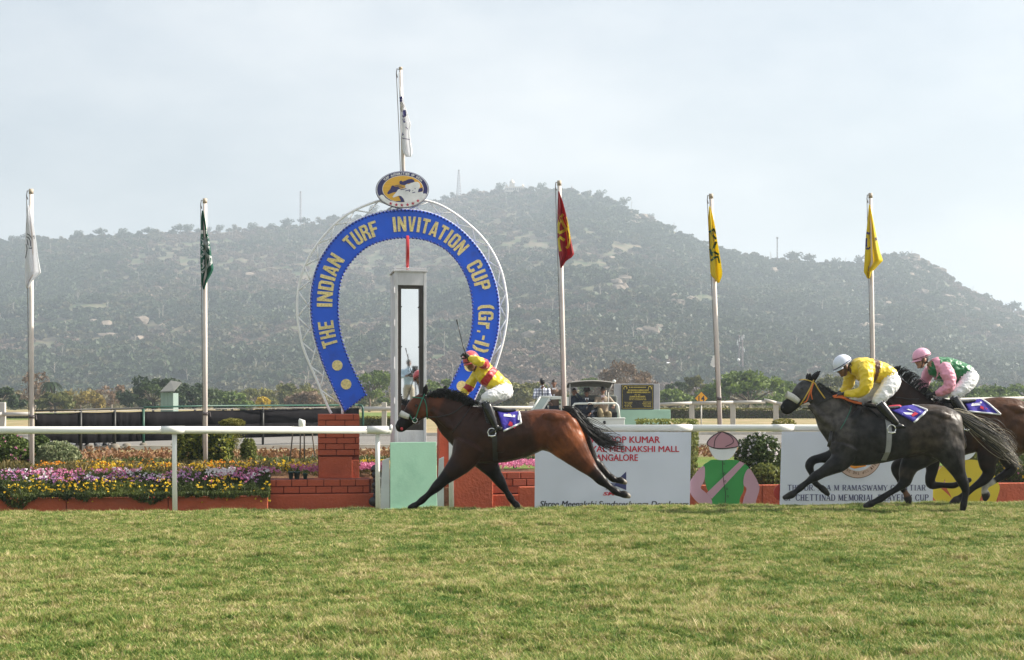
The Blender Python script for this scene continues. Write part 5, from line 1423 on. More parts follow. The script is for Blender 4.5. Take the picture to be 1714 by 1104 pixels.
shrub('croton_bush', 'boxy glossy green and yellow bush behind the green flag pole', 298, 384, 722, 780, YS(340, 4.3), S_box, 0.085, 2600, 'box', 0.4)
shrub('flowering_bush', 'dark leafy bush with pinkish blossoms at the left edge', -30, 58, 724, 792, YS(20, 4.4), S_dk, 0.06, 3600, extra=[(FLM['pink'], 60, 0.04)])
shrub('variegated_bush', 'variegated grey-green bush right of the leftmost flagpole', 58, 134, 736, 788, YS(95, 4.3), S_var, 0.055, 3200, depth=0.45)
shrub('low_bush', 'low round bush just behind the leftmost flagpole', 48, 86, 727, 760, YS(65, 4.9), S_dk, 0.055, 1600)
t = shrub('topiary_tree', 'mushroom-shaped topiary tree behind the rail', 366, 411, 699.5, 716, YS(388, 5.0), S_hed, 0.03, 3400, depth=0.25, stem=False)
shp = at(392, 735, YS(388, 5.0))
P = np.array(shp) + RNG.normal(size=(900, 3)) * np.array([0.07, 0.07, 0.09]); v, f, r = leaves_np(P, 0.03); o = bpy.data.objects.new('lower_ball', mesh_np('lower_ball', v, f, [S_hed], vattr=r)); link(o, t)
MB().tube([at(388, 780, YS(388, 5.0)), at(389, 750, YS(388, 5.0)), at(391, 715, YS(388, 5.0))], [0.025, 0.02, 0.016], 7).build('trunk', m_bark, t, smooth=True)
shrub('conical_shrub', 'small yellow-green upright shrub right of the topiary', 402, 430, 734, 776, YS(416, 4.6), S_lt, 0.05, 1300, 'cone')
shrub('white_flower_bush', 'leafy bush with white blossoms left of the memorial cup board', 1228, 1316, 722, 812, YS(1272, 2.4), S_dk, 0.055, 4200, depth=0.45, extra=[(FLM['white'], 170, 0.05)])
shrub('grassy_clump', 'tan grassy clump below the white-blossom bush', 1250, 1312, 775, 818, YS(1280, 1.9), S_lt, 0.07, 1500, depth=0.25)
shrub('yellow_flower_bush', 'bush with yellow blossoms behind the rightmost horse legs', 1655, 1760, 735, 815, YS(1700, 2.2), S_dk, 0.05, 4600, depth=0.5, extra=[(FLM['yellow'], 160, 0.045), (FLM['pink'], 20, 0.04)])
shrub('grass_shrub', 'shrub between the yellow cut-out and the hind legs', 1600, 1665, 745, 815, YS(1630, 2.4), S_lt, 0.055, 2200, depth=0.3)
shrub('clipped_hedge', 'clipped yellow-green hedge strip above the rail', 1068, 1163, 702, 745, YS(1115, 9), S_lt, 0.06, 3600, 'box', 0.5)
shrub('clipped_hedge', 'yellow-edged hedge behind the right edge of the sponsor board', 1150, 1166, 715, 820, YS(1158, 2.2), S_lt, 0.05, 1100, 'box', 0.2)
shrub('trailing_plant', 'straggling green plant around a far rail post', 1290, 1334, 700, 716, YS(1310, 9), S_hed, 0.06, 300)
P = []
for k in range(9000):
    px = random.uniform(-60, 1400); d = random.uniform(8.6, 12.0)
    p = at(px, HZ, fy(px, d)); p.z = GZ + random.uniform(0, 0.22) * (0.5 + 0.8 * abs(noise.noise(Vector((px * .03, d, 2))))); P.append(p)
v, f, r = leaves_np(np.array(P), 0.10, up=0.8); o = bpy.data.objects.new('reddish_ground_plants', mesh_np('reddish_ground_plants', v, f, [S_rd], vattr=r)); COL.objects.link(o); tag(o, 'reddish brown low plants along the service road', 'plants', kind='stuff')
P = []
for k in range(9000):
    px = random.uniform(-60, 1000); d = random.uniform(5.2, 7.6)
    p = at(px, HZ, fy(px, d)); p.z = GZ + random.uniform(0, 0.18) * (0.4 + abs(noise.noise(Vector((px * .02, d, 7))))); P.append(p)
blades(P, 0.10, m_fol, 'border_plants', 'green border plants behind the flower bed', 'plants')
# little plants by the pillar
m_pot = mat('dark_pot', (0.03, 0.07, 0.07), 0.5)
for (px, py, w, lab) in ((487, 797, .042, 'leftmost dark flower pot on the low brick wall'), (497, 797, .05, 'larger dark flower pot in the middle of the low brick wall'), (511, 800, .036, 'small dark flower pot nearest the brick pillar')):
    c = at(px, py, fy(px, 1.75)); t = thing('flower_pot', lab, 'pot', c - Vector((0, 0, 0.05)), 'flower pots on the brick wall')
    mb = MB(); lathe(mb, c, [(w * .7, -0.05), (w, 0.06), (w * 1.12, 0.06), (w * 1.12, 0.08)]); mb.build('pot', m_pot, t, smooth=True)
    P = np.array(c) + np.array([0, 0, 0.10]) + RNG.normal(size=(60, 3)) * 0.025; v, f, r = leaves_np(P, 0.04); o = bpy.data.objects.new('leaves', mesh_np('leaves', v, f, [S_dk], vattr=r)); link(o, t)
# lattice of thin stakes seen under the rail
for (x0, y0, x1, y1, lab) in ((491, 726, 484, 775, 'leftmost thin stake leaning left behind the flower bed'), (503, 726, 502, 775, 'second thin stake from the left behind the flower bed'), (509, 726, 510, 775, 'black upright stake left of the brick pillar'), (521, 726, 530, 775, 'pale bent stake beside the brick pillar')):
    tag(MB().tube([at(x0, y0 - 14, fy(x0, 4.2)), at((x0 + x1) / 2, (y0 + y1) / 2, fy(x0, 4.2)), at(x1, y1, fy(x0, 4.2))], 0.013, 6).build('garden_stake', mat('stake', (0.10, 0.08, 0.06), 0.8), smooth=True), lab, 'stake', 'garden stakes')
# ================================================================== BODIES (people and horses)
def tri(poly_): return poly_
class Body:
    """closed lofts and balls fused into one continuous surface"""
    def __init__(s): s.v = []; s.f = []; s.t = []; s.ev = []; s.ef = []; s.et = []
    def _add(s, vs, fs, ts, extra):
        V, Fc, T = (s.ev, s.ef, s.et) if extra else (s.v, s.f, s.t)
        b = len(V); V += vs; Fc += [tuple(b + i for i in q) for q in fs]; T += ts
    def loft(s, st, tagv, lat=Vector((0, 1, 0)), sub=5, seg=16, extra=False, capk=0.5):
        """st: (centre, in-plane radius, lateral radius[, tag])"""
        C = catmull([tuple(q[0]) for q in st], sub); n0 = len(st)
        par = catmull([(q[1], q[2]) for q in st], sub)
        tg = [(st[min(i // sub, n0 - 1) if (i % sub) < sub / 2 else min(i // sub + 1, n0 - 1)][3] if len(st[0]) > 3 else tagv) for i in range(len(C))]
        C = [Vector(c) for c in C]; n = len(C); vs = []; ts = []
        for i, c in enumerate(C):
            t = (C[min(i + 1, n - 1)] - C[max(i - 1, 0)]).normalized()
            L = lat - t * lat.dot(t)
            if L.length < 0.15: L = Vector((1, 0, 0)) - t * t.x
            L.normalize(); N = L.cross(t)
            a, b = max(par[i][0], .002), max(par[i][1], .002)
            for k in range(seg):
                an = 2 * math.pi * k / seg; vs.append(c + N * (a * math.cos(an)) + L * (b * math.sin(an))); ts.append(tg[i])
        fs = [(i * seg + k, i * seg + (k + 1) % seg, (i + 1) * seg + (k + 1) % seg, (i + 1) * seg + k) for i in range(n - 1) for k in range(seg)]
        for (i, sg) in ((0, -1), (n - 1, 1)):
            t = (C[min(i + 1, n - 1)] - C[max(i - 1, 0)]).normalized() * sg; rad = min(par[i])
            # rounded cap: one smaller ring and an apex
            base = i * seg; r1 = len(vs)
            for k in range(seg): vs.append(C[i] + (vs[base + k] - C[i]) * 0.7 + t * rad * capk * 0.7); ts.append(tg[i])
            ap = len(vs); vs.append(C[i] + t * rad * capk); ts.append(tg[i])
            for k in range(seg):
                k2 = (k + 1) % seg
                q = [(base + k2, base + k, r1 + k, r1 + k2), (r1 + k2, r1 + k, ap)]
                fs += q if sg < 0 else [tuple(reversed(x)) for x in q]
        s._add(vs, fs, ts, extra)
    def ball(s, c, r, tagv, rot=None, extra=False, seg=16, rings=10):
        m = MB(); m.ball((0, 0, 0), r, seg, rings); M = rot or Matrix.Identity(3)
        s._add([Vector(c) + M @ Vector(p) for p in m.v], m.f, [tagv] * len(m.v), extra)
    def surface(s, voxel, smooth=3):
        me = bpy.data.meshes.new('b'); me.from_pydata([tuple(p) for p in s.v], [], s.f)
        o = bpy.data.objects.new('b', me); COL.objects.link(o)
        r = o.modifiers.new('r', 'REMESH'); r.mode = 'VOXEL'; r.voxel_size = voxel
        q = o.modifiers.new('s', 'SMOOTH'); q.factor = 0.5; q.iterations = smooth
        dg = bpy.context.evaluated_depsgraph_get()
        out = bpy.data.meshes.new_from_object(o.evaluated_get(dg))
        bpy.data.objects.remove(o); bpy.data.meshes.remove(me)
        return out
    def build(s, name, voxel, mats, parent, smooth=3, colors=None, rough=None):
        """mats: {tag: material}; with colors {tag: rgb} the surface gets a painted coat attribute instead"""
        me = s.surface(voxel, smooth); nv = len(me.vertices)
        kd = KDTree(len(s.v))
        for i, p in enumerate(s.v): kd.insert(p, i)
        kd.balance()
        if rough:
            # folds of cloth or muscle relief: rough = {tag: (depth, scale, stretch along x)}
            nr = [w.normal.copy() for w in me.vertices]
            for i, w in enumerate(me.vertices):
                q = rough.get(s.t[kd.find(w.co)[1]])
                if not q: continue
                c = w.co * q[1]; a = noise.noise(Vector((c.x * q[2] + c.z * .6, c.y, c.z * 1.0 - c.x * .35))) ; a2 = noise.noise(c * 2.3 + Vector((9, 2, 4)))
                w.co = w.co + nr[i] * (q[0] * ((1 - 2.2 * abs(a)) * .8 + .5 * a2) if q[0] > 0 else -q[0] * (a + .5 * a2))
        if s.ev:
            bm = bmesh.new(); bm.from_mesh(me); vv = [bm.verts.new(p) for p in s.ev]
            for q in s.ef:
                try: bm.faces.new([vv[i] for i in q])
                except ValueError: pass
            bm.to_mesh(me); bm.free()
        me.materials.clear()
        me.polygons.foreach_set('use_smooth', [True] * len(me.polygons))
        if colors:
            col = np.ones((len(me.vertices), 4), np.float32)
            for i, w in enumerate(me.vertices):
                if i >= nv: col[i, :3] = colors[s.et[i - nv]]; continue
                nb = kd.find_n(w.co, 6); ww = [1 / (d + .006) for _, _, d in nb]; sw = sum(ww)
                col[i, :3] = sum(np.array(colors[s.t[j]]) * (x / sw) for (_, j, _), x in zip(nb, ww))
            a = me.attributes.new('coat', 'FLOAT_COLOR', 'POINT'); a.data.foreach_set('color', col.ravel())
            me.materials.append(mats)
        else:
            keys = list(mats); 
            for k in keys: me.materials.append(mats[k])
            ix = {k: i for i, k in enumerate(keys)}; mi = []
            for p in me.polygons:
                j = p.vertices[0]
                if j >= nv: mi.append(ix[s.et[j - nv]])
                else: mi.append(ix[s.t[kd.find(p.center)[1]]])
            me.polygons.foreach_set('material_index', mi)
        o = bpy.data.objects.new(name, me); link(o, parent)
        return o

def hand(B, wrist, d, palm_n, tagv, s=1.0, curl=0.9):
    """palm, four fingers of unequal length and a thumb from the side of the palm; d = direction of the fingers"""
    d = d.normalized(); palm_n = (palm_n - d * palm_n.dot(d)).normalized(); side = d.cross(palm_n)
    B.loft([(wrist, .024 * s, .028 * s), (wrist + d * .045 * s, .018 * s, .040 * s), (wrist + d * .088 * s, .014 * s, .040 * s)], tagv, lat=side, sub=3, seg=10, extra=True)
    for k, L in enumerate((.072, .080, .074, .056)):
        p = wrist + d * .085 * s + side * ((k - 1.5) * .021 * s); q = d; pts = [(p, .009 * s, .009 * s)]; pos = p
        for j, fr in enumerate((.45, .32, .23)):
            a = curl * (0.45 + 0.55 * j); q = (d * math.cos(a) + palm_n * math.sin(a)); pos = pos + q * (L * fr * s); pts.append((pos, (.0088 - .001 * j) * s, (.0088 - .001 * j) * s))
        B.loft(pts, tagv, lat=side, sub=2, seg=8, extra=True)
    p = wrist + d * .03 * s - side * .034 * s; q = (d * .6 - side * .6 + palm_n * .4).normalized(); e = p + q * .04 * s
    B.loft([(p, .012 * s, .012 * s), (e, .011 * s, .011 * s), (e + (d * .8 + palm_n * .6).normalized() * .032 * s, .008 * s, .008 * s)], tagv, lat=side, sub=2, seg=8, extra=True)

def head(B, c, fwd, up, tagv, s=1.0, hair=None, neckto=None):
    """head with brow, nose, chin, ears; fwd = the way the face looks"""
    fwd = fwd.normalized(); up = (up - fwd * up.dot(fwd)).normalized(); sd = up.cross(fwd)
    M = Matrix((sd, fwd, up)).transposed()
    B.ball(c + up * .02 * s, Vector((.074, .092, .10)) * s, hair or tagv, M)
    B.ball(c + fwd * .035 * s - up * .035 * s, Vector((.060, .058, .082)) * s, tagv, M)      # face
    B.ball(c + fwd * .068 * s - up * .088 * s, Vector((.030, .026, .022)) * s, tagv, M)      # chin
    B.loft([(c + fwd * .084 * s + up * .012 * s, .010 * s, .010 * s), (c + fwd * .103 * s - up * .022 * s, .014 * s, .014 * s), (c + fwd * .088 * s - up * .034 * s, .010 * s, .014 * s)], tagv, lat=sd, sub=2, seg=8)
    for x in (-1, 1): B.ball(c + sd * .076 * s * x - fwd * .005 * s - up * .015 * s, Vector((.012, .022, .032)) * s, tagv, M, seg=8, rings=6)
    return fwd, up, sd

m_skin = mat('skin_brown', (0.20, 0.095, 0.055), 0.55, 0.08, 20)
m_hair = mat('black_hair', (0.012, 0.010, 0.010), 0.5, 0.3, 60, 0.4, 200)
m_eye = mat('eye_dark', (0.01, 0.01, 0.01), 0.2)
m_lip = mat('lips', (0.20, 0.06, 0.045), 0.5)

def face_bits(t, c, fwd, up, sd, s=1.0, glasses=False):
    for x in (-1, 1):
        MB().ball(c + fwd * .086 * s + sd * .030 * s * x + up * .006 * s, Vector((.013, .010, .008)) * s, 8, 5).build('eye', m_eye, t, smooth=True)
    mb = MB(); mb.tube([c + fwd * .089 * s - up * .058 * s + sd * (.022 * x) * s - fwd * .006 * abs(x) * s for x in (-1, 0, 1)], .006 * s, 6); mb.build('mouth', m_lip, t)
    if glasses:
        mb = MB()
        for x in (-1, 1): mb.ball(c + fwd * .092 * s + sd * .032 * s * x + up * .006 * s, Vector((.027, .012, .02)) * s, 10, 6)
        mb.tube([c + sd * .075 * s + up * .01 * s, c + sd * .055 * s + fwd * .085 * s + up * .01 * s, c - sd * .055 * s + fwd * .085 * s + up * .01 * s, c - sd * .075 * s + up * .01 * s], .004 * s, 6)
        mb.build('sunglasses', mat('dark_glasses', (0.01, 0.01, 0.012), 0.15), t)

def limb(B, pts, rad, tagv, lat=Vector((0, 1, 0)), seg=14):
    B.loft([(p, r, r) + ((tg,) if tg else ()) for p, r, tg in [(p, r, (tagv[i] if isinstance(tagv, (list, tuple)) else None)) for i, (p, r) in enumerate(zip(pts, rad))]], tagv if not isinstance(tagv, (list, tuple)) else tagv[0], lat=lat, seg=seg)

# ================================================================== MIDDLE DISTANCE, LEFT
m_screen = mat('black_screen_cloth', (0.007, 0.0065, 0.008), 0.85, 0.25, 3, 0.3, 30, spec=0.08, dirt=(0.02, 0.018, 0.018), dscale=2, damt=0.4, stretch=(1, 1, 0.3))
m_gpipe = mat('green_pipe', (0.012, 0.07, 0.045), 0.45, 0.1, 6); m_dpipe = mat('dark_pipe', (0.016, 0.016, 0.014), 0.5)
m_stone = mat('stone_weight', (0.17, 0.15, 0.12), 0.9, 0.2, 8, 0.5, 40)
scY = lambda px: float(np.interp(px, [60, 560], [34.0, 42.0]))
sct = lambda px: float(np.interp(px, [60, 560], [691.5, 682.5])); scb = lambda px: float(np.interp(px, [60, 130, 240, 560], [735, 742, 738, 728]))
ts_ = thing('black_screen_fence', 'long black cloth screen on posts behind the left flower bed', 'screen fence', at(300, 745, scY(300)))
cols_ = [57, 135, 192, 240, 345, 440, 602]
for a_, b_ in zip(cols_, cols_[1:]):
    n_ = 14; A = []; B_ = []; 
    for i in range(n_ + 1):
        px = a_ + 1 + (b_ - a_ - 2) * i / n_; Yw = scY(px) + 0.02 * math.sin(i * 1.9)
        A.append(at(px, sct(px) + 0.8 * math.sin(i * math.pi / n_), Yw)); B_.append(at(px, scb(px), Yw + 0.03 * math.sin(i * 1.3)))
    mb = MB(); M_ = [a2.lerp(b2, 0.5) + Vector((0, 0.03 * math.sin(i * 2.1), 0)) for i, (a2, b2) in enumerate(zip(A, B_))]
    mb.strip(A, M_); mb.strip(M_, B_); o = mb.build('cloth_panel', m_screen, ts_, smooth=True)
    sd_ = o.modifiers.new('thick', 'SOLIDIFY'); sd_.thickness = 0.01
MB().tube([at(60, 687, scY(60) + .05), at(240, 683, scY(240) + .05)], 0.025, 8).build('top_rail', m_dpipe, ts_, smooth=True)
MB().tube([at(240, 681.5, scY(240) + .05), at(345, 679, scY(345) + .05), at(600, 677.5, scY(600) + .05)], 0.022, 8).build('top_rail', m_gpipe, ts_, smooth=True)
mb = MB(); mb.tube([at(60, 690.6, scY(60) - .03), at(240, 686.0, scY(240) - .03), at(345, 684.3, scY(345) - .03), at(560, 681.6, scY(560) - .03)], 0.010, 6); mb.build('pale_hem', mat('hem_cloth', (0.30, 0.28, 0.26), 0.8, 0.3, 2), ts_)
for (px, m) in ((135, m_dpipe), (192, m_dpipe), (240, m_gpipe), (345, m_dpipe), (440, m_dpipe)):
    Yp = scY(px) - 0.06; foot = at(px, 760, Yp); foot.z = GZ
    MB().tube([foot, at(px, sct(px) - 4, Yp)], 0.035, 8).build('post', m, ts_, smooth=True)
mb = MB(); mb.tube([at(600, 677.5, scY(600) + .05), at(606, 679, scY(600)), at(607.5, 684, scY(600)), at(607.5, 726, scY(600))], 0.035, 8); mb.build('corner_post', m_gpipe, ts_, smooth=True)
for (px, w, lab) in ((150, 15, 'stone weight left of the small cart wheel'), (192, 17, 'round stone weight under the second screen post'), (212, 16, 'stone weight between two screen posts'), (240, 14, 'stone weight at the foot of the green screen post')):
    Yp = scY(px) - 0.15; k = Yp / F
    mb = MB(); p = at(px, HZ, Yp); p.z = GZ
    lathe(mb, p, [(w / 2 * k * 1.1, -0.02), (w / 2 * k * 1.05, 0.07), (w / 2 * k * 0.85, 0.14), (w / 2 * k * 0.4, 0.17)], 14)
    tag(mb.build('stone_weight', m_stone, smooth=True), lab, 'stone', 'stone weights of the screen')
# small cart whose wheel shows under the screen
Yc = 37.2; cw = at(167, 744, Yc)
tcart = thing('utility_cart', 'dark red utility cart with spoked wheel behind the black screen', 'cart', Vector((cw.x, cw.y, GZ)))
mb = MB(); mb.box(cw + Vector((-0.35, 0.55, 0.34)), (1.5, 0.9, 0.42)); mb.build('body', mat('cart_red', (0.16, 0.015, 0.02), 0.4), tcart, bevel=0.04)
mb = MB(); mb.box(cw + Vector((-0.25, 0.1, 0.12)), (1.0, 0.25, 0.1)); mb.build('bumper', mat('cart_red', (0.16, 0.015, 0.02), 0.4), tcart, bevel=0.02)
m_tyre = mat('tyre', (0.02, 0.02, 0.02), 0.8); m_rim = mat('alloy', (0.6, 0.6, 0.6), 0.35, metal=0.6)
def wheel(parent, c, r, w=0.12, spokes=5, ax=Vector((0, 1, 0))):
    mb = MB(); n_ = 24; ring_o = []; 
    u = ax.orthogonal().normalized(); v_ = ax.cross(u)
    prof = [(r * .62, -w / 2), (r * .95, -w / 2), (r, -w / 4), (r, w / 4), (r * .95, w / 2), (r * .62, w / 2)]
    vs = [c + (u * math.cos(2 * math.pi * k / n_) + v_ * math.sin(2 * math.pi * k / n_)) * a + ax * b for (a, b) in prof for k in range(n_)]
    fs = [(i * n_ + k, i * n_ + (k + 1) % n_, ((i + 1) % 6) * n_ + (k + 1) % n_, ((i + 1) % 6) * n_ + k) for i in range(6) for k in range(n_)]
    mb.add(vs, fs); wo_ = mb.build('wheel', m_tyre, parent, smooth=True)
    mb = MB(); mb.tube([c - ax * w * .3, c - ax * w * .45], r * .16, 10)
    for k in range(spokes):
        a = 2 * math.pi * k / spokes; d = u * math.cos(a) + v_ * math.sin(a); mb.tube([c - ax * w * .38, c + d * r * .64 - ax * w * .38], [r * .09, r * .11], 6)
    vs = [c + (u * math.cos(2 * math.pi * k / n_) + v_ * math.sin(2 * math.pi * k / n_)) * a + ax * b for (a, b) in ((r * .57, -w * .44), (r * .64, -w * .48), (r * .64, -w * .2), (r * .57, -w * .2)) for k in range(n_)]
    mb.add(vs, [(i * n_ + k, i * n_ + (k + 1) % n_, ((i + 1) % 4) * n_ + (k + 1) % n_, ((i + 1) % 4) * n_ + k) for i in range(4) for k in range(n_)])
    mb.build('rim', m_rim, wo_)
wheel(tcart, Vector((cw.x, cw.y, GZ + 0.15)), 0.15); wheel(tcart, Vector((cw.x - 0.7, cw.y, GZ + 0.15)), 0.15); wheel(tcart, Vector((cw.x, cw.y + 0.9, GZ + 0.15)), 0.15); wheel(tcart, Vector((cw.x - 0.7, cw.y + 0.9, GZ + 0.15)), 0.15)
# metal hut far behind
Yh = 120; k = Yh / F
p = at(279, 688, Yh); th_ = thing('metal_hut', 'narrow corrugated mint metal hut with tilted roof among dark trees', 'hut', Vector((p.x, p.y, GZ)))
m_corr = mat('corrugated_mint', (0.21, 0.27, 0.255), 0.5, 0.12, 1, stretch=(14, 14, 0.4)); m_roofg = mat('grey_roof_sheet', (0.10, 0.10, 0.09), 0.6, 0.15, 2)
for i in range(7):
    x = 269 + 21 * (i + .5) / 7
    mb = MB(); mb.box(Vector(((x - CX) * k, Yh + 0.02 * (i % 2), (GZ + at(x, 657, Yh).z) / 2)), (21 / 7 * k * .98, 0.06, at(x, 657, Yh).z - GZ)); mb.build('wall_sheet', m_corr, th_)
MB().box(Vector(((279.5 - CX) * k, Yh + 1.0, (GZ + at(279, 657, Yh).z) / 2)), (20.5 * k, 1.8, at(279, 658, Yh).z - GZ)).build('wall', m_corr, th_)
A = [at(268, 656.5, Yh - 0.4), at(291, 655.5, Yh - 0.4), at(304, 641, Yh + 2.4), at(286, 638, Yh + 2.4)]
MB().prism(A, Vector((0, 0, 0.08))).build('roof', m_roofg, th_)

# far white rail, hedge, sign, plaque
m_frail = mat('far_rail_paint', (0.43, 0.41, 0.38), 0.6, 0.1, 3, dirt=(0.3, 0.27, 0.22), dscale=3, damt=0.5)
def far_rail(label, posts, pts, Y0):
    t = thing('post_and_rail_fence', label, 'fence', Vector((at(posts[0], HZ, Y0).x, Y0, GZ)), 'post and rail fences beyond the road')
    for (pa, pb) in zip(pts, pts[1:]):
        if pa is None or pb is None: continue
        MB().tube([at(pa[0], pa[1], Y0 - .05), at(pb[0], pb[1], Y0 - .05)], 0.07, 10).build('rail', m_frail, t, smooth=True)
    for px in posts:
        zt2 = at(px, 673, Y0).z
        mb = MB(); mb.box(Vector(((px - CX) / F * Y0, Y0 + 0.04, (zt2 + GZ) / 2)), (0.19, 0.16, zt2 - GZ)); mb.build('post', m_frail, t, bevel=0.015)
far_rail('weathered white post and rail fence right of the plaque', [890, 960, 1090, 1158, 1227, 1299, 1372, 1445, 1520, 1595, 1670, 1745], [(604, 683), (700, 682.5), (892, 682), (1104, 676.5), (1158, 674.5), (1227, 673.2), (1281, 672.5), None, (1279, 669), (1299, 674), (1330, 680), None, (1330, 675), (1714, 666), (1900, 662)], 57.0)
far_rail('white post and rail fence between brick pillar and mirror tower', [643, 700], [(604, 684.5), (740, 684)], 56.0)
far_rail('white post and rail fence at the left edge of the picture', [-60, 4], [(-80, 694), (4, 693), (56, 692.5)], 50.0)
def hedge(label, px0, px1, py0, py1, Y, n=9000, m=S_hed):
    h = (py1 - py0) / F * Y; w = (px1 - px0) / F * Y; c = at((px0 + px1) / 2, (py0 + py1) / 2, Y)
    t = thing('hedge', label, 'hedge', Vector((c.x, c.y, c.z - h / 2)), 'hedges beyond the road')
    q = RNG.random((n, 3)) * 2 - 1; ax = RNG.choice([1, 2], n, p=[.62, .38]); q[np.arange(n), ax] = np.where(ax == 2, 1, np.sign(RNG.random(n) - .7)) * (.9 + .2 * RNG.random(n))
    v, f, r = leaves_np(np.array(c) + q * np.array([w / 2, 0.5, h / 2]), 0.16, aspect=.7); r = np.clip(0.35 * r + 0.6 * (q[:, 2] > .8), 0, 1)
    o = bpy.data.objects.new('leaves', mesh_np('leaves', v, f, [m], vattr=r)); link(o, t)
    MB().box(c - Vector((0, 0, 0.05)), (w * .99, 0.8, h * .8)).build('inner_branches', m_bark, t)
hedge('long clipped hedge beyond the right fence', 1105, 1800, 684, 700, 104, 14000)
hedge('low hedge seen between brick pillar and mirror tower', 600, 668, 699, 712, 66, 1800)
hedge('distant hedge strip at the left edge', -120, 70, 694, 703, 104, 3000)
m_signy = mat('sign_yellow', (0.80, 0.38, 0.02), 0.4)
PS = Plane(1174, 60.0, 0.0)
tsn = thing('furlong_sign', 'yellow diamond sign with black 14 above the far fence', 'sign', PS.at(1174, 720))
MB().prism([PS.at(1174, 654.5), PS.at(1185.5, 666.5), PS.at(1174, 678.5), PS.at(1162.5, 666.5)], Vector((0, 0.03, 0))).build('edge', m_bblk, tsn)
MB().prism([PS.at(1174, 655.5, .006), PS.at(1184.6, 666.5, .006), PS.at(1174, 677.5, .006), PS.at(1163.4, 666.5, .006)], Vector((0, 0.004, 0))).build('panel', m_signy, tsn)
mb = MB(); text_px(mb, PS, '14', 1169, 662, 1179.5, 671.5, off=0.012, bold=0.02); mb.build('numerals', m_bblk, tsn)
MB().tube([PS.at(1174, 678, -.05), Vector((PS.at(1174, 678).x, 60.05, GZ))], 0.03, 8).build('post', m_frail, tsn, smooth=True)
PQ = Plane(1066, 46.0, 0.02)
m_slab = mat('grey_slab', (0.42, 0.41, 0.42), 0.7, 0.1, 3, 0.2, 30); m_gran = mat('black_granite', (0.018, 0.017, 0.015), 0.25, 0.3, 60); m_ltr = mat('gold_letters', (0.55, 0.42, 0.06), 0.4)
m_mintw = mat('mint_wall_paint', (0.36, 0.56, 0.42), 0.7, 0.06, 3, 0.1, 40)
tq = thing('memorial_plaque', 'black granite plaque with gold lettering on a mint green plinth', 'plaque', PQ.at(1066, 745))
MB().prism([PQ.at(1029, 642), PQ.at(1104.5, 642), PQ.at(1104.5, 686), PQ.at(1029, 686)], Vector((0, 0.35, 0))).build('slab', m_slab, tq, bevel=0.01)
MB().prism([PQ.at(990, 685.5, .03), PQ.at(1122, 685.5, .03), PQ.at(1122, 745, .03), PQ.at(990, 745, .03)], Vector((0, 0.6, 0))).build('plinth', m_mintw, tq, bevel=0.01)
MB().prism([PQ.at(1039.5, 643.5, .03), PQ.at(1094, 643, .03), PQ.at(1094, 685, .03), PQ.at(1040, 685, .03)], Vector((0, 0.04, 0))).build('granite_panel', m_gran, tq, bevel=0.006)
mb = MB()
for (a, b_) in (((1041.5, 645), (1092, 645)), ((1041.5, 683.3), (1092, 683.3)), ((1041.5, 645), (1041.5, 683.3)), ((1092, 645), (1092, 683.3))):
    x0, x1 = min(a[0], b_[0]) - .2, max(a[0], b_[0]) + .2; y0, y1 = min(a[1], b_[1]) - .2, max(a[1], b_[1]) + .2
    mb.add([PQ.at(x0, y0, .04), PQ.at(x1, y0, .04), PQ.at(x1, y1, .04), PQ.at(x0, y1, .04)], [(0, 1, 2, 3)])
mb.build('gold_border', m_ltr, tq)
mb = MB()
for (y, h, x0, x1) in ((647, 1.8, 1053, 1080), (651.5, 2.4, 1051, 1085), (655, 2.6, 1049, 1087), (660, 1.2, 1062, 1072), (662.3, 2.2, 1054, 1079), (665.5, 1.2, 1053, 1080), (668, 1.2, 1053, 1080), (672.5, 1.2, 1045, 1057), (675, 1.2, 1046, 1057), (677.5, 1.2, 1045, 1056), (680, 1.2, 1046, 1057), (672, 1.2, 1076, 1089), (674.5, 1.2, 1075, 1089), (677, 1.2, 1076, 1088), (679.5, 1.2, 1078, 1088)):
    x = x0
    while x < x1:
        w = random.uniform(1.0, 2.2) if h < 2 else random.uniform(1.2, 2.0)
        for s_ in range(2):
            xx = x + s_ * w * .5; mb.add([PQ.at(xx, y, .041), PQ.at(xx + w * .38, y, .041), PQ.at(xx + w * .38, y + h, .041), PQ.at(xx, y + h, .041)], [(0, 1, 2, 3)])
        x += w * 1.1 + (0.8 if random.random() < .25 else 0)
mb.build('gold_lettering', m_ltr, tq)
for px in (1046.5, 1087.5):
    mb = MB(); mb.tube([PQ.at(px + 2.6 * math.cos(a), 649.5 - 2.9 * math.sin(a), .045) for a in [i * .45 - .6 for i in range(11)]], 0.012, 5); mb.build('gold_crest', m_ltr, tq)
# green post on the lawn right of the right pillar
p = at(862, 785, fy(862, 4.2)); tag(MB().tube([Vector((p.x, p.y, .2)), Vector((p.x, p.y, .75))], 0.035, 8).build('green_post', m_gpipe, smooth=True), 'short dark green post on the lawn behind the leading horse', 'post')

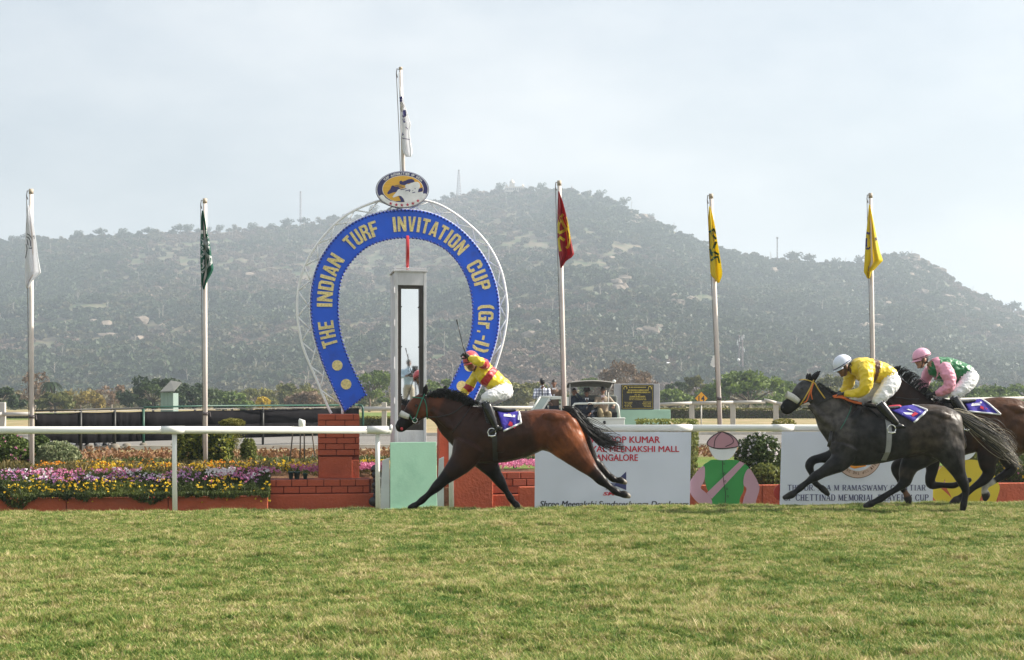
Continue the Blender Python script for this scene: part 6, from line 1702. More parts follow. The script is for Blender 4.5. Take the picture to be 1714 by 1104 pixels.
# ================================================================== OPEN VEHICLE AND PEOPLE
YV = 43.6
def V(px, py, dy=0.0): p = at(px, py, YV); p.y += dy; return p
m_vw = mat('vehicle_white', (0.70, 0.72, 0.66), 0.4, 0.06, 3, dirt=(0.45, 0.43, 0.38), dscale=3, damt=0.4); m_vglass = mat('vehicle_glass', (0.42, 0.50, 0.48), 0.12, 0.05, 2); m_canv = mat('canopy_underside', (0.075, 0.075, 0.065), 0.9, spec=.1); m_seat = mat('seat_dark', (0.01, 0.01, 0.011), 0.6, spec=.2)
tv = thing('open_viewing_vehicle', 'white open-backed vehicle with canopy and grab rails carrying officials', 'vehicle', Vector((V(960, 700).x, YV, GZ)))
gzp = HZ + (EYE - GZ) * F / YV
def vbox(name, x0, x1, y0, y1, d0, d1, m, bevel=.015):
    a, b_ = V(x0, y1), V(x1, y0); mb = MB(); mb.box(Vector(((a.x + b_.x) / 2, YV + (d0 + d1) / 2, (a.z + b_.z) / 2)), (b_.x - a.x, d1 - d0, b_.z - a.z)); return mb.build(name, m, tv, bevel=bevel)
vbox('side_panel', 955, 1045.5, 701, 729, -.02, .06, m_vw)
vbox('side_ledge', 953, 1046.5, 698.5, 701.5, -.05, .10, m_vw)
vbox('floor', 868, 1044, 716, 721, .07, 1.55, m_vw)
vbox('rear_panel', 1041, 1045.5, 702, 729, .07, 1.6, m_vw)
vbox('far_side_panel', 880, 1040, 700, 729, 1.56, 1.62, m_vw)
vbox('bonnet', 838, 884, 703, 727, .0, 1.55, m_vw, .06)
vbox('front_side_panel', 884, 953, 694, 729, .0, .06, m_vw)
vbox('middle_pillar', 939, 952, 664, 700, -.01, .08, m_vw, .008)
A = [V(880, 703), V(897, 703), V(922, 664.5), V(906, 664.5)]
MB().prism(A, Vector((0, .05, 0))).build('windscreen_side', m_vglass, tv)
for (a, b_) in (((878, 705), (905, 663.5)), ((897, 703), (921, 664.5)), ((905, 663.5), (941, 664.5))):
    MB().tube([V(*a), V(*b_)], 0.03, 8).build('windscreen_frame', m_vw, tv, smooth=True)
mb = MB(); mb.tube([V(959, 700), V(959, 679), V(962, 675.5), V(970, 675), V(1020, 674.6), V(1031, 675), V(1034.5, 679), V(1037, 700)], .033, 10); mb.build('grab_rail', m_vw, tv, smooth=True)
mb = MB(); mb.tube([V(922, 667), V(940, 666)], .03, 8); mb.build('grab_rail', m_vw, tv, smooth=True)
# canopy: shallow curved roof over the rear bench
A = []; Bk = []
for i in range(13):
    s_ = i / 12; px = 952 + 76 * s_; py = 640 - 3.0 * math.sin(math.pi * s_)
    A.append(V(px, py, -.05)); Bk.append(V(px - 2, py + 7.0, 1.6))
mb = MB(); mb.strip(A, Bk); o = mb.build('canopy', m_canv, tv, smooth=True); sd_ = o.modifiers.new('thick', 'SOLIDIFY'); sd_.thickness = .03
MB().tube(A, .016, 8).build('canopy_edge', m_frail, tv, smooth=True)
MB().ball(V(1028, 638), .055, 8, 6).build('canopy_knob', m_vw, tv, smooth=True)
for (px0, py0, px1, py1, d) in ((1026, 640, 1019, 656, 0.0), (1019, 656, 1019, 690, .2), (954, 641, 954, 700, .02), (960, 648, 960, 700, 1.5), (1020, 648, 1020, 700, 1.5)):
    MB().tube([V(px0, py0, d), V(px1, py1, d)], .018, 8).build('canopy_post', m_frail, tv, smooth=True)
vbox('bench_seat', 958, 1036, 689, 700, .55, 1.1, m_seat, .04)
vbox('bench_back', 956, 1038, 661, 690, 1.15, 1.28, mat('bench_back_grey', (0.12, 0.13, 0.12), 0.7), .05)
for px in (900, 1015): 
    for d in (.2, 1.4): wheel(tv, Vector((V(px, 0).x, YV + d, GZ + .34)), .34, .2)

def person_front(label, J, top, bottom, skin=m_skin, hat=None, hair=m_hair, s=1.0, seated=True, glasses=False, tie=None, extra=None, face=Vector((0, -1, 0)), inner=None, hcurl=.9):
    """figure facing the camera; J: joints in world space"""
    B = Body(); X = Vector((1, 0, 0))
    pel, ch, nk, hd = J['pelvis'], J['chest'], J['neck'], J['head']
    t = thing('person', label, 'person', Vector((pel.x, pel.y, pel.z - .1)), 'people on the open vehicle' if extra is None else None)
    B.loft([(pel, .12 * s, .165 * s, 'p'), (pel.lerp(ch, .45), .115 * s, .155 * s, 't'), (ch, .125 * s, .185 * s, 't'), (ch.lerp(nk, .6), .095 * s, .165 * s, 't'), (nk, .05 * s, .055 * s, 't'), (nk.lerp(hd, .55), .048 * s, .05 * s, 's')], 't', lat=X)
    fwd, up, sd = head(B, hd, face, Vector((0, 0, 1)), 's', s, hair='h')
    for q in 'LR':
        sh, el, wr = J['sh' + q], J['el' + q], J['ha' + q]
        limb(B, [sh, sh.lerp(el, .5), el, el.lerp(wr, .5), wr], [.062 * s, .056 * s, .048 * s, .042 * s, .034 * s], ['t', 't', 't', J.get('fore', 't'), 's' if J.get('fore') else 't'], lat=Vector((.2, 1, .1)), seg=12)
        d = (wr - el).normalized(); hand(B, wr, d, J.get('palm' + q, Vector((0, -.3, -1))), 's', s, hcurl)
        hp, kn, an = J['hip' + q], J['kn' + q], J['an' + q]
        limb(B, [hp, hp.lerp(kn, .5), kn, kn.lerp(an, .5), an], [.095 * s, .085 * s, .066 * s, .06 * s, .045 * s], 'p', lat=Vector((1, .1, .1)), seg=12)
        B.loft([(an, .045 * s, .045 * s), (an + Vector((0, -.09, -.04)) * s, .04 * s, .045 * s), (an + Vector((0, -.19, -.06)) * s, .026 * s, .04 * s)], 'b', lat=X, sub=3)
    B.build('body', .014 * s, {'s': skin, 't': top, 'p': bottom, 'h': hair, 'b': m_seat}, t, smooth=2)
    face_bits(t, hd, fwd, up, sd, s, glasses)
    if inner:
        mb = MB(); c = ch.lerp(nk, .35); yf = -.135 * s
        mb.prism([nk + Vector((-.06 * s, -.04, 0)), nk + Vector((.06 * s, -.04, 0)), ch + Vector((0, yf - .01, -.12 * s))], Vector((0, -.012, 0))); mb.build('shirt_front', inner, t)
    if tie:
        mb = MB(); mb.prism([nk + Vector((-.022, -.065, -.02)), nk + Vector((.022, -.065, -.02)), ch + Vector((.035, -.15, -.12)), ch + Vector((0, -.15, -.17)), ch + Vector((-.035, -.15, -.12))], Vector((0, -.01, 0))); mb.build('tie', tie, t)
    if hat:
        mb = MB(); lathe(mb, hd + Vector((0, 0, .045)), [(.155, 0), (.16, .012), (.105, .022), (.10, .085), (.085, .115), (.03, .12)], 18); mb.build('hat', hat, t, smooth=True)
    return t, hd, fwd, up, sd
def seatedJ(px, pyh, dy, lean=0.0, w=1.0, hands=None):
    hd = V(px, pyh, dy); k = Vector
    J = dict(head=hd, neck=hd + k((0, .03, -.155)), chest=hd + k((lean * .3, .06, -.36)), pelvis=hd + k((lean, .12, -.72)))
    for q, s_ in (('L', 1), ('R', -1)):
        J['sh' + q] = hd + k((.185 * s_, .05, -.235)); J['hip' + q] = hd + k((lean + .10 * s_, .08, -.74)); J['kn' + q] = hd + k((lean + .16 * s_, -.34, -.72)); J['an' + q] = hd + k((lean + .15 * s_, -.36, -1.12))
        J['el' + q] = hd + k((.27 * s_, -.02, -.50)); J['ha' + q] = hd + k((.15 * s_, -.27, -.62))
    for kk, vv in (hands or {}).items(): J[kk] = hd + k(vv)
    return J
m_navys = mat('navy_suit', (0.016, 0.022, 0.04), 0.9, 0.15, 30); m_tan = mat('tan_jacket', (0.30, 0.24, 0.18), 0.85, 0.12, 30); m_brown = mat('brown_jacket', (0.15, 0.095, 0.065), 0.85, 0.12, 30)
m_khaki = mat('khaki_trousers', (0.28, 0.22, 0.12), 0.85); m_darktr = mat('dark_trousers', (0.03, 0.035, 0.05), 0.8); m_shirtw = mat('white_shirt', (0.72, 0.72, 0.74), 0.7); m_hatb = mat('dark_hat', (0.03, 0.022, 0.02), 0.8)
m_pinks = mat('lilac_shirt', (0.55, 0.45, 0.52), 0.7)
person_front('seated man in navy suit and dark brimmed hat under the canopy', seatedJ(983.5, 657, .45, hands={'haR': (.02, -.42, -.36), 'elR': (-.2, -.2, -.5), 'haL': (.1, -.3, -.62)}), m_navys, m_darktr, hat=m_hatb, inner=m_shirtw, tie=mat('brown_tie', (0.08, 0.05, 0.03), .6))
person_front('seated man in tan jacket and sunglasses under the canopy', seatedJ(1010.5, 652.5, .4, lean=.02, hands={'elL': (.34, -.05, -.42), 'haL': (.30, -.36, -.50), 'haR': (-.06, -.32, -.30), 'elR': (-.25, -.1, -.5), 'knR': (-.10, -.32, -.62), 'anR': (.02, -.36, -.95)}), m_tan, m_khaki, glasses=True, inner=m_pinks)
person_front('man in dark suit half hidden behind the flagpole under the canopy', seatedJ(962.5, 655, .6, hands={'haL': (.08, -.15, -.05), 'elL': (.26, -.1, -.3)}), m_navys, m_darktr)
def standJ(px, pyh, dy, hands):
    hd = V(px, pyh, dy); k = Vector
    J = dict(head=hd, neck=hd + k((0, .03, -.155)), chest=hd + k((0, .05, -.37)), pelvis=hd + k((0, .05, -.78)))
    for q, s_ in (('L', 1), ('R', -1)):
        J['sh' + q] = hd + k((.19 * s_, .04, -.24)); J['hip' + q] = hd + k((.095 * s_, .05, -.82)); J['kn' + q] = hd + k((.10 * s_, .0, -1.22)); J['an' + q] = hd + k((.10 * s_, .06, -1.62))
        J['el' + q] = hd + k((.26 * s_, -.02, -.52)); J['ha' + q] = hd + k((.18 * s_, -.22, -.68))
    for kk, vv in hands.items(): J[kk] = hd + k(vv)
    return J
# checked shirt: woven grid of lines
m_check = bpy.data.materials.new('checked_shirt'); m_check.use_nodes = True
n, l = m_check.node_tree.nodes, m_check.node_tree.links; b = n['Principled BSDF']; b.inputs['Roughness'].default_value = .8
tcx = n.new('ShaderNodeTexCoord'); sx_ = n.new('ShaderNodeSeparateXYZ'); l.new(tcx.outputs['Object'], sx_.inputs[0]); cols = []
for ax_ in ('X', 'Z'):
    w = n.new('ShaderNodeMath'); w.operation = 'MULTIPLY'; w.inputs[1].default_value = 11; l.new(sx_.outputs[ax_], w.inputs[0])
    fr = n.new('ShaderNodeMath'); fr.operation = 'FRACT'; l.new(w.outputs[0], fr.inputs[0]); lt = n.new('ShaderNodeMath'); lt.operation = 'LESS_THAN'; lt.inputs[1].default_value = .28; l.new(fr.outputs[0], lt.inputs[0]); cols.append(lt.outputs[0])
mx_ = n.new('ShaderNodeMath'); mx_.operation = 'MAXIMUM'; l.new(cols[0], mx_.inputs[0]); l.new(cols[1], mx_.inputs[1])
mr_ = n.new('ShaderNodeMixRGB'); mr_.inputs[1].default_value = (.72, .74, .8, 1); mr_.inputs[2].default_value = (.06, .07, .14, 1); l.new(mx_.outputs[0], mr_.inputs[0]); l.new(mr_.outputs[0], b.inputs['Base Color'])
J = standJ(908, 638, .5, {'elR': (-.25, -.12, -.50), 'haR': (-.03, -.30, -.22), 'elL': (.26, -.08, -.52), 'haL': (.06, -.30, -.66)})
person_front('standing videographer in checked shirt filming from the vehicle', J, m_check, m_darktr)
hd = J['head']
tc_ = thing('video_camera', 'black video camera held to the face of the man in checked shirt', 'camera', hd + Vector((0, -.22, -.1)))
mb = MB(); mb.box(hd + Vector((.01, -.2, -.01)), (.13, .2, .12)); mb.build('body', m_seat, tc_, bevel=.02)
MB().tube([hd + Vector((.01, -.3, -.02)), hd + Vector((.01, -.42, -.02))], [.055, .065], 14).build('lens', m_seat, tc_, smooth=True)
MB().tube([hd + Vector((.0, -.25, -.08)), hd + Vector((0, -.26, -.75))], .018, 8).build('monopod', m_seat, tc_, smooth=True)
person_front('standing man in brown jacket beside the videographer', standJ(928.5, 640, .75, {'elL': (.30, -.05, -.50), 'haL': (.34, -.28, -.56), 'haR': (-.12, -.26, -.62)}), m_brown, m_darktr, inner=m_shirtw)

# the cameraman on a scaffold beside the photographer, seen only in the mirror
def reflect_place(px, py, dist):
    """place behind the viewer that the mirror shows at (px, py)"""
    n_ = (Matrix.Rotation(TT, 3, 'Z') @ Matrix.Rotation(-tilt, 3, 'X')) @ Vector((0, -1, 0))
    d = Vector(((px - CX) / F, 1, -(py - HZ) / F)); o_ = Vector((0, 0, EYE)); t_ = (c_m - o_).dot(n_) / d.dot(n_); hit = o_ + d * t_
    r_ = (d - n_ * (2 * d.dot(n_))).normalized(); return hit + r_ * dist
c_m = Vector((cT.x, cT.y, (mz0 + mz1) / 2)) + ux * ((mx0 + mx1) / 2) - nn * 0.078
hp_ = reflect_place(684, 607, 23.5)
ft = hp_ - Vector((0, 0, 1.66))
face = (c_m - hp_); face.z = 0; face.normalize(); rt = Vector((face.y, -face.x, 0))
ang = math.atan2(face.x, -face.y)
def L(x, y, z): return hp_ + rt * (-x) + face * (-y) + Vector((0, 0, z))      # local frame like the seated people (y<0 is forward)
B = Body(); t = thing('person', 'cameraman in light blue shirt on a scaffold, seen in the tower mirror', 'person', ft)
m_lblue = mat('light_blue_shirt', (0.42, 0.55, 0.68), 0.7, 0.08, 20); m_beige = mat('beige_trousers', (0.40, 0.36, 0.28), 0.8, 0.1, 20)
B.loft([(L(0, .05, -.80), .12, .16, 'p'), (L(0, .05, -.6), .115, .155, 't'), (L(0, .05, -.37), .125, .185, 't'), (L(0, .04, -.24), .095, .165, 't'), (L(0, .03, -.15), .05, .055, 't'), (L(0, 0, -.07), .048, .05, 's')], 't', lat=rt)
fwd, up, sd = head(B, L(0, 0, 0), face + rt * .5, Vector((0, 0, 1)), 's', 1.0, hair='h')
for s_, q in ((1, 'L'), (-1, 'R')):
    limb(B, [L(.19 * s_, .04, -.24), L(.27 * s_, -.08, -.46), L(-.18 + .1 * s_, -.34, -.40)], [.062, .05, .036], ['t', 't', 's'], lat=Vector((.2, .2, 1)))
    hand(B, L(-.18 + .1 * s_, -.34, -.40), face, Vector((0, 0, -1)), 's')
    limb(B, [L(.09 * s_, .05, -.82), L(.11 * s_, .02, -1.2), L(.12 * s_, .06, -1.58)], [.1, .075, .05], 'p', lat=rt); B.loft([(L(.12 * s_, .06, -1.6), .05, .045), (L(.12 * s_, -.1, -1.62), .03, .042)], 'b', lat=rt, sub=3)
B.build('body', .014, {'s': m_skin, 't': m_lblue, 'p': m_beige, 'h': m_hair, 'b': m_seat}, t, 2); face_bits(t, L(0, 0, 0), fwd, up, sd)
tcm = thing('broadcast_camera', 'black broadcast camera on a tripod, seen in the tower mirror', 'camera', L(-.2, -.5, -1.66))
mb = MB(); mb.box(L(-.2, -.52, -.28), (.2, .5, .26), rz=ang); mb.build('body', m_seat, tcm, bevel=.02)
MB().tube([L(-.2, -.76, -.28), L(-.2, -.98, -.28)], [.07, .085], 14).build('lens', m_seat, tcm, smooth=True)
for a in (0.4, 2.5, 4.6): MB().tube([L(-.2, -.52, -.42), L(-.2 + .45 * math.cos(a), -.52 + .45 * math.sin(a), -1.66)], .022, 8).build('leg', m_seat, tcm, smooth=True)
MB().tube([L(.0, -.1, -.3), L(.02, -.1, .28)], .012, 6).build('aerial', m_seat, tcm, smooth=True)
tsf = thing('camera_scaffold', 'steel scaffold platform under the cameraman, seen in the tower mirror', 'scaffold', Vector((ft.x, ft.y, 0)))
mb = MB(); mb.box(ft + Vector((0, 0, -.03)), (2.2, 1.8, .05), rz=ang); mb.build('deck', mat('plank', (.3, .22, .14), .8), tsf)
for sx2, sy2 in ((-1, -.8), (1, -.8), (1, .8), (-1, .8)):
    p = ft + rt * sx2 + face * sy2; MB().tube([Vector((p.x, p.y, -.02)), Vector((p.x, p.y, ft.z + .02))], .03, 8).build('leg', m_dpipe, tsf, smooth=True)
# ================================================================== HORSES
def coatmat(name, rough, dapple=0.0, dscale=12):
    m = bpy.data.materials.new(name); m.use_nodes = True
    n, l = m.node_tree.nodes, m.node_tree.links; b = n['Principled BSDF']
    b.inputs['Roughness'].default_value = rough; b.inputs['Specular IOR Level'].default_value = 0.16
    a = n.new('ShaderNodeAttribute'); a.attribute_name = 'coat'
    tcn = n.new('ShaderNodeTexCoord'); nt = n.new('ShaderNodeTexNoise'); nt.inputs['Scale'].default_value = dscale; nt.inputs['Detail'].default_value = 5
    l.new(tcn.outputs['Object'], nt.inputs['Vector'])
    r = n.new('ShaderNodeValToRGB'); r.color_ramp.elements[0].position = .38; r.color_ramp.elements[1].position = .68
    r.color_ramp.elements[0].color = (1 - dapple,) * 3 + (1,); r.color_ramp.elements[1].color = (1 + dapple,) * 3 + (1,)
    l.new(nt.outputs['Fac'], r.inputs['Fac'])
    mx = n.new('ShaderNodeMixRGB'); mx.blend_type = 'MULTIPLY'; mx.inputs[0].default_value = 1; l.new(a.outputs['Color'], mx.inputs[1]); l.new(r.outputs['Color'], mx.inputs[2])
    l.new(mx.outputs[0], b.inputs['Base Color'])
    n2 = n.new('ShaderNodeTexNoise'); n2.inputs['Scale'].default_value = 9; n2.inputs['Detail'].default_value = 3
    mp2 = n.new('ShaderNodeMapping'); mp2.inputs['Scale'].default_value = (1, 1, .6); l.new(tcn.outputs['Object'], mp2.inputs[0]); l.new(mp2.outputs[0], n2.inputs['Vector'])
    bp = n.new('ShaderNodeBump'); bp.inputs['Strength'].default_value = .55; bp.inputs['Distance'].default_value = .03; l.new(n2.outputs['Fac'], bp.inputs['Height'])
    n3 = n.new('ShaderNodeTexNoise'); n3.inputs['Scale'].default_value = 220; l.new(tcn.outputs['Object'], n3.inputs['Vector'])
    b3 = n.new('ShaderNodeBump'); b3.inputs['Strength'].default_value = .15; b3.inputs['Distance'].default_value = .004; l.new(n3.outputs['Fac'], b3.inputs['Height']); l.new(bp.outputs[0], b3.inputs['Normal'])
    l.new(b3.outputs['Normal'], b.inputs['Normal'])
    return m
m_blackhair = mat('horse_hair_black', (0.007, 0.006, 0.0055), 0.45, 0.3, 40)
m_greyhair = mat('horse_hair_grey', (0.05, 0.045, 0.04), 0.5, 0.4, 20)
m_palehair = mat('horse_hair_pale', (0.30, 0.26, 0.19), 0.5, 0.3, 20)
m_sheep = mat('sheepskin_white', (0.74, 0.72, 0.66), 0.95, 0.08, 60, 1.0, 160)
m_leather = mat('black_leather', (0.014, 0.013, 0.013), 0.35, 0.2, 30)
m_bootleather = mat('boot_leather', (0.008, 0.008, 0.009), 0.25, 0.2, 10)
m_clothblue = mat('saddlecloth_blue', (0.035, 0.022, 0.30), 0.7, 0.12, 20, 0.4, 30); m_clothwhite = mat('saddlecloth_trim', (0.74, 0.74, 0.76), 0.7); m_clothred = mat('saddlecloth_red', (0.55, 0.02, 0.06), 0.7)
m_steel = mat('stirrup_steel', (0.75, 0.75, 0.75), 0.25, metal=0.8)

def slim(h, c): return 1.0 if h > 46 else (.96 if c.startswith('hoof') else (.84 if h < 30 else .90))
def strands(name, paths, mt, parent, w=0.006, seg=7):
    """tapering hair locks: each path is a list of points"""
    mb = MB()
    for p in paths:
        q = [Vector(x) for x in catmull(p, 3)]; n_ = len(q); mb.tube(q, [w * (1.0 - .85 * (i / (n_ - 1)) ** 1.5) for i in range(n_)], 4, cap=False)
    return mb.build(name, mt, parent, smooth=True)

RELIEF = [((478, 535), (405, 650), 26, 34, .05, .06, .16, .165), ((482, 610), (432, 725), 46, 40, .07, .07, .175, .165), ((360, 680), (398, 765), 30, 36, .05, .06, .10, .12),
          ((232, 522), (375, 648), 20, 30, .035, .05, .055, .11), ((852, 590), (872, 715), 42, 52, .07, .08, .205, .185), ((955, 590), (990, 715), 30, 34, .06, .06, .17, .15), ((815, 556), (925, 575), 30, 36, .06, .06, .205, .2),
          ((600, 600), (590, 740), 34, 34, .05, .05, .235, .235), ((905, 640), (935, 735), 26, 30, .06, .06, .215, .19)]
class Horse:
    def __init__(s, label, ox, oy, k, Y, D, pal, coat, voxel=0.013):
        s.ox, s.oy, s.k, s.Y = ox, oy, k, Y; s.m = Y / F / k          # metres per traced unit
        foot = s.P(D['foot'], 0, 0) if False else s.P(*D['foot'])
        s.t = thing('racehorse', label, 'horse', Vector((foot.x, foot.y, 0)), 'galloping racehorses')
        B = Body(); m = s.m
        B.loft([(s.P(x, (a + b) / 2), (b - a) / 2 * m, w, c) for (x, a, b, w, c) in D['torso']], 'body', seg=28)
        for key in ('neck', 'head'): B.loft([(s.P(x, y), h * m, w, c) for (x, y, h, w, c) in D[key]], 'body', seg=22)
        for leg in D['legs']:
            dy = leg[0]; B.loft([(s.P(x, y, dy * min(1.0, .55 + .25 * i)), h * m * slim(h, c), wd * h * m * slim(h, c), c) for i, (x, y, h, wd, c) in enumerate(leg[1])], 'body', seg=18)
        (ax, bx, ay, by) = D.get('map', (1, 0, 1, 0))
        for (p0, p1, r0, r1, l0, l1, d0, d1) in RELIEF:      # named muscles standing a little proud of the trunk
            a = (p0[0] * ax + bx, p0[1] * ay + by); b2 = (p1[0] * ax + bx, p1[1] * ay + by); md = ((a[0] + b2[0]) / 2, (a[1] + b2[1]) / 2)
            cc = D['torso'][min(range(len(D['torso'])), key=lambda i: abs(D['torso'][i][0] - md[0]))][4] if md[0] > D['torso'][0][0] else D['neck'][2][4]
            for sg in (-1, 1): B.loft([(s.P(a[0], a[1], d0 * sg), r0 * .6 * m, l0 * .5, cc), (s.P(md[0], md[1], (d0 + d1) / 2 * sg), (r0 + r1) / 2 * m, (l0 + l1) / 2, cc), (s.P(b2[0], b2[1], d1 * sg), r1 * .6 * m, l1 * .5, cc)], cc, seg=14)
        for (x, y, rx_, rz_, dy, ry_, c) in D['muscles']:
            for sg in (-1, 1): B.ball(s.P(x, y, dy * sg), Vector((rx_ * m, ry_, rz_ * m)), c)
        for (a, b, w) in D['ears']:
            for dy in (-.055, .055): B.loft([(s.P(a[0], a[1], dy), w * m, .022, 'dark'), (s.P((a[0] * .5 + b[0] * .5), (a[1] * .5 + b[1] * .5), dy * 1.2), w * 1.05 * m, .018, 'dark'), (s.P(b[0], b[1], dy * 1.3), w * .25 * m, .006, 'dark')], 'dark', seg=12)
        s.body = B.build('body', voxel, coat, s.t, smooth=2, colors=pal, rough={q: (-.0045, 7.0, 1.3) for q in pal if q not in ('hoof', 'hoofpale', 'dark', 'white')})
        s.bvh = BVHTree.FromPolygons([v_.co.copy() for v_ in s.body.data.vertices], [tuple(p.vertices) for p in s.body.data.polygons])
        for sg in (-1, 1):
            p = s.surf(*D['eye'], side=sg); MB().ball(p, Vector((.02, .014, .017)), 10, 7).build('eye', m_eye, s.t, smooth=True)
            p = s.surf(*D['nostril'], side=sg); MB().ball(p, Vector((.016, .009, .02)), 8, 6).build('nostril', m_eye, s.t, smooth=True)
    def P(s, x, y, dy=0.0):
        p = at(s.ox + x / s.k, s.oy + y / s.k, s.Y); p.y += dy; return p
    def surf(s, x, y, off=0.004, side=-1):
        """point on the near (-1) or far (1) flank of the body at the traced place"""
        p = s.P(x, y); o = Vector((p.x, p.y + 2.0 * side, p.z)); h = s.bvh.ray_cast(o, Vector((0, -side, 0)), 4.0)
        return (h[0] + Vector((0, side * off, 0))) if h[0] is not None else p
    def strap(s, name, pts, r, mt, parent, both=True, flat=True):
        for sd in ((-1, 1) if both else (-1,)):
            q = [s.surf(x, y, .006, sd) for (x, y) in catmull(pts, 4)]
            MB().tube(q, r, 6).build(name, mt, parent, smooth=True)

# ---- leading bay -------------------------------------------------
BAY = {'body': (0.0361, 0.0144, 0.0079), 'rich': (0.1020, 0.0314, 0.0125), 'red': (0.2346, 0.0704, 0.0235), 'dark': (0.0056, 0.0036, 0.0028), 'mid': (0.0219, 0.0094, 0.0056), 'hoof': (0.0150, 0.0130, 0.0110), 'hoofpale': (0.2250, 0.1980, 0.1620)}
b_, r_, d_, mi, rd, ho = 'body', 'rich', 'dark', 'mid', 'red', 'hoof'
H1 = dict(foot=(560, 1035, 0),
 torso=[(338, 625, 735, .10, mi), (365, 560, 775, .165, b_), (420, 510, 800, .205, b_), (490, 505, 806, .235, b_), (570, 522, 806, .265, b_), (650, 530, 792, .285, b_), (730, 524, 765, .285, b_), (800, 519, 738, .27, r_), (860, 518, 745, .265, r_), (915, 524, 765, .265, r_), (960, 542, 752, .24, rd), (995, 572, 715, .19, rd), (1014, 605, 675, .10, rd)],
 neck=[(205, 500, 60, .062, r_), (245, 512, 66, .07, r_), (300, 535, 86, .085, b_), (360, 580, 108, .115, b_), (430, 630, 125, .15, b_)],
 head=[(205, 475, 44, .07, b_), (180, 492, 58, .088, r_), (150, 522, 60, .085, r_), (118, 556, 47, .066, mi), (88, 588, 37, .056, d_), (64, 610, 33, .052, d_), (46, 618, 22, .04, d_)],
 legs=[(-.15, [(430, 720, 95, .85, b_), (395, 785, 70, .80, b_), (345, 840, 50, .78, mi), (295, 888, 37, .85, d_), (255, 928, 31, .95, d_), (215, 966, 20, .95, d_), (182, 996, 23, 1.0, d_), (158, 1014, 18, 1.0, d_), (140, 1026, 20, 1.1, ho), (112, 1036, 13, 1.3, ho)]),
       (.15, [(470, 720, 90, .85, b_), (520, 800, 62, .80, mi), (560, 860, 42, .85, d_), (592, 908, 33, .95, d_), (622, 955, 20, .95, d_), (645, 992, 23, 1.0, d_), (660, 1012, 19, 1.0, d_), (678, 1030, 20, 1.1, ho), (690, 1042, 14, 1.2, ho)]),
       (-.13, [(900, 640, 115, .75, r_), (950, 700, 98, .72, rd), (1000, 762, 70, .75, r_), (1048, 815, 48, .8, r_), (1090, 858, 36, .85, mi), (1122, 890, 33, .9, d_), (1160, 922, 21, .95, d_), (1195, 950, 24, 1.0, d_), (1220, 962, 19, 1.0, d_), (1243, 966, 21, 1.0, ho), (1272, 978, 11, 1.2, 'hoofpale')]),
       (.13, [(930, 640, 105, .75, r_), (1000, 700, 80, .75, b_), (1045, 752, 55, .8, mi), (1085, 795, 36, .85, d_), (1118, 826, 32, .9, d_), (1155, 860, 21, .95, d_), (1188, 888, 23, 1.0, d_), (1210, 897, 18, 1.0, d_), (1232, 898, 20, 1.0, ho), (1260, 912, 11, 1.2, 'hoofpale')])],
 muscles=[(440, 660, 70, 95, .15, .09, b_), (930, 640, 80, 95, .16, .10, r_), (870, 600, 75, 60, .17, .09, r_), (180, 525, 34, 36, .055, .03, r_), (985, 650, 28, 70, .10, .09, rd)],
 ears=[((190, 440), (202, 386), 13)], eye=(150, 500), nostril=(52, 608))
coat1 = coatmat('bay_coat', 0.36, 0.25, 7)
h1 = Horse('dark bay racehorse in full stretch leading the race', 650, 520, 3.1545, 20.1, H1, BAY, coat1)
def lerp2(a, b, t): return (a[0] + (b[0] - a[0]) * t, a[1] + (b[1] - a[1]) * t)
def tail(h, spine, spread, n, mts, seed, length=1.0, width=.006, dyspread=.05):
    rs = random.Random(seed); C = catmull(spine, 4)
    sets = [[] for _ in mts]
    for i in range(n):
        off = rs.gauss(0, 1); oy = rs.gauss(0, 1); cut = rs.uniform(.6, 1.0) * length; ph = rs.uniform(0, 6)
        m_ = max(4, int(len(C) * cut)); path = []
        for j in range(0, m_, 2):
            t = j / (len(C) - 1); sp = np.interp(t, [0, .25, .6, 1], spread); x, y = C[j][0], C[j][1]
            path.append(h.P(x + sp * .3 * off + 5 * math.sin(ph + 5 * t), y + sp * off * (1 + .35 * math.sin(ph + 6 * t)) + 13 * t * math.sin(ph * 2 + 5 * t), oy * dyspread * (.25 + t)))
        sets[rs.randrange(len(mts))].append(path)
    for mt, ps in zip(mts, sets): strands('tail' if mt is mts[0] else 'tail_highlights', ps, mt, h.t, width)
tail(h1, [(930, 535), (985, 555), (1030, 600), (1080, 645), (1140, 680), (1200, 695), (1275, 720)], [10, 16, 22, 26], 330, [m_blackhair], 3, width=.007)
rs = random.Random(5); ps = []
for i in range(210):
    t = rs.random(); x, y = lerp2((200, 445), (440, 500), t); y -= 22 * math.sin(math.pi * t)
    up_ = rs.uniform(10, 42) * (.5 + math.sin(math.pi * min(1, t * 1.1)) * .7); dx = rs.uniform(15, 65)
    ps.append([h1.P(x, y + 18, rs.uniform(-.04, .04)), h1.P(x + dx * .3, y - up_ * .6, rs.uniform(-.08, .03)), h1.P(x + dx * .75, y - up_ * .75 + rs.uniform(-6, 8), rs.uniform(-.11, .03)), h1.P(x + dx * 1.15, y - up_ * .4 + rs.uniform(-8, 22), rs.uniform(-.13, .03))])
for i in range(14): ps.append([h1.P(296 + rs.uniform(-6, 6), 450), h1.P(297 + rs.uniform(-6, 6), 420), h1.P(300 + rs.uniform(-8, 8), 398), h1.P(304 + rs.uniform(-10, 8), 405 + rs.uniform(-10, 5))])
strands('mane', ps, m_blackhair, h1.t, .008)

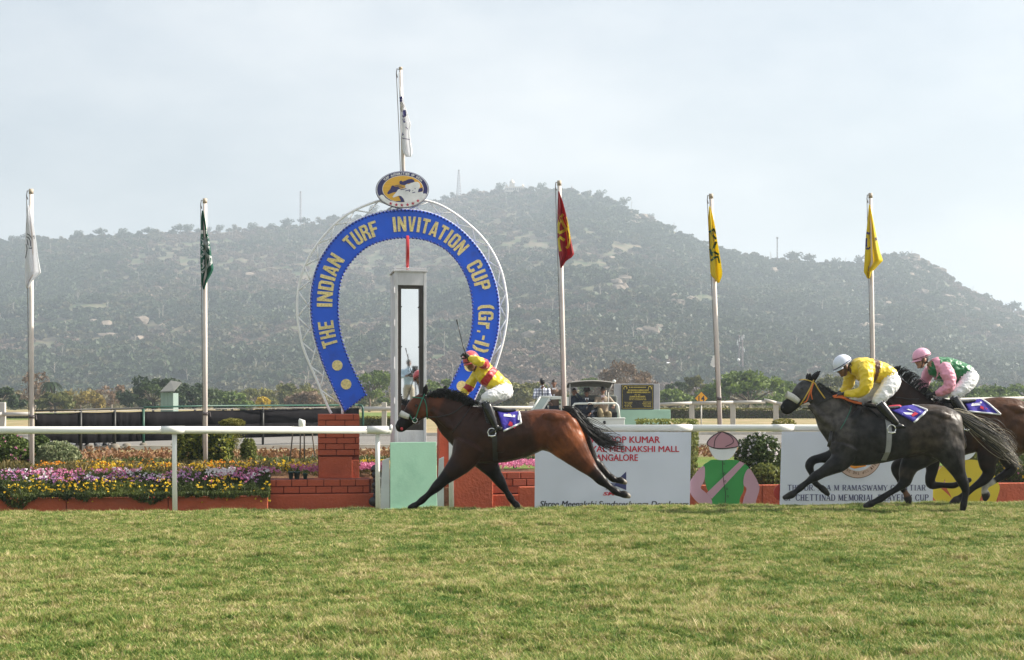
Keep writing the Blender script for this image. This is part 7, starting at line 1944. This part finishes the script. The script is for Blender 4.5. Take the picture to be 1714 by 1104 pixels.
def bridle(h, label, strapm, S, noseband, rein, bit, sheep_r, rein_mt=None, extra=None, extra_mt=None):
    t = thing('bridle', label, 'bridle', h.P(*bit), 'bridles of the racehorses')
    for p in S: h.strap('strap', p, .009, strapm, t)
    if extra:
        for p in extra: h.strap('coloured_strap', p, .010, extra_mt, t)
    # sheepskin noseband: fluffy roll over the nose
    q = [h.surf(x, y, .0, -1) for (x, y) in catmull(noseband, 3)]; q2 = [h.surf(x, y, .0, 1) for (x, y) in catmull(noseband, 3)]
    path = q[::-1] + q2
    mb = MB(); mb.tube([p + Vector((0, 0, .0)) for p in path], [sheep_r * (.75 + .25 * math.sin(math.pi * i / (len(path) - 1))) for i in range(len(path))], 14); o = mb.build('sheepskin_noseband', m_sheep, t, smooth=True)
    p = h.surf(*bit); mb = MB(); mb.tube([p + Vector((.035 * math.cos(a), -.008, .035 * math.sin(a))) for a in [i * .5236 for i in range(13)]], .006, 6); mb.build('bit_ring', m_steel, t, smooth=True)
    for sg in (-1, 1):
        pts = [h.surf(*bit, .01, sg)] + [h.surf(x, y, .012, sg) for (x, y) in rein[:-1]] + [h.P(rein[-1][0], rein[-1][1], .06 * sg)]
        MB().tube([Vector(x) for x in catmull(pts, 4)], .008, 6).build('rein', rein_mt or m_leather, t, smooth=True)
    return t
m_tackg = mat('tack_green', (0.015, 0.16, 0.10), 0.5); m_tacky = mat('tack_yellow', (0.55, 0.36, 0.05), 0.5); m_tacko = mat('tack_orange', (0.60, 0.13, 0.03), 0.6)
bridle(h1, 'green bridle with white sheepskin noseband on the leading bay', m_tackg, [[(193, 440), (180, 470), (165, 510), (148, 560), (140, 580)], [(125, 455), (155, 458), (188, 462)], [(192, 465), (204, 510), (206, 570)], [(112, 545), (130, 575), (150, 580)]],
       [(62, 540), (90, 552), (112, 560)], [(200, 560), (260, 560), (340, 540), (395, 500), (450, 470)], (142, 578), .046)
MB().ball(h1.surf(72, 622), Vector((.02, .01, .022)), 8, 6).build('tongue', mat('tongue_red', (0.55, 0.05, 0.06), .4), h1.t, smooth=True)

def patch(h, corners, n=12, off=.012, side=-1, lift=0.0):
    """grid of points on the flank inside a traced quad (tl, tr, br, bl)"""
    tl, tr_, br, bl = corners; g = []
    for j in range(n + 1):
        a, b = lerp2(tl, bl, j / n), lerp2(tr_, br, j / n)
        g.append([h.surf(*lerp2(a, b, i / n), off + lift * (j / n) * math.sin(i * .9), side) for i in range(n + 1)])
    return g
def quads(mb, g, i0=0, i1=None, j0=0, j1=None):
    i1 = i1 or len(g[0]) - 1; j1 = j1 or len(g) - 1
    for j in range(j0, j1): mb.strip(g[j][i0:i1 + 1], g[j + 1][i0:i1 + 1])
def saddle(h, label, corners, seat, girth, flapc, marks, stirrup, girth_mt=None, redroll=None):
    t = thing('racing_saddle', label, 'saddle', h.P(*seat[0][:2]), 'racing saddles with blue cloths')
    for sd in (-1, 1):
        g = patch(h, corners, 14, .014, sd, .012); mb = MB(); quads(mb, g); o = mb.build('saddle_cloth', m_clothblue, t, smooth=True)
        s_ = o.modifiers.new('thick', 'SOLIDIFY'); s_.thickness = .008
        edge = [r[-1] for r in g] ; bot = g[-1]
        for q in (edge, bot):
            MB().tube([p + Vector((0, sd * .006, 0)) for p in q], .014, 6).build('white_trim', m_clothwhite, t, smooth=True)
        for (x, y, w, hh, a, mt) in marks:
            mb = MB(); qd = []
            for (u, v_) in ((-1, -1), (1, -1), (1, 1), (-1, 1)):
                xx = u * w / 2; yy = v_ * hh / 2; qd.append((x + xx * math.cos(a) - yy * math.sin(a), y + xx * math.sin(a) + yy * math.cos(a)))
            g2 = patch(h, qd, 4, .030, sd); quads(mb, g2); mb.build('cloth_print', mt, t)
        g = patch(h, flapc, 8, .028, sd); mb = MB(); quads(mb, g); o = mb.build('flap', m_leather, t, smooth=True); s_ = o.modifiers.new('thick', 'SOLIDIFY'); s_.thickness = .01
        q = [h.surf(x, y, .008, sd) for (x, y) in catmull(girth, 5)]
        mb = MB(); w = .035; mb.strip([p + Vector((-w, sd * .004, 0)) for p in q], [p + Vector((w, sd * .004, 0)) for p in q]); o = mb.build('girth', girth_mt or m_leather, t); s_ = o.modifiers.new('thick', 'SOLIDIFY'); s_.thickness = .006
    B = Body(); B.loft([(h.P(x, y, 0), hh * h.m, w) for (x, y, hh, w) in seat], 's'); B.build('seat', .012, {'s': m_leather}, t)
    for sg in (-1, 1):
        c = h.P(*stirrup, .30 * sg) if len(stirrup) == 2 else h.P(*stirrup)
        mb = MB(); mb.tube([c + Vector((.055 * math.cos(a), 0, .06 * math.sin(a))) for a in [i * .5236 for i in range(13)]], .008, 6); mb.tube([c + Vector((-.05, 0, -.045)), c + Vector((.05, 0, -.045))], .012, 6); mb.build('stirrup', m_steel, t, smooth=True)
    if redroll:
        mb = MB(); mb.tube([h.surf(x, y, .03) for (x, y) in catmull(redroll, 4)], [.012] + [.03] * (len(catmull(redroll, 4)) - 2) + [.015], 10); mb.build('red_roll', m_clothred, t, smooth=True)
    return t
saddle(h1, 'small saddle over a blue number cloth on the leading bay', [(575, 528), (690, 534), (705, 575), (620, 635)][:1] + [(690, 534), (700, 590), (610, 632)], [(500, 508, 16, .10), (560, 520, 14, .12), (630, 528, 12, .13), (672, 522, 9, .10)], [(560, 560), (562, 650), (565, 740), (566, 790)],
       [(500, 515), (560, 525), (575, 600), (520, 590)], [(640, 552, 60, 12, .1, m_clothwhite), (655, 600, 40, 22, .5, m_clothred), (692, 560, 16, 28, 0, m_clothwhite), (640, 540, 16, 10, 0, m_tacky)], (548, 640))
h1.strap('breastgirth', [(340, 640), (400, 560), (440, 500)], .006, m_leather, h1.t)

# ---- grey horse ----------------------------------------------------
GREY = {'body': (0.0232, 0.0215, 0.0209), 'lite': (0.0766, 0.0674, 0.0612), 'warm': (0.0483, 0.0370, 0.0290), 'dark': (0.0093, 0.0087, 0.0087), 'mid': (0.0162, 0.0151, 0.0145), 'hoof': (0.0290, 0.0261, 0.0232), 'face': (0.0578, 0.0554, 0.0554)}
b_, lt, wm, d_, mi, ho, fc = 'body', 'lite', 'warm', 'dark', 'mid', 'hoof', 'face'
H2 = dict(foot=(900, 1055, 0),
 torso=[(392, 560, 650, .10, b_), (412, 500, 715, .16, b_), (455, 445, 752, .205, lt), (520, 425, 780, .24, b_), (600, 430, 780, .265, b_), (690, 442, 765, .285, b_), (780, 440, 742, .29, b_), (860, 425, 722, .28, wm), (940, 413, 715, .275, wm), (1010, 416, 735, .275, wm), (1075, 437, 750, .26, lt), (1130, 478, 745, .22, lt), (1165, 530, 705, .16, wm), (1180, 575, 650, .08, b_)],
 neck=[(305, 345, 62, .062, b_), (335, 385, 74, .075, b_), (375, 435, 98, .095, lt), (425, 495, 125, .125, lt), (490, 560, 140, .17, b_)],
 head=[(297, 305, 46, .068, b_), (268, 318, 60, .085, fc), (232, 345, 64, .085, fc), (195, 378, 50, .066, fc), (160, 410, 44, .058, mi), (128, 436, 42, .055, d_), (104, 446, 27, .042, d_)],
 legs=[(-.15, [(470, 680, 95, .85, b_), (440, 745, 68, .8, b_), (385, 785, 48, .8, mi), (330, 818, 37, .85, mi), (288, 842, 33, .92, d_), (240, 876, 22, .95, d_), (200, 908, 25, 1.0, d_), (172, 932, 20, 1.0, d_), (146, 950, 24, 1.05, ho), (100, 968, 13, 1.3, ho)]),
       (.15, [(470, 680, 85, .85, b_), (420, 725, 50, .8, mi), (350, 738, 32, .85, d_), (300, 752, 30, .92, d_), (280, 785, 30, .95, d_), (296, 835, 21, .95, d_), (312, 882, 23, 1.0, d_), (340, 908, 20, 1.0, d_), (366, 928, 22, 1.05, ho), (395, 958, 13, 1.2, ho)]),
       (-.14, [(1040, 620, 125, .72, wm), (1085, 690, 95, .74, b_), (1112, 760, 66, .78, b_), (1140, 825, 45, .82, mi), (1165, 880, 36, .88, d_), (1178, 925, 27, .92, d_), (1174, 970, 22, .95, d_), (1166, 1012, 25, 1.0, d_), (1162, 1036, 21, 1.0, d_), (1158, 1056, 23, 1.05, ho), (1150, 1074, 14, 1.2, ho)]),
       (.13, [(1010, 640, 120, .72, b_), (945, 710, 92, .75, b_), (885, 775, 62, .8, mi), (862, 830, 48, .85, wm), (850, 878, 42, .88, mi), (812, 915, 26, .92, d_), (755, 950, 22, .95, d_), (705, 982, 26, 1.0, d_), (672, 998, 21, 1.0, d_), (645, 1012, 23, 1.05, ho), (606, 1026, 13, 1.25, ho)])],
 muscles=[(470, 600, 70, 105, .15, .09, lt), (1060, 600, 85, 100, .16, .10, wm), (980, 520, 85, 65, .18, .09, wm), (245, 372, 34, 34, .055, .03, fc), (1140, 610, 28, 75, .10, .09, lt)],
 map=(1.166, -2, 1.28, -246),
 ears=[((280, 272), (326, 214), 15), ((258, 266), (266, 222), 11)], eye=(215, 322), nostril=(105, 436))
coat2 = coatmat('grey_coat', 0.40, 0.5, 9)
h2 = Horse('dark dappled grey racehorse with white sheepskin noseband', 1280, 560, 3.562, 19.7, H2, GREY, coat2)
tail(h2, [(1130, 470), (1200, 510), (1280, 560), (1360, 610), (1420, 650), (1480, 700), (1530, 770)], [9, 26, 44, 52], 360, [m_greyhair, m_blackhair, m_palehair], 8, width=.0055, dyspread=.05)
rs = random.Random(15); ps = []
for i in range(140):
    t = rs.random(); x, y = lerp2((300, 285), (545, 410), t); y += 12 * math.sin(math.pi * t)
    ps.append([h2.P(x, y + 14, rs.uniform(-.03, .03)), h2.P(x + rs.uniform(4, 16), y - rs.uniform(2, 9), rs.uniform(-.04, .03)), h2.P(x + rs.uniform(20, 45), y + rs.uniform(-2, 22), rs.uniform(-.06, .03))])
strands('mane', ps, m_blackhair, h2.t, .007)
bridle(h2, 'yellow bridle with thick white sheepskin noseband on the grey', m_tacky, [[(285, 270), (262, 320), (235, 370), (208, 420)], [(205, 270), (240, 268), (288, 285)], [(290, 285), (318, 330), (352, 380)]],
       [(128, 355), (160, 372), (196, 398)], [(260, 440), (330, 400), (385, 375), (430, 352)], (208, 430), .052, m_leather, [[(283, 290), (262, 340), (245, 390), (228, 405)], [(280, 295), (268, 345), (278, 385)]], m_tacko)
for pts in ([(395, 368), (440, 362), (490, 392), (560, 408)], [(400, 372), (450, 375), (520, 402), (565, 410)]):
    p = [h2.P(x, y, -.12) for (x, y) in pts]; mb = MB(); mb.tube([Vector(q) for q in catmull(p, 4)], .016, 6); o = mb.build('orange_rein', m_tacko, h2.t, smooth=True)
h2.strap('green_cord', [(512, 420), (490, 465), (455, 520), (430, 560)], .005, m_tackg, h2.t, both=False)
saddle(h2, 'racing saddle over a blue number cloth on the grey horse', [(715, 435), (880, 418), (945, 448), (855, 520)], [(590, 412, 14, .10), (650, 428, 14, .12), (730, 438, 12, .13), (800, 430, 8, .10)], [(705, 500), (708, 590), (705, 680), (692, 745)],
       [(595, 430), (680, 436), (720, 520), (650, 480)], [(860, 448, 90, 16, .35, m_clothwhite), (825, 468, 60, 12, .05, m_clothwhite), (868, 470, 45, 16, -.5, m_clothred)], (722, 560), mat('girth_grey', (0.26, 0.26, 0.26), .8), [(715, 445), (760, 432), (815, 430)])
MB().tube([h2.P(378, 575, -.2), h2.P(368, 620, -.24), h2.P(358, 665, -.24)], [.02, .022, .024], 8).build('strap_end', m_leather, h2.t, smooth=True)

# ---- third horse (brown, behind) -----------------------------------
BRN = {'body': (0.0248, 0.0119, 0.0075), 'rich': (0.0480, 0.0202, 0.0101), 'red': (0.0642, 0.0266, 0.0120), 'dark': (0.0088, 0.0055, 0.0044), 'mid': (0.0165, 0.0083, 0.0055), 'hoof': (0.0275, 0.0220, 0.0193), 'white': (0.5000, 0.4600, 0.4200), 'tan': (0.1440, 0.0720, 0.0405)}
b_, r_, d_, mi, rd, ho, wh = 'body', 'rich', 'dark', 'mid', 'red', 'hoof', 'white'
H3 = dict(foot=(1240, 1000, 0),
 torso=[(850, 530, 610, .10, b_), (872, 470, 680, .16, b_), (915, 425, 725, .205, b_), (980, 400, 745, .235, b_), (1060, 398, 745, .26, b_), (1150, 408, 725, .28, b_), (1240, 400, 700, .28, r_), (1320, 380, 690, .27, r_), (1390, 370, 700, .27, rd), (1460, 376, 715, .265, rd), (1530, 400, 718, .25, rd), (1585, 440, 700, .20, rd), (1615, 490, 660, .13, r_), (1628, 530, 610, .07, b_)],
 neck=[(765, 290, 58, .062, b_), (795, 330, 70, .072, b_), (835, 385, 96, .09, b_), (885, 450, 122, .12, b_), (950, 525, 140, .165, b_)],
 head=[(768, 255, 46, .068, b_), (738, 272, 60, .085, b_), (705, 300, 60, .082, b_), (670, 330, 48, .066, mi), (640, 358, 40, .056, d_), (612, 380, 36, .052, d_), (592, 390, 24, .04, d_)],
 legs=[(-.14, [(920, 640, 90, .85, b_), (870, 700, 60, .82, mi), (810, 750, 40, .85, d_), (768, 778, 32, .92, d_), (766, 815, 28, .95, d_), (788, 865, 20, .95, d_), (808, 915, 22, 1.0, d_), (826, 942, 20, 1.0, 'tan'), (838, 972, 25, 1.0, ho), (845, 1002, 15, 1.1, ho)]),
       (.14, [(960, 640, 90, .85, b_), (1005, 720, 60, .82, mi), (1015, 800, 42, .85, d_), (1003, 862, 34, .92, d_), (1012, 898, 30, .95, d_), (1075, 900, 21, .95, d_), (1140, 902, 23, 1.0, d_), (1175, 890, 20, 1.0, d_), (1205, 880, 24, 1.0, ho), (1245, 866, 14, 1.1, ho)]),
       (-.13, [(1380, 600, 115, .75, r_), (1330, 690, 80, .76, b_), (1312, 760, 56, .8, mi), (1318, 818, 42, .85, d_), (1290, 862, 34, .9, d_), (1230, 906, 23, .95, d_), (1180, 945, 25, 1.0, d_), (1150, 966, 21, 1.0, d_), (1125, 984, 26, 1.05, ho), (1092, 1004, 14, 1.2, ho)]),
       (.13, [(1480, 600, 115, .75, r_), (1470, 690, 82, .76, r_), (1472, 745, 54, .8, mi), (1492, 795, 38, .85, d_), (1462, 830, 32, .9, d_), (1405, 862, 23, .95, d_), (1368, 885, 22, .95, wh), (1338, 900, 24, 1.0, wh), (1328, 930, 22, 1.0, wh), (1336, 958, 27, 1.0, ho), (1330, 990, 14, 1.1, ho)])],
 muscles=[(920, 560, 70, 100, .15, .09, b_), (1470, 560, 85, 100, .16, .10, rd), (1400, 480, 85, 65, .18, .09, rd), (720, 325, 34, 34, .055, .03, b_)],
 map=(1.151, 461, 1.28, -281),
 ears=[((770, 212), (806, 184), 12)], eye=(690, 285), nostril=(592, 382))
coat3 = coatmat('brown_coat', 0.42, 0.3, 7)
h3 = Horse('brown racehorse with a white hind sock running behind the grey', 1280, 560, 3.562, 21.0, H3, BRN, coat3)
rs = random.Random(25); ps = []
for i in range(190):
    t = rs.random(); x, y = lerp2((785, 205), (985, 385), t)
    u_ = rs.uniform(15, 55) * (.5 + .6 * math.sin(math.pi * t))
    ps.append([h3.P(x - 8, y + 14, rs.uniform(-.03, .03)), h3.P(x + u_ * .4, y - u_ * .5, rs.uniform(-.08, .03)), h3.P(x + u_ * .9, y - u_ * .55 + rs.uniform(-8, 8), rs.uniform(-.10, .04)), h3.P(x + u_ * 1.4, y - u_ * .1 + rs.uniform(-10, 25), rs.uniform(-.12, .04))])
strands('mane', ps, m_blackhair, h3.t, .005)
tail(h3, [(1600, 470), (1680, 520), (1760, 580), (1840, 640), (1920, 700)], [9, 20, 30, 36], 200, [m_blackhair], 9)
bridle(h3, 'dark bridle of the brown horse behind the grey', m_leather, [[(762, 225), (735, 280), (700, 330), (668, 362)]], [(622, 322), (645, 338), (662, 356)], [(740, 370), (800, 375), (860, 385), (930, 380)], (668, 366), .035)
saddle(h3, 'racing saddle over a blue number cloth on the brown horse', [(1180, 398), (1285, 384), (1362, 440), (1200, 466)][:2] + [(1368, 474), (1185, 455)], [(1050, 388, 14, .10), (1110, 402, 14, .12), (1180, 400, 12, .13), (1250, 390, 8, .10)], [(1140, 480), (1142, 560), (1140, 640), (1136, 710)],
       [(1040, 400), (1120, 408), (1150, 480), (1090, 470)], [(1245, 405, 60, 12, -.15, m_clothwhite), (1235, 418, 66, 8, -.1, m_clothwhite), (1275, 438, 38, 16, .5, m_clothred)], (1170, 545))

# ================================================================== JOCKEYS
def silk(name, col, rough=.38):
    return mat(name, col, rough, 0.08, 12, 0.55, 26, sheen=.2)
m_breech = mat('white_breeches', (0.74, 0.74, 0.76), 0.55, 0.05, 10, 0.6, 40, stretch=(1, 1, 2.2))
m_glove = mat('black_glove', (0.014, 0.013, 0.014), 0.5, 0.2, 30)
m_goggle = mat('goggle_lens', (0.012, 0.011, 0.012), 0.12)
class Trace:
    def __init__(s, ox, oy, k, Y): s.ox, s.oy, s.k, s.Y = ox, oy, k, Y; s.m = Y / F / k
    def P(s, x, y, dy=0.0): p = at(s.ox + x / s.k, s.oy + y / s.k, s.Y); p.y += dy; return p
def jockey(label, T, torso, neck, hd, fwd, up, arms, legs, boots, mats, helmet, hcol, band=None, goggles=True, hands=None, hs=1.0, brim=0.03):
    B = Body(); P, m = T.P, T.m
    pel = P(*torso[-1][:2], torso[-1][4] if len(torso[-1]) > 5 else 0)
    t = thing('person', label, 'person', pel, 'jockeys in the race')
    B.loft([(P(x, y, dy), h * m, w, c) for (x, y, h, w, dy, c) in torso], 't', seg=22)
    B.loft([(P(x, y, dy), h * m, h * m * 1.05, c) for (x, y, h, dy, c) in neck], 's', seg=12)
    c = P(*hd); f_, u_, sd = head(B, c, fwd, up, 's', hs, hair='h')
    for a in arms: B.loft([(P(x, y, dy), h * m, h * m * .95, tg) for (x, y, h, dy, tg) in a], 't', seg=16)
    for a in legs: B.loft([(P(x, y, dy), h * m, h * m * .95, 'p') for (x, y, h, dy) in a], 'p', seg=18)
    for a in boots: B.loft([(P(x, y, dy), h * m, h * m * .95, 'b') for (x, y, h, dy) in a], 'b', seg=16)
    for (w, d, pn, cu) in (hands or []): hand(B, P(*w), d, pn, 'g', 1.0, cu)
    B.build('body', .0095, mats, t, smooth=2, rough={'t': (.015, 10, .6), 'r': (.014, 10, .6), 'p': (.008, 14, .5)})
    # helmet: silk-covered skull cap with brim
    mb = MB(); M = Matrix((sd, f_, u_)).transposed(); hc = c + u_ * (.035 * hs) - f_ * .004
    seg, vs, fs = 24, [], []
    prof = [(1.03, -.10), (1.06, .02), (1.03, .25), (.93, .50), (.74, .74), (.45, .92), (.15, 1.0)]
    for (r, z) in prof:
        for k in range(seg):
            a = 2 * math.pi * k / seg; dz = -.02 * math.cos(a - math.pi / 2)
            vs.append(hc + M @ Vector((.102 * hs * r * math.cos(a), .122 * hs * r * math.sin(a), .122 * hs * z + (dz * hs if z < .1 else 0))))
    fs = [(i * seg + k, i * seg + (k + 1) % seg, (i + 1) * seg + (k + 1) % seg, (i + 1) * seg + k) for i in range(len(prof) - 1) for k in range(seg)] + [tuple((len(prof) - 1) * seg + k for k in range(seg))]
    mb.add(vs, fs); o = mb.build('helmet', hcol, t, smooth=True)
    mb = MB(); q = [hc + M @ Vector((.108 * hs * math.cos(a), .128 * hs * math.sin(a), .004 - .02 * math.sin(a))) for a in [2 * math.pi * k / 24 for k in range(25)]]
    mb.tube(q, .007, 6); mb.build('helmet_band', band or m_leather, o, smooth=True)
    mb = MB(); A = []; Bq = []
    for k in range(13):
        a = math.pi * (.12 + .76 * k / 12); A.append(hc + M @ Vector((.106 * hs * math.cos(a), .126 * hs * math.sin(a), -.03))); Bq.append(hc + M @ Vector((.112 * hs * math.cos(a), (.130 + brim) * hs * math.sin(a), -.045)))
    mb.strip(A, Bq); o2 = mb.build('peak', hcol, o, smooth=True); s_ = o2.modifiers.new('thick', 'SOLIDIFY'); s_.thickness = .006
    for x in (-1, 1):
        MB().tube([c + sd * .088 * hs * x + u_ * .03 * hs, c + sd * .078 * hs * x + f_ * .03 * hs - u_ * .04 * hs, c + sd * .035 * hs * x + f_ * .05 * hs - u_ * .105 * hs], .005, 6).build('chin_strap', m_leather, o)
    face_bits(t, c, f_, u_, sd, hs)
    if goggles:
        mb = MB()
        for x in (-1, 0, 1): mb.ball(c + f_ * (.088 - .012 * abs(x)) * hs + sd * .032 * x * hs + u_ * .006 * hs, Vector((.034, .02, .024)) * hs, 10, 6)
        mb.build('goggles', m_goggle, t, smooth=True)
    return t
# jockey 1 : yellow and red, arm raised with whip
m_y1 = silk('silk_yellow', (0.74, 0.56, 0.02)); m_r1 = silk('silk_red', (0.42, 0.015, 0.02))
T1 = Trace(740, 530, 5.521, 20.1)
M1 = {'t': m_y1, 'r': m_r1, 's': m_skin, 'h': m_hair, 'p': m_breech, 'b': m_bootleather, 'g': m_glove}
jockey('jockey in yellow silks with red sash raising a whip', T1,
  [(318, 490, 52, .10, 0, 't'), (350, 500, 78, .155, 0, 't'), (390, 522, 92, .185, 0, 't'), (420, 545, 94, .185, 0, 'r'), (445, 566, 92, .18, 0, 'r'), (478, 590, 88, .175, 0, 't'), (530, 625, 80, .165, 0, 't'), (568, 655, 76, .16, 0, 't'), (592, 682, 70, .16, 0, 'p')],
  [(345, 485, 34, -.03, 't'), (305, 470, 30, -.05, 's')], (275, 420, -.06), Vector((-.38, -.9, -.2)), Vector((-.3, -.1, 1)),
  [[(405, 455, 42, -.13, 't'), (398, 440, 44, -.22, 'r'), (380, 432, 42, -.30, 'r'), (345, 418, 42, -.36, 't'), (305, 405, 38, -.33, 't'), (268, 392, 30, -.29, 't'), (252, 384, 26, -.28, 'g')],
   [(330, 520, 46, .12, 't'), (295, 565, 46, .17, 't'), (262, 615, 44, .20, 't'), (246, 645, 42, .20, 'r'), (228, 668, 40, .19, 'r'), (200, 698, 36, .17, 't'), (168, 722, 28, .13, 't'), (150, 735, 24, .11, 'g')]],
  [[(598, 680, 74, -.08), (560, 700, 74, -.14), (500, 718, 66, -.19), (440, 740, 60, -.22), (398, 770, 50, -.22)], [(598, 685, 70, .08), (540, 720, 66, .14), (460, 760, 56, .2), (385, 800, 46, .22), (360, 820, 40, .22)]],
  [[(405, 790, 46, -.23), (430, 850, 44, -.25), (462, 930, 38, -.265), (490, 1000, 31, -.27), (500, 1030, 29, -.27)], [(505, 1030, 28, -.27), (470, 1058, 27, -.27), (435, 1082, 20, -.27)], [(520, 1020, 22, -.27), (548, 1036, 22, -.27)],
   [(365, 820, 42, .23), (420, 900, 38, .25), (470, 990, 30, .27)], [(470, 1000, 27, .27), (430, 1060, 20, .27)]],
  M1, None, silk('helmet_red', (0.55, 0.06, 0.07), .3), hands=[((258, 386, -.28), Vector((-.7, -.2, .55)), Vector((-.2, -.6, -.6)), 1.5), ((158, 730, .11), Vector((-.8, 0, -.3)), Vector((0, 0, -1)), 1.4)], hs=1.05)
wt = thing('whip', 'thin black whip held upright by the leading jockey', 'whip', T1.P(238, 380, -.31))
MB().tube([T1.P(250, 415, -.31), T1.P(228, 350, -.33), T1.P(205, 290, -.33), T1.P(185, 215, -.32)], [.011, .010, .008, .006], 7).build('shaft', m_leather, wt, smooth=True)
MB().tube([T1.P(185, 215, -.32), T1.P(165, 130, -.31), T1.P(150, 75, -.31)], .006, 6).build('shaft', m_leather, wt, smooth=True)
MB().prism([T1.P(146, 80, -.31), T1.P(156, 80, -.31), T1.P(147, 35, -.31), T1.P(137, 38, -.31)], Vector((0, .006, 0))).build('flap', m_leather, wt)

# jockey 2 : yellow with brown sash, white cap
m_br = silk('silk_brown', (0.10, 0.035, 0.018)); m_y2 = silk('silk_gold', (0.74, 0.53, 0.015))
T2 = Trace(1370, 570, 6.9, 19.7)
M2 = {'t': m_y2, 'r': m_br, 's': m_skin, 'h': m_hair, 'p': m_breech, 'b': m_bootleather, 'g': m_glove}
jockey('jockey in yellow silks with brown sash and white cap', T2,
  [(400, 330, 80, .10, 0, 't'), (450, 320, 118, .155, 0, 't'), (520, 335, 138, .185, 0, 't'), (590, 345, 135, .19, 0, 't'), (640, 350, 128, .185, 0, 'r'), (690, 360, 122, .18, 0, 't'), (750, 375, 112, .175, 0, 't'), (805, 400, 100, .17, 0, 't'), (835, 430, 90, .165, 0, 'p')],
  [(420, 320, 46, 0, 't'), (365, 320, 44, 0, 's')], (292, 300, 0), Vector((-.86, -.12, -.42)), Vector((-.42, 0, .9)),
  [[(500, 290, 70, -.14, 't'), (505, 370, 76, -.22, 't'), (505, 450, 70, -.25, 't'), (490, 535, 66, -.26, 't'), (440, 590, 56, -.22, 't'), (370, 610, 44, -.17, 't'), (300, 615, 34, -.13, 't'), (270, 612, 28, -.11, 'g')],
   [(430, 340, 66, .14, 't'), (400, 430, 66, .20, 't'), (375, 520, 56, .2, 't'), (320, 575, 42, .15, 't'), (275, 602, 32, .11, 't'), (250, 606, 28, .09, 'g')]],
  [[(840, 440, 98, -.08), (800, 510, 100, -.14), (730, 590, 86, -.19), (660, 660, 72, -.22), (620, 710, 60, -.22)], [(830, 450, 94, .08), (740, 540, 84, .14), (620, 620, 72, .2), (520, 670, 56, .22), (485, 700, 48, .22)]],
  [[(655, 730, 62, -.235), (700, 790, 58, -.25), (760, 860, 48, -.265), (815, 920, 40, -.27), (845, 950, 36, -.27)], [(905, 985, 26, -.27), (860, 980, 33, -.27), (810, 1000, 22, -.27)], [(880, 980, 26, -.27), (935, 994, 20, -.27)],
   [(490, 710, 50, .23), (580, 800, 44, .25), (680, 900, 36, .27)], [(690, 910, 32, .27), (660, 960, 24, .27)]],
  M2, None, mat('helmet_white', (0.66, 0.70, 0.80), .3, .03, 5, 0.2, 12), band=mat('band_navy', (0.03, 0.03, 0.12), .5), hands=[((275, 612, -.11), Vector((-1, .1, -.1)), Vector((0, .3, -1)), 1.3), ((255, 606, .09), Vector((-1, 0, 0)), Vector((0, .2, -1)), 1.3)], hs=1.08)
# jockey 3 : green body, pink sleeves and cap
m_gn = silk('silk_green', (0.008, 0.15, 0.045)); m_pk = silk('silk_pink', (0.72, 0.30, 0.40))
T3 = Trace(1500, 570, 6.902, 21.0)
M3 = {'t': m_gn, 'r': m_pk, 's': mat('skin_light', (0.42, 0.22, 0.15), .55, .06, 20), 'h': m_hair, 'p': m_breech, 'b': m_bootleather, 'g': m_glove}
jockey('jockey in green silks with pink sleeves and pink cap', T3,
  [(410, 330, 80, .10, 0, 't'), (455, 320, 120, .155, 0, 'r'), (480, 322, 130, .17, 0, 't'), (530, 330, 138, .185, 0, 't'), (600, 335, 135, .19, 0, 't'), (670, 345, 125, .185, 0, 't'), (740, 355, 108, .175, 0, 't'), (800, 365, 92, .17, 0, 't'), (835, 385, 80, .165, 0, 'p')],
  [(430, 290, 46, 0, 'r'), (385, 270, 44, 0, 's')], (300, 215, 0), Vector((-.95, -.08, -.22)), Vector((-.2, 0, .97)),
  [[(520, 310, 72, -.14, 'r'), (545, 390, 74, -.22, 'r'), (558, 460, 66, -.25, 'r'), (555, 525, 58, -.26, 'r'), (510, 575, 50, -.22, 'r'), (455, 600, 40, -.17, 'r'), (415, 612, 30, -.13, 'g')],
   [(430, 340, 66, .14, 'r'), (395, 420, 64, .2, 'r'), (365, 490, 58, .2, 'r'), (350, 545, 48, .16, 'r'), (350, 580, 34, .12, 'g')]],
  [[(845, 395, 92, -.08), (800, 470, 92, -.14), (730, 540, 80, -.19), (650, 600, 68, -.22), (600, 640, 58, -.22)], [(840, 400, 88, .08), (740, 500, 78, .14), (630, 580, 66, .2), (540, 630, 52, .22), (510, 650, 46, .22)]],
  [[(610, 665, 62, -.235), (645, 730, 60, -.25), (695, 800, 52, -.265), (745, 860, 42, -.27), (770, 890, 36, -.27)], [(800, 905, 26, -.27), (760, 915, 32, -.27), (715, 930, 22, -.27)],
   [(515, 660, 48, .23), (600, 760, 42, .25), (680, 850, 36, .27)], [(690, 860, 32, .27), (660, 910, 24, .27)]],
  M3, None, silk('helmet_pink', (0.74, 0.36, 0.50), .35), band=mat('band_maroon', (0.12, 0.02, 0.04), .5), hands=[((418, 612, -.13), Vector((-1, .1, -.1)), Vector((0, .3, -1)), 1.3), ((352, 585, .12), Vector((-1, 0, 0)), Vector((0, .2, -1)), 1.3)], hs=1.08)
